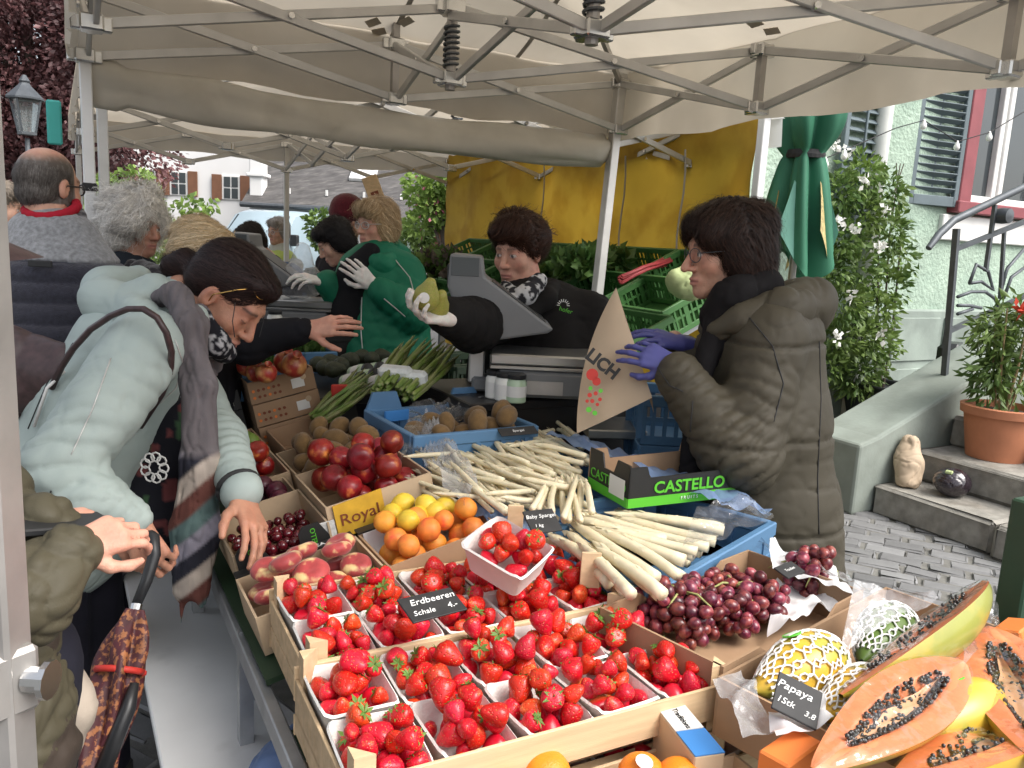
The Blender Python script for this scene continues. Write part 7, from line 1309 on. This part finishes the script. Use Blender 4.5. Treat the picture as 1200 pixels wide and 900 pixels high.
# ---- balding man seen from behind
d0 = 2.62; e = person('balding man with glasses in a grey knit and dark quilted vest, seen from behind', PD(65, 400, d0)); H = PD(58, 220, d0); R = frame(FWh*.93+RTh*.36-zz*.05); sc = .96; nk = PD(62, 278, d0)
def bald(q, c, v):
    x, y, z = q.T; top = (z > .085)*np.clip((z-.085)/.03, 0, 1); hm = ((y < .045)*(z > -.055-.9*np.maximum(0, y))*((np.abs(x) < .0745) | (y < -.03) | (z > .03))).astype(float); st_ = np.clip(.55+.5*vnoise(np.stack([x*160, y*160, z*40], 1)), 0, 1)
    w_ = hm*(1-.93*np.clip((z-.075)/.035, 0, 1)*np.clip((.075-np.abs(x))/.03, 0, 1))*np.clip((.06-y)/.02, 0, 1); hc = np.where((st_ > .5)[:, None], V3((.085, .07, .06)), V3((.13, .115, .105))); return c*(1-w_[:, None])+hc*w_[:, None]
body(e, [head_part(H, R, sc, SKIN*(1.0, .95, .92), nk, hairpaint=bald, h=.0045), limb_part([([nk, PD(62, 380, d0), PD(62, 520, d0)], [.07, .15, .15])], SKIN)])
hs_ = hsdf(H, R, sc, [((0, -.018, .03), (.0785, .0985, .07)), ((0, -.04, -.02), (.068, .07, .055))], [((0, .09, -.01), (.1, .085, .14)), ((0, -.0, .13), (.07, .08, .055)), ((.083, .0, -.01), (.02, .022, .034)), ((-.083, .0, -.01), (.02, .022, .034))], k=.01)
hair(e, hs_, H, R, sc, [(.07, .058, .05), (.11, .098, .09), (.17, .155, .145)], 2600, 5, .007, .0009, lambda q: np.stack([q[:, 0]*2, -.2+0*q[:, 0], -1+0*q[:, 0]], 1), .0025, 0, 9, rough=.003, rsc=60)
T = W3(R, H, sc)
glasses(e, H, R, sc, 'black_plastic', (.024, .018), r_=.0025)
hp_ = PD(62, 560, d0); GK = np.array([.22, .225, .235]); DK = np.array([.03, .03, .042])
zy = PD(65, 306, d0-.15)[2]
def vcol(v):
    k = np.clip((v[:, 2]-zy+.012*vnoise(v*5))/.006, 0, 1)[:, None]; g = GK*(1+.18*vnoise(v*120)+.08*vnoise(v*45))[:, None]; return DK*(1+.1*vnoise(v*8))[:, None]*(1-k)+g*k
def vdisp(v, n):
    low_ = v[:, 2] < zy; q = np.abs(np.sin(pi*(v[:, 2]-zy)/.062))**.6; v = v+n*(low_*(.016*q-.010))[:, None]; return wrinkle(v, n, .010, 9)
garment(e, 'quilted_vest', [([nk-zz*.01, PD(62, 335, d0), PD(62, 400, d0), PD(62, 520, d0), PD(62, 640, d0)], [.11, .165, .19, .19, .19], .06, (RTh, 1.38))], [], .008, 'knit', vcol, vdisp, cuts=())
for s_, px in ((-1, -25), (1, 148)): a = PD(px, 350, d0+.02); garment(e, 'sleeve', [([a, a+np.array([0, 0, -.3])+FWh*.05, a+np.array([0, 0, -.42])+FWh*.28], [.085, .07, .055])], [], .011, 'knit', lambda v: GK*.5*(1+.35*vnoise(v*120))[:, None], lambda v, n: wrinkle(v, n, .02, 8))
cl = lambda r_, z0, dz, f=1.: [nk+zz*z0+r_*(cos(t)*RTh+sin(t)*FWh*.95)+zz*dz*sin(t) for t in np.linspace(0, 2*pi, 17)]
garment(e, 'collar', [(cl(.088, .03, .03), [.019]*17), (cl(.083, .06, .03), [.017]*17)], [], .0055, 'knit', lambda v: np.where((np.sin(v[:, 2]*330) > .3)[:, None], V3((.2, .2, .22)), V3((.035, .033, .04))), None, .01); garment(e, 'red_collar', [(cl(.073, .092, .03), [.014]*17)], [], .0055, 'cloth', (.35, .015, .03), None, .01)
MB().box(PD(47, 309, d0-.20), (.07, .012, .02), np.stack([RTh, FWh, zz], 1), .005).build('loop_tab', 'rubber', e); legs(e, hp_, hp_*np.array([1, 1, 0]), RTh, (.02, .02, .03))
# ---- curly grey haired woman
d0 = 3.15; e = person('woman with curly grey hair in profile behind the vested man', PD(160, 400, d0)); H = PD(163, 266, d0); R = frame(RTh*.92-FWh*.42-zz*.16); sc = .86; nk = PD(152, 312, d0)
body(e, [head_part(H, R, sc, SKIN*(.92, .84, .8), nk, (.22, .18, .15), age=1.2), limb_part([([nk, PD(150, 380, d0), PD(150, 500, d0)], [.06, .13, .12])], SKIN)])
rr_ = random.Random(4); ee = []
for k in range(34):
    a, t = rr_.uniform(0, 6.28), rr_.uniform(-.35, 1.); x, y, z = .09*cos(a)*sqrt(max(.1, 1-t*t)), -.03+.10*sin(a)*sqrt(max(.1, 1-t*t)), .035+.105*t
    if not (y > .035 and z < .06): ee.append(((x, y, z), (.032+rr_.uniform(0, .012),)*3))
ee += [((0, -.035, .06), (.098, .105, .09)), ((0, -.085, -.02), (.085, .055, .09)), ((.07, -.03, -.04), (.03, .045, .05)), ((-.07, -.03, -.04), (.03, .045, .05))]
hair(e, hsdf(H, R, sc, ee, [((0, .108, -.02), (.066, .062, .085))], .006, .012), H, R, sc, [(.66, .62, .56), (.84, .81, .75), (.92, .9, .86)], 4200, 10, .009, .0016, lambda q: np.stack([q[:, 0]*5+.5*np.sin(q[:, 2]*60), -.5+.6*np.sin(q[:, 0]*50), -.8+.4*np.sin(q[:, 1]*60)], 1), .016, .012, 11, rough=.016)
hp_ = PD(150, 560, d0); garment(e, 'coat', [([nk-zz*.04, PD(150, 350, d0), PD(150, 420, d0), PD(150, 600, d0)], [.10, .16, .18, .2], .05, (FWh, 1.25))], [], .014, 'cloth', (.02, .026, .035), lambda v, n: wrinkle(v, n, .025, 7)); legs(e, hp_, hp_*np.array([1, 1, 0]), FWh, (.02, .02, .03))
# ---- blonde woman in black reaching out
d0 = 2.85; e = person('blonde woman in a black jacket reaching an open hand across the produce', PD(215, 420, d0)); H = PD(238, 298, d0); R = frame(RTh*.95+FWh*.18-zz*.32); sc = .9; nk = PD(205, 345, d0); wr = PD(362, 386, 2.66)
body(e, [head_part(H, R, sc, SKIN, nk, (.2, .14, .1)), limb_part([([nk, PD(205, 420, d0), PD(205, 520, d0)], [.06, .13, .12]), ([PD(235, 375, 2.7), PD(290, 402, 2.66), wr], [.05, .042, .03])], SKIN), hand_part(wr, PD(408, 378, 2.63)-wr, -FWh*.75+zz*.55, 1, [.18, .22, .28, .35], SKIN*(1.05, .92, .9), .98, .07, .2)])
flowb = lambda q: np.stack([q[:, 0]*3, np.where(q[:, 2] > .06, -1.2, -1.0), -.55-1.2*(q[:, 1] > .03)], 1)
hair(e, hsdf(H, R, sc, [((0, -.024, .052), (.084, .102, .084)), ((0, -.07, .0), (.076, .05, .07)), ((-.06, -.01, .005), (.024, .04, .06)), ((.06, -.01, .005), (.024, .04, .06)), ((0, .055, .088), (.066, .035, .026)), ((.064, .06, .01), (.012, .022, .08)), ((-.064, .06, .01), (.012, .022, .08))], [((0, .112, -.02), (.056, .056, .085))], k=.02), H, R, sc, [(.52, .36, .18), (.74, .56, .33), (.86, .72, .50)], 3000, 8, .013, .0013, flowb, .005, .0015, 12, rough=.012, rsc=40)
hp_ = PD(205, 560, d0); garment(e, 'jacket', [([nk-zz*.04, PD(205, 385, d0), PD(205, 440, d0), PD(205, 580, d0)], [.10, .16, .175, .19], .05, (FWh*.6+RTh*.8, 1.2)), ([PD(232, 378, 2.7), PD(292, 400, 2.66), PD(352, 388, 2.66)], [.09, .072, .05])], [], .009, 'cloth', (.012, .012, .015), lambda v, n: wrinkle(v, n, .022, 9, 2)); garment(e, 'collar_fur', [([PD(160, 318, 2.7), PD(185, 330, 2.62), PD(212, 338, 2.62), PD(240, 340, 2.7)], [.03, .042, .045, .03])], [], .008, 'knit', (.02, .017, .02), lambda v, n: wrinkle(v, n, .03, 28)); legs(e, hp_, hp_*np.array([1, 1, 0]), FWh, (.02, .02, .03))
# ---- bending woman in the mint jacket
e = person('dark haired woman in a mint softshell jacket bending over the fruit with a scarf', PD(60, 600, 2.05)); H = PD(266, 350, 2.08); R = frame(RTh*.72-zz*.66-FWh*.16, RTh*.62+zz*.75); sc = 1.02; nk = PD(215, 350, 2.08)
wn, wf = PD(158, 616, 1.71), PD(286, 585, 1.87)
body(e, [head_part(H, R, sc, SKIN*(.86, .74, .66), nk, (.03, .02, .018), age=.2, shut=True), limb_part([([nk, PD(150, 440, 2.1), PD(70, 580, 2.1)], [.06, .12, .13]), ([PD(172, 408, 1.88), PD(118, 480, 1.76), PD(70, 550, 1.70), PD(105, 588, 1.69), wn], [.04, .035, .03, .028, .024]), ([PD(205, 430, 2.25), PD(262, 520, 2.06), wf], [.04, .035, .028])], SKIN*.85),
         hand_part(wn, PD(178, 655, 1.73)-wn, -FWh*.85+zz*.2, 1, [.75, .8, .85, .9], SKIN*(.9, .75, .68), 1., .04, .5), hand_part(wf, PD(304, 630, 1.80)-wf, RTh*.7-FWh*.5, 1, [.3, .35, .4, .5], SKIN*(.8, .66, .58), 1., .06, .3)])
MINT = np.array([.36, .425, .40])
def mdisp(v, n): return folds(wrinkle(v, n, .016, 9, 21, (1, 1, 1)), n, [(PD(72, 550, 1.66), PD(105, 588, 1.69)-PD(118, 480, 1.76), .12, .012, .038), (PD(135, 602, 1.67), PD(150, 612, 1.71)-PD(70, 550, 1.7), .07, .010, .022), (PD(185, 440, 1.8), (.6, .2, .8), .09, .009, .045), (PD(262, 525, 2.0), PD(282, 575, 1.88)-PD(210, 430, 2.25), .10, .012, .03)])
garment(e, 'jacket', [([PD(205, 365, 2.08), PD(165, 415, 2.08), PD(125, 480, 2.08), PD(85, 560, 2.08), PD(62, 625, 2.08)], [.09, .145, .155, .165, .18], .05, (FWh, 1.15)), ([PD(172, 408, 1.88), PD(118, 480, 1.76), PD(70, 550, 1.70)], [.092, .082, .074], .012), ([PD(70, 550, 1.70), PD(105, 588, 1.69), PD(150, 612, 1.71)], [.072, .064, .048], .02), ([PD(210, 430, 2.25), PD(256, 515, 2.06), PD(282, 575, 1.88)], [.08, .062, .046], .03)], [], .008, 'shell', lambda v: MINT*(1+.05*vnoise(v*7))[:, None], mdisp)
jk = e.children[-1]
for sp_, m_ in (([(86, 402), (55, 450), (30, 510)], 'rubber'), ([(205, 398), (214, 425), (206, 455), (185, 475)], 'alu'), ([(228, 378), (222, 430), (205, 480), (186, 530), (165, 580)], 'rubber'), ([(60, 575), (50, 612)], 'rubber'), ([(130, 420), (108, 480), (80, 540)], 'alu')): seam(jk, sp_, .0018, m_)
garment(e, 'hood', [([PD(228, 372, 1.93), PD(205, 395, 1.9), PD(160, 370, 1.94), PD(122, 352, 2.02), PD(125, 338, 2.12), PD(160, 330, 2.2)], [.028, .03, .038, .05, .05, .042], .04), ([PD(180, 345, 2.02), PD(140, 362, 2.02)], [.05, .052], .04)], [], .008, 'shell', MINT*1.03, lambda v, n: wrinkle(v, n, .018, 9, 3))
garment(e, 'blouse', [([PD(225, 400, 2.12), PD(205, 500, 2.12), PD(180, 600, 2.1)], [.06, .085, .09], .03)], [], .009, 'cloth', lambda v: np.where((vnoise(v*32) > .42)[:, None], V3((.16, .05, .05)), np.where((vnoise(v*32+9) > .45)[:, None], V3((.05, .10, .05)), V3((.015, .015, .02)))), lambda v, n: wrinkle(v, n, .015, 9))
# scarf: grey at the neck, striped at the hanging ends
zs0 = PD(228, 520, 1.95)[2]; zs1 = PD(228, 690, 1.95)[2]
def scol(v):
    t = np.clip((zs0-v[:, 2])/.02, 0, 1); g = np.array([.135, .12, .125])*(1+.18*vnoise(v*np.array([60, 60, 14.])))[:, None]; u = (zs0-v[:, 2])/(zs0-zs1); w_ = v@RTh*2.6+u*1.0+.05*vnoise(v*6); k = (np.floor(w_*7) % 5).astype(int)
    fr_ = w_*7-np.floor(w_*7); pal = np.array([(.09, .14, .135), (.25, .235, .28), (.025, .025, .035), (.40, .34, .29), (.13, .05, .04)]); sm_ = np.clip((fr_-.8)/.2, 0, 1)[:, None]; st_ = (pal[k]*(1-sm_)+pal[(k+1) % 5]*sm_)*(1+.15*vnoise(v*60))[:, None]; return g*(1-t)[:, None]+st_*t[:, None]
garment(e, 'scarf', [([PD(190, 350, 1.98), PD(205, 345, 1.93), PD(222, 380, 1.9), PD(232, 450, 1.9), PD(232, 540, 1.92), PD(228, 620, 1.93), PD(222, 690, 1.94)], [.024, .03, .032, .031, .033, .044, .034], .02, (RTh, 1.3)), ([PD(215, 640, 1.94), PD(212, 730, 1.95)], [.022, .008]), ([PD(235, 640, 1.93), PD(236, 710, 1.93)], [.03, .012]), ([PD(232, 370, 2.0), PD(250, 400, 2.05), PD(245, 430, 2.1)], [.03, .035, .03])], [], .0052, 'cloth', scol, lambda v, n: wrinkle(v, n, .026, 16, 6, (2., 2., .22)), .02)
garment(e, 'patterned_neckcloth', [([PD(238, 372, 1.95), PD(252, 402, 1.98), PD(262, 412, 2.05), PD(250, 395, 2.12)], [.022, .026, .022, .022])], [], .006, 'cloth', lambda v: np.where((vnoise(v*90) > .35)[:, None], V3((.35, .35, .36)), V3((.012, .012, .016))), lambda v, n: wrinkle(v, n, .014, 18))
hs_ = hsdf(H, R, sc, [((0, -.024, .050), (.083, .104, .092)), ((0, -.06, .01), (.078, .06, .07)), ((0, -.135, -.015), (.034, .04, .036)), ((0, -.155, -.045), (.028, .03, .03)), ((0, .04, .09), (.068, .05, .035))], [((0, .118, -.03), (.066, .075, .098)), ((.08, .012, -.03), (.03, .03, .05)), ((-.08, .012, -.03), (.03, .03, .05))], k=.014)
hair(e, hs_, H, R, sc, [(.010, .006, .006), (.026, .013, .012), (.05, .028, .025)], 3400, 7, .013, .0010, lambda q: np.stack([-q[:, 0]*3, -1+0*q[:, 0], -.25-q[:, 2]*3], 1), .0022, 0, 13, rough=.0035, rsc=55)
T = W3(R, H, sc)
for s_ in (-1, 1): MB().tube([T(s_*.082, .052, .035), T(s_*.088, .08, .0), T(s_*.07, .105, -.03)], .0012, 5).build('loose_strand', 'rubber', e)
glasses(e, W3(R, H, sc)(0, .01, .0), R@rotx(.95), sc, 'gold', (.026, .022), 'lens', 'sunglasses', y=.108, z=.01, r_=.002)
hp_ = PD(62, 640, 2.1); ft = PD(105, 880, 1.95); ft[2] = 0; hp2 = hp_.copy(); legs(e, hp2, np.array([hp_[0]+.04, hp_[1]-.02, 0]), FWh, (.014, .014, .022), (.13, .1, .08))
c_ = PD(143, 609, 1.71); ax_ = unit(PD(158, 616, 1.71)-PD(130, 602, 1.705)); e1_ = unit(np.cross(ax_, zz)); e2_ = np.cross(ax_, e1_)
MB().tube([c_+.051*(cos(t)*e1_+sin(t)*e2_) for t in np.linspace(0, 2*pi, 20)], .006, 6).build('cuff_tab', 'rubber', e, True)
c_ = PD(280, 571, 1.89); ax_ = unit(PD(286, 585, 1.87)-PD(270, 548, 1.95)); e1_ = unit(np.cross(ax_, zz)); e2_ = np.cross(ax_, e1_)
MB().tube([c_+.047*(cos(t)*e1_+sin(t)*e2_) for t in np.linspace(0, 2*pi, 20)], .007, 6).build('cuff_tab', 'rubber', e, True)
# shoulder strap and handbag
bagn = empty('handbag', tuple(PD(40, 440, 1.95)), 'dark brown leather handbag slung behind the mint jacket', 'handbag'); c = PD(42, 470, 2.0); s = Sdf(c-.3, c+.3, .009); s.chain([PD(10, 440, 2.0), PD(75, 440, 1.98)], [.10, .06], .05, (zz, 1.2)); s.chain([PD(10, 540, 2.02), PD(45, 540, 2.0)], [.08, .06], .05)
sdf_obj(s, 'bag_body', 'leather', bagn, lambda v, n: wrinkle(v, n, .02, 7)); MB().tube([PD(60, 455, 1.9), PD(72, 430, 1.88), PD(86, 408, 1.85), PD(106, 386, 1.82), PD(130, 370, 1.79), PD(150, 362, 1.77), PD(168, 362, 1.76), PD(184, 372, 1.76), PD(195, 390, 1.77), PD(201, 412, 1.80), PD(200, 436, 1.85), PD(190, 462, 1.9), PD(165, 500, 1.96)], .0075, 6).build('strap', 'leather', bagn, True); MB().tube([PD(40, 500, 1.89), PD(55, 455, 1.88), PD(76, 435, 1.9)], .004, 5).build('piping', 'card_white', bagn, True)
# umbrella hanging from her hand
um = empty('umbrella', tuple(PD(140, 800, 1.6)), 'closed umbrella in a flowery red and gold print with a black handle', 'umbrella'); a0, a1, a2 = PD(176, 650, 1.70), PD(160, 708, 1.66), PD(112, 905, 1.52)
MB().tube([PD(170, 622, 1.72), PD(180, 630, 1.70), PD(181, 650, 1.69), PD(172, 680, 1.68), a1], [.011, .013, .013, .012, .010], 10).build('handle', 'black_plastic', um, True); MB().cyl(a1, a1+(a2-a1)*.04, .012, n=12).build('ferrule', 'steel', um)
mat('flower_print', (.07, .015, .02), .6, .4, 30, trl=.1, col2=(.34, .13, .05), c2s=85, c2t=(.5, .58), voro=None); ud = unit(a2-a1); u1 = unit(np.cross(ud, FWh)); u2 = np.cross(ud, u1)
def umf(u, v):
    a = 2*pi*u; p = a1+(a2-a1)*(.04+.96*v); r_ = (.016+.026*sin(min(1, v*2.6)*pi/2)*(1-.45*v))*(1+.3*sin(a*4+v*7)+.15*sin(a*7)); return p+r_*(cos(a)*u1+sin(a)*u2)
fabric(umf, 48, 30, 'canopy_cloth', 'flower_print', um); pm_ = a1+(a2-a1)*.42; MB().tube([pm_+.043*(cos(t)*u1+sin(t)*u2) for t in np.linspace(0, 2*pi, 17)], .007, 6).build('tie', 'ink_red', um, True)
MB().tube([PD(120, 905, 1.5), PD(150, 830, 1.55), PD(158, 800, 1.57)], [.016, .015, .008], 8).build('folded_panel', 'black_plastic', um, True)
# brooch / lace ornament on the blouse
br = PD(181, 548, 1.88); ob = MB(); Rb_ = np.stack([RTh, zz, -FWh], 1)
for k in range(9): a = 2*pi*k/9; ob.xf(Rb_, br).tube([(.022*cos(a)+.011*cos(t), .026*sin(a)+.011*sin(t), 0) for t in np.linspace(0, 2*pi, 9)], .0022, 5, False)
ob.build('lace_ornament', 'sticker_grey', e)
# ---- woman at the picture edge in the olive quilted jacket, holding a phone
d0 = 1.2; e = person('person in an olive quilted jacket and dark cap holding a phone', PD(-20, 700, d0)); H = PD(-118, 292, 1.25); R = frame(RTh*.85+FWh*.35-zz*.25); sc = 1.0; nk = PD(-125, 395, 1.27); w1, w2 = PD(80, 646, 1.16), PD(52, 612, 1.22)
body(e, [head_part(H, R, sc, SKIN, nk, h=.006), limb_part([([nk, PD(-60, 600, 1.25), PD(-25, 900, 1.2)], [.05, .05, .05]), ([PD(-95, 590, 1.17), PD(12, 716, 1.11), w1], [.035, .03, .028])], SKIN), hand_part(w1, PD(125, 628, 1.19)-w1, -FWh*.75+zz*.6, 1, [.7, .85, .95, 1.0], SKIN*(1.08, .95, .93), .8, .03, .5), hand_part(w2, PD(100, 608, 1.26)-w2, zz*.9-FWh*.3, 1, [.6, .7, .7, .8], SKIN*(1.05, .93, .9), .75, .03, .3)])
QO = np.array([.075, .066, .042])
def qdisp(v, n):
    a, b_ = v@RTh, v[:, 2]; c = v@FWh; q = np.abs(np.sin((a*1.+b_+c*.6)*48+1.3*np.sin(b_*60)))*np.abs(np.sin((a-b_+c*.4)*46+1.3*np.sin(a*60))); return wrinkle(v+n*(.009*q**.45-.005)[:, None], n, .014, 10)
garment(e, 'quilted_jacket', [([PD(-95, 590, 1.17), PD(12, 716, 1.11), PD(32, 698, 1.11), PD(80, 650, 1.15)], [.07, .058, .056, .045], .03), ([PD(-80, 600, 1.3), PD(-30, 650, 1.28), PD(54, 613, 1.215)], [.06, .055, .042], .02), ([nk, PD(-60, 600, 1.25), PD(-50, 740, 1.22), PD(-30, 830, 1.21), PD(-25, 1010, 1.2)], [.07, .10, .12, .12, .125], .05)], [], .0055, 'shell', QO, qdisp, .03, it=1)
garment(e, 'coat_skirt', [([PD(18, 740, 1.22), PD(22, 880, 1.22), PD(20, 1150, 1.22)], [.055, .07, .085], .04)], [], .009, 'shell', (.05, .038, .03), qdisp); garment(e, 'beige_lining', [([PD(62, 740, 1.32), PD(78, 830, 1.32), PD(75, 880, 1.32)], [.022, .036, .028], .04)], [], .009, 'cloth', (.40, .34, .28), lambda v, n: wrinkle(v, n, .012, 7))
hair(e, hsdf(H, R, sc, [((0, -.025, .055), (.09, .105, .085)), ((0, -.06, -.03), (.085, .07, .12)), ((.06, 0, -.03), (.03, .05, .10)), ((-.06, 0, -.03), (.03, .05, .10))], [((0, .11, -.02), (.06, .06, .09))], .008), H, R, sc, [(.4, .36, .31), (.55, .5, .44), (.65, .6, .55)], 900, 8, .016, .0014, lambda q: np.stack([q[:, 0]*3, 0*q[:, 0]+.2, -1+0*q[:, 0]], 1), .008, .004, 15)
T = W3(R, H, sc); garment(e, 'cap', [], [(T(0, -.02, .075), (.1, .115, .08), R)], .008, 'cloth', (.02, .02, .022)); c0 = PD(28, 291, 1.16); fabric(lambda u, v: T(-.08+.16*u, .07+.12*v*(1-.6*(2*u-1)**2), .065+.012*v-.03*(2*u-1)**2-.03*v), 12, 8, 'cap_visor', 'leather', e)
glasses(e, H, R, sc, 'alu', (.026, .022), r_=.0015); hpz = PD(-30, 1000, 1.22); legs(e, np.array([hpz[0], hpz[1], .9]), np.array([hpz[0], hpz[1], 0]), FWh, (.02, .02, .03)); c = PD(62, 622, 1.2)
ph = MB().xf(frame(PD(115, 610, 1.25)-PD(40, 615, 1.18)), PD(70, 614, 1.20)).box((0, 0, .0), (.075, .14, .011), None, .004); ph.build('phone', 'black_plastic', label='dark phone held in the hands of the quilted jacket person', cat='phone')
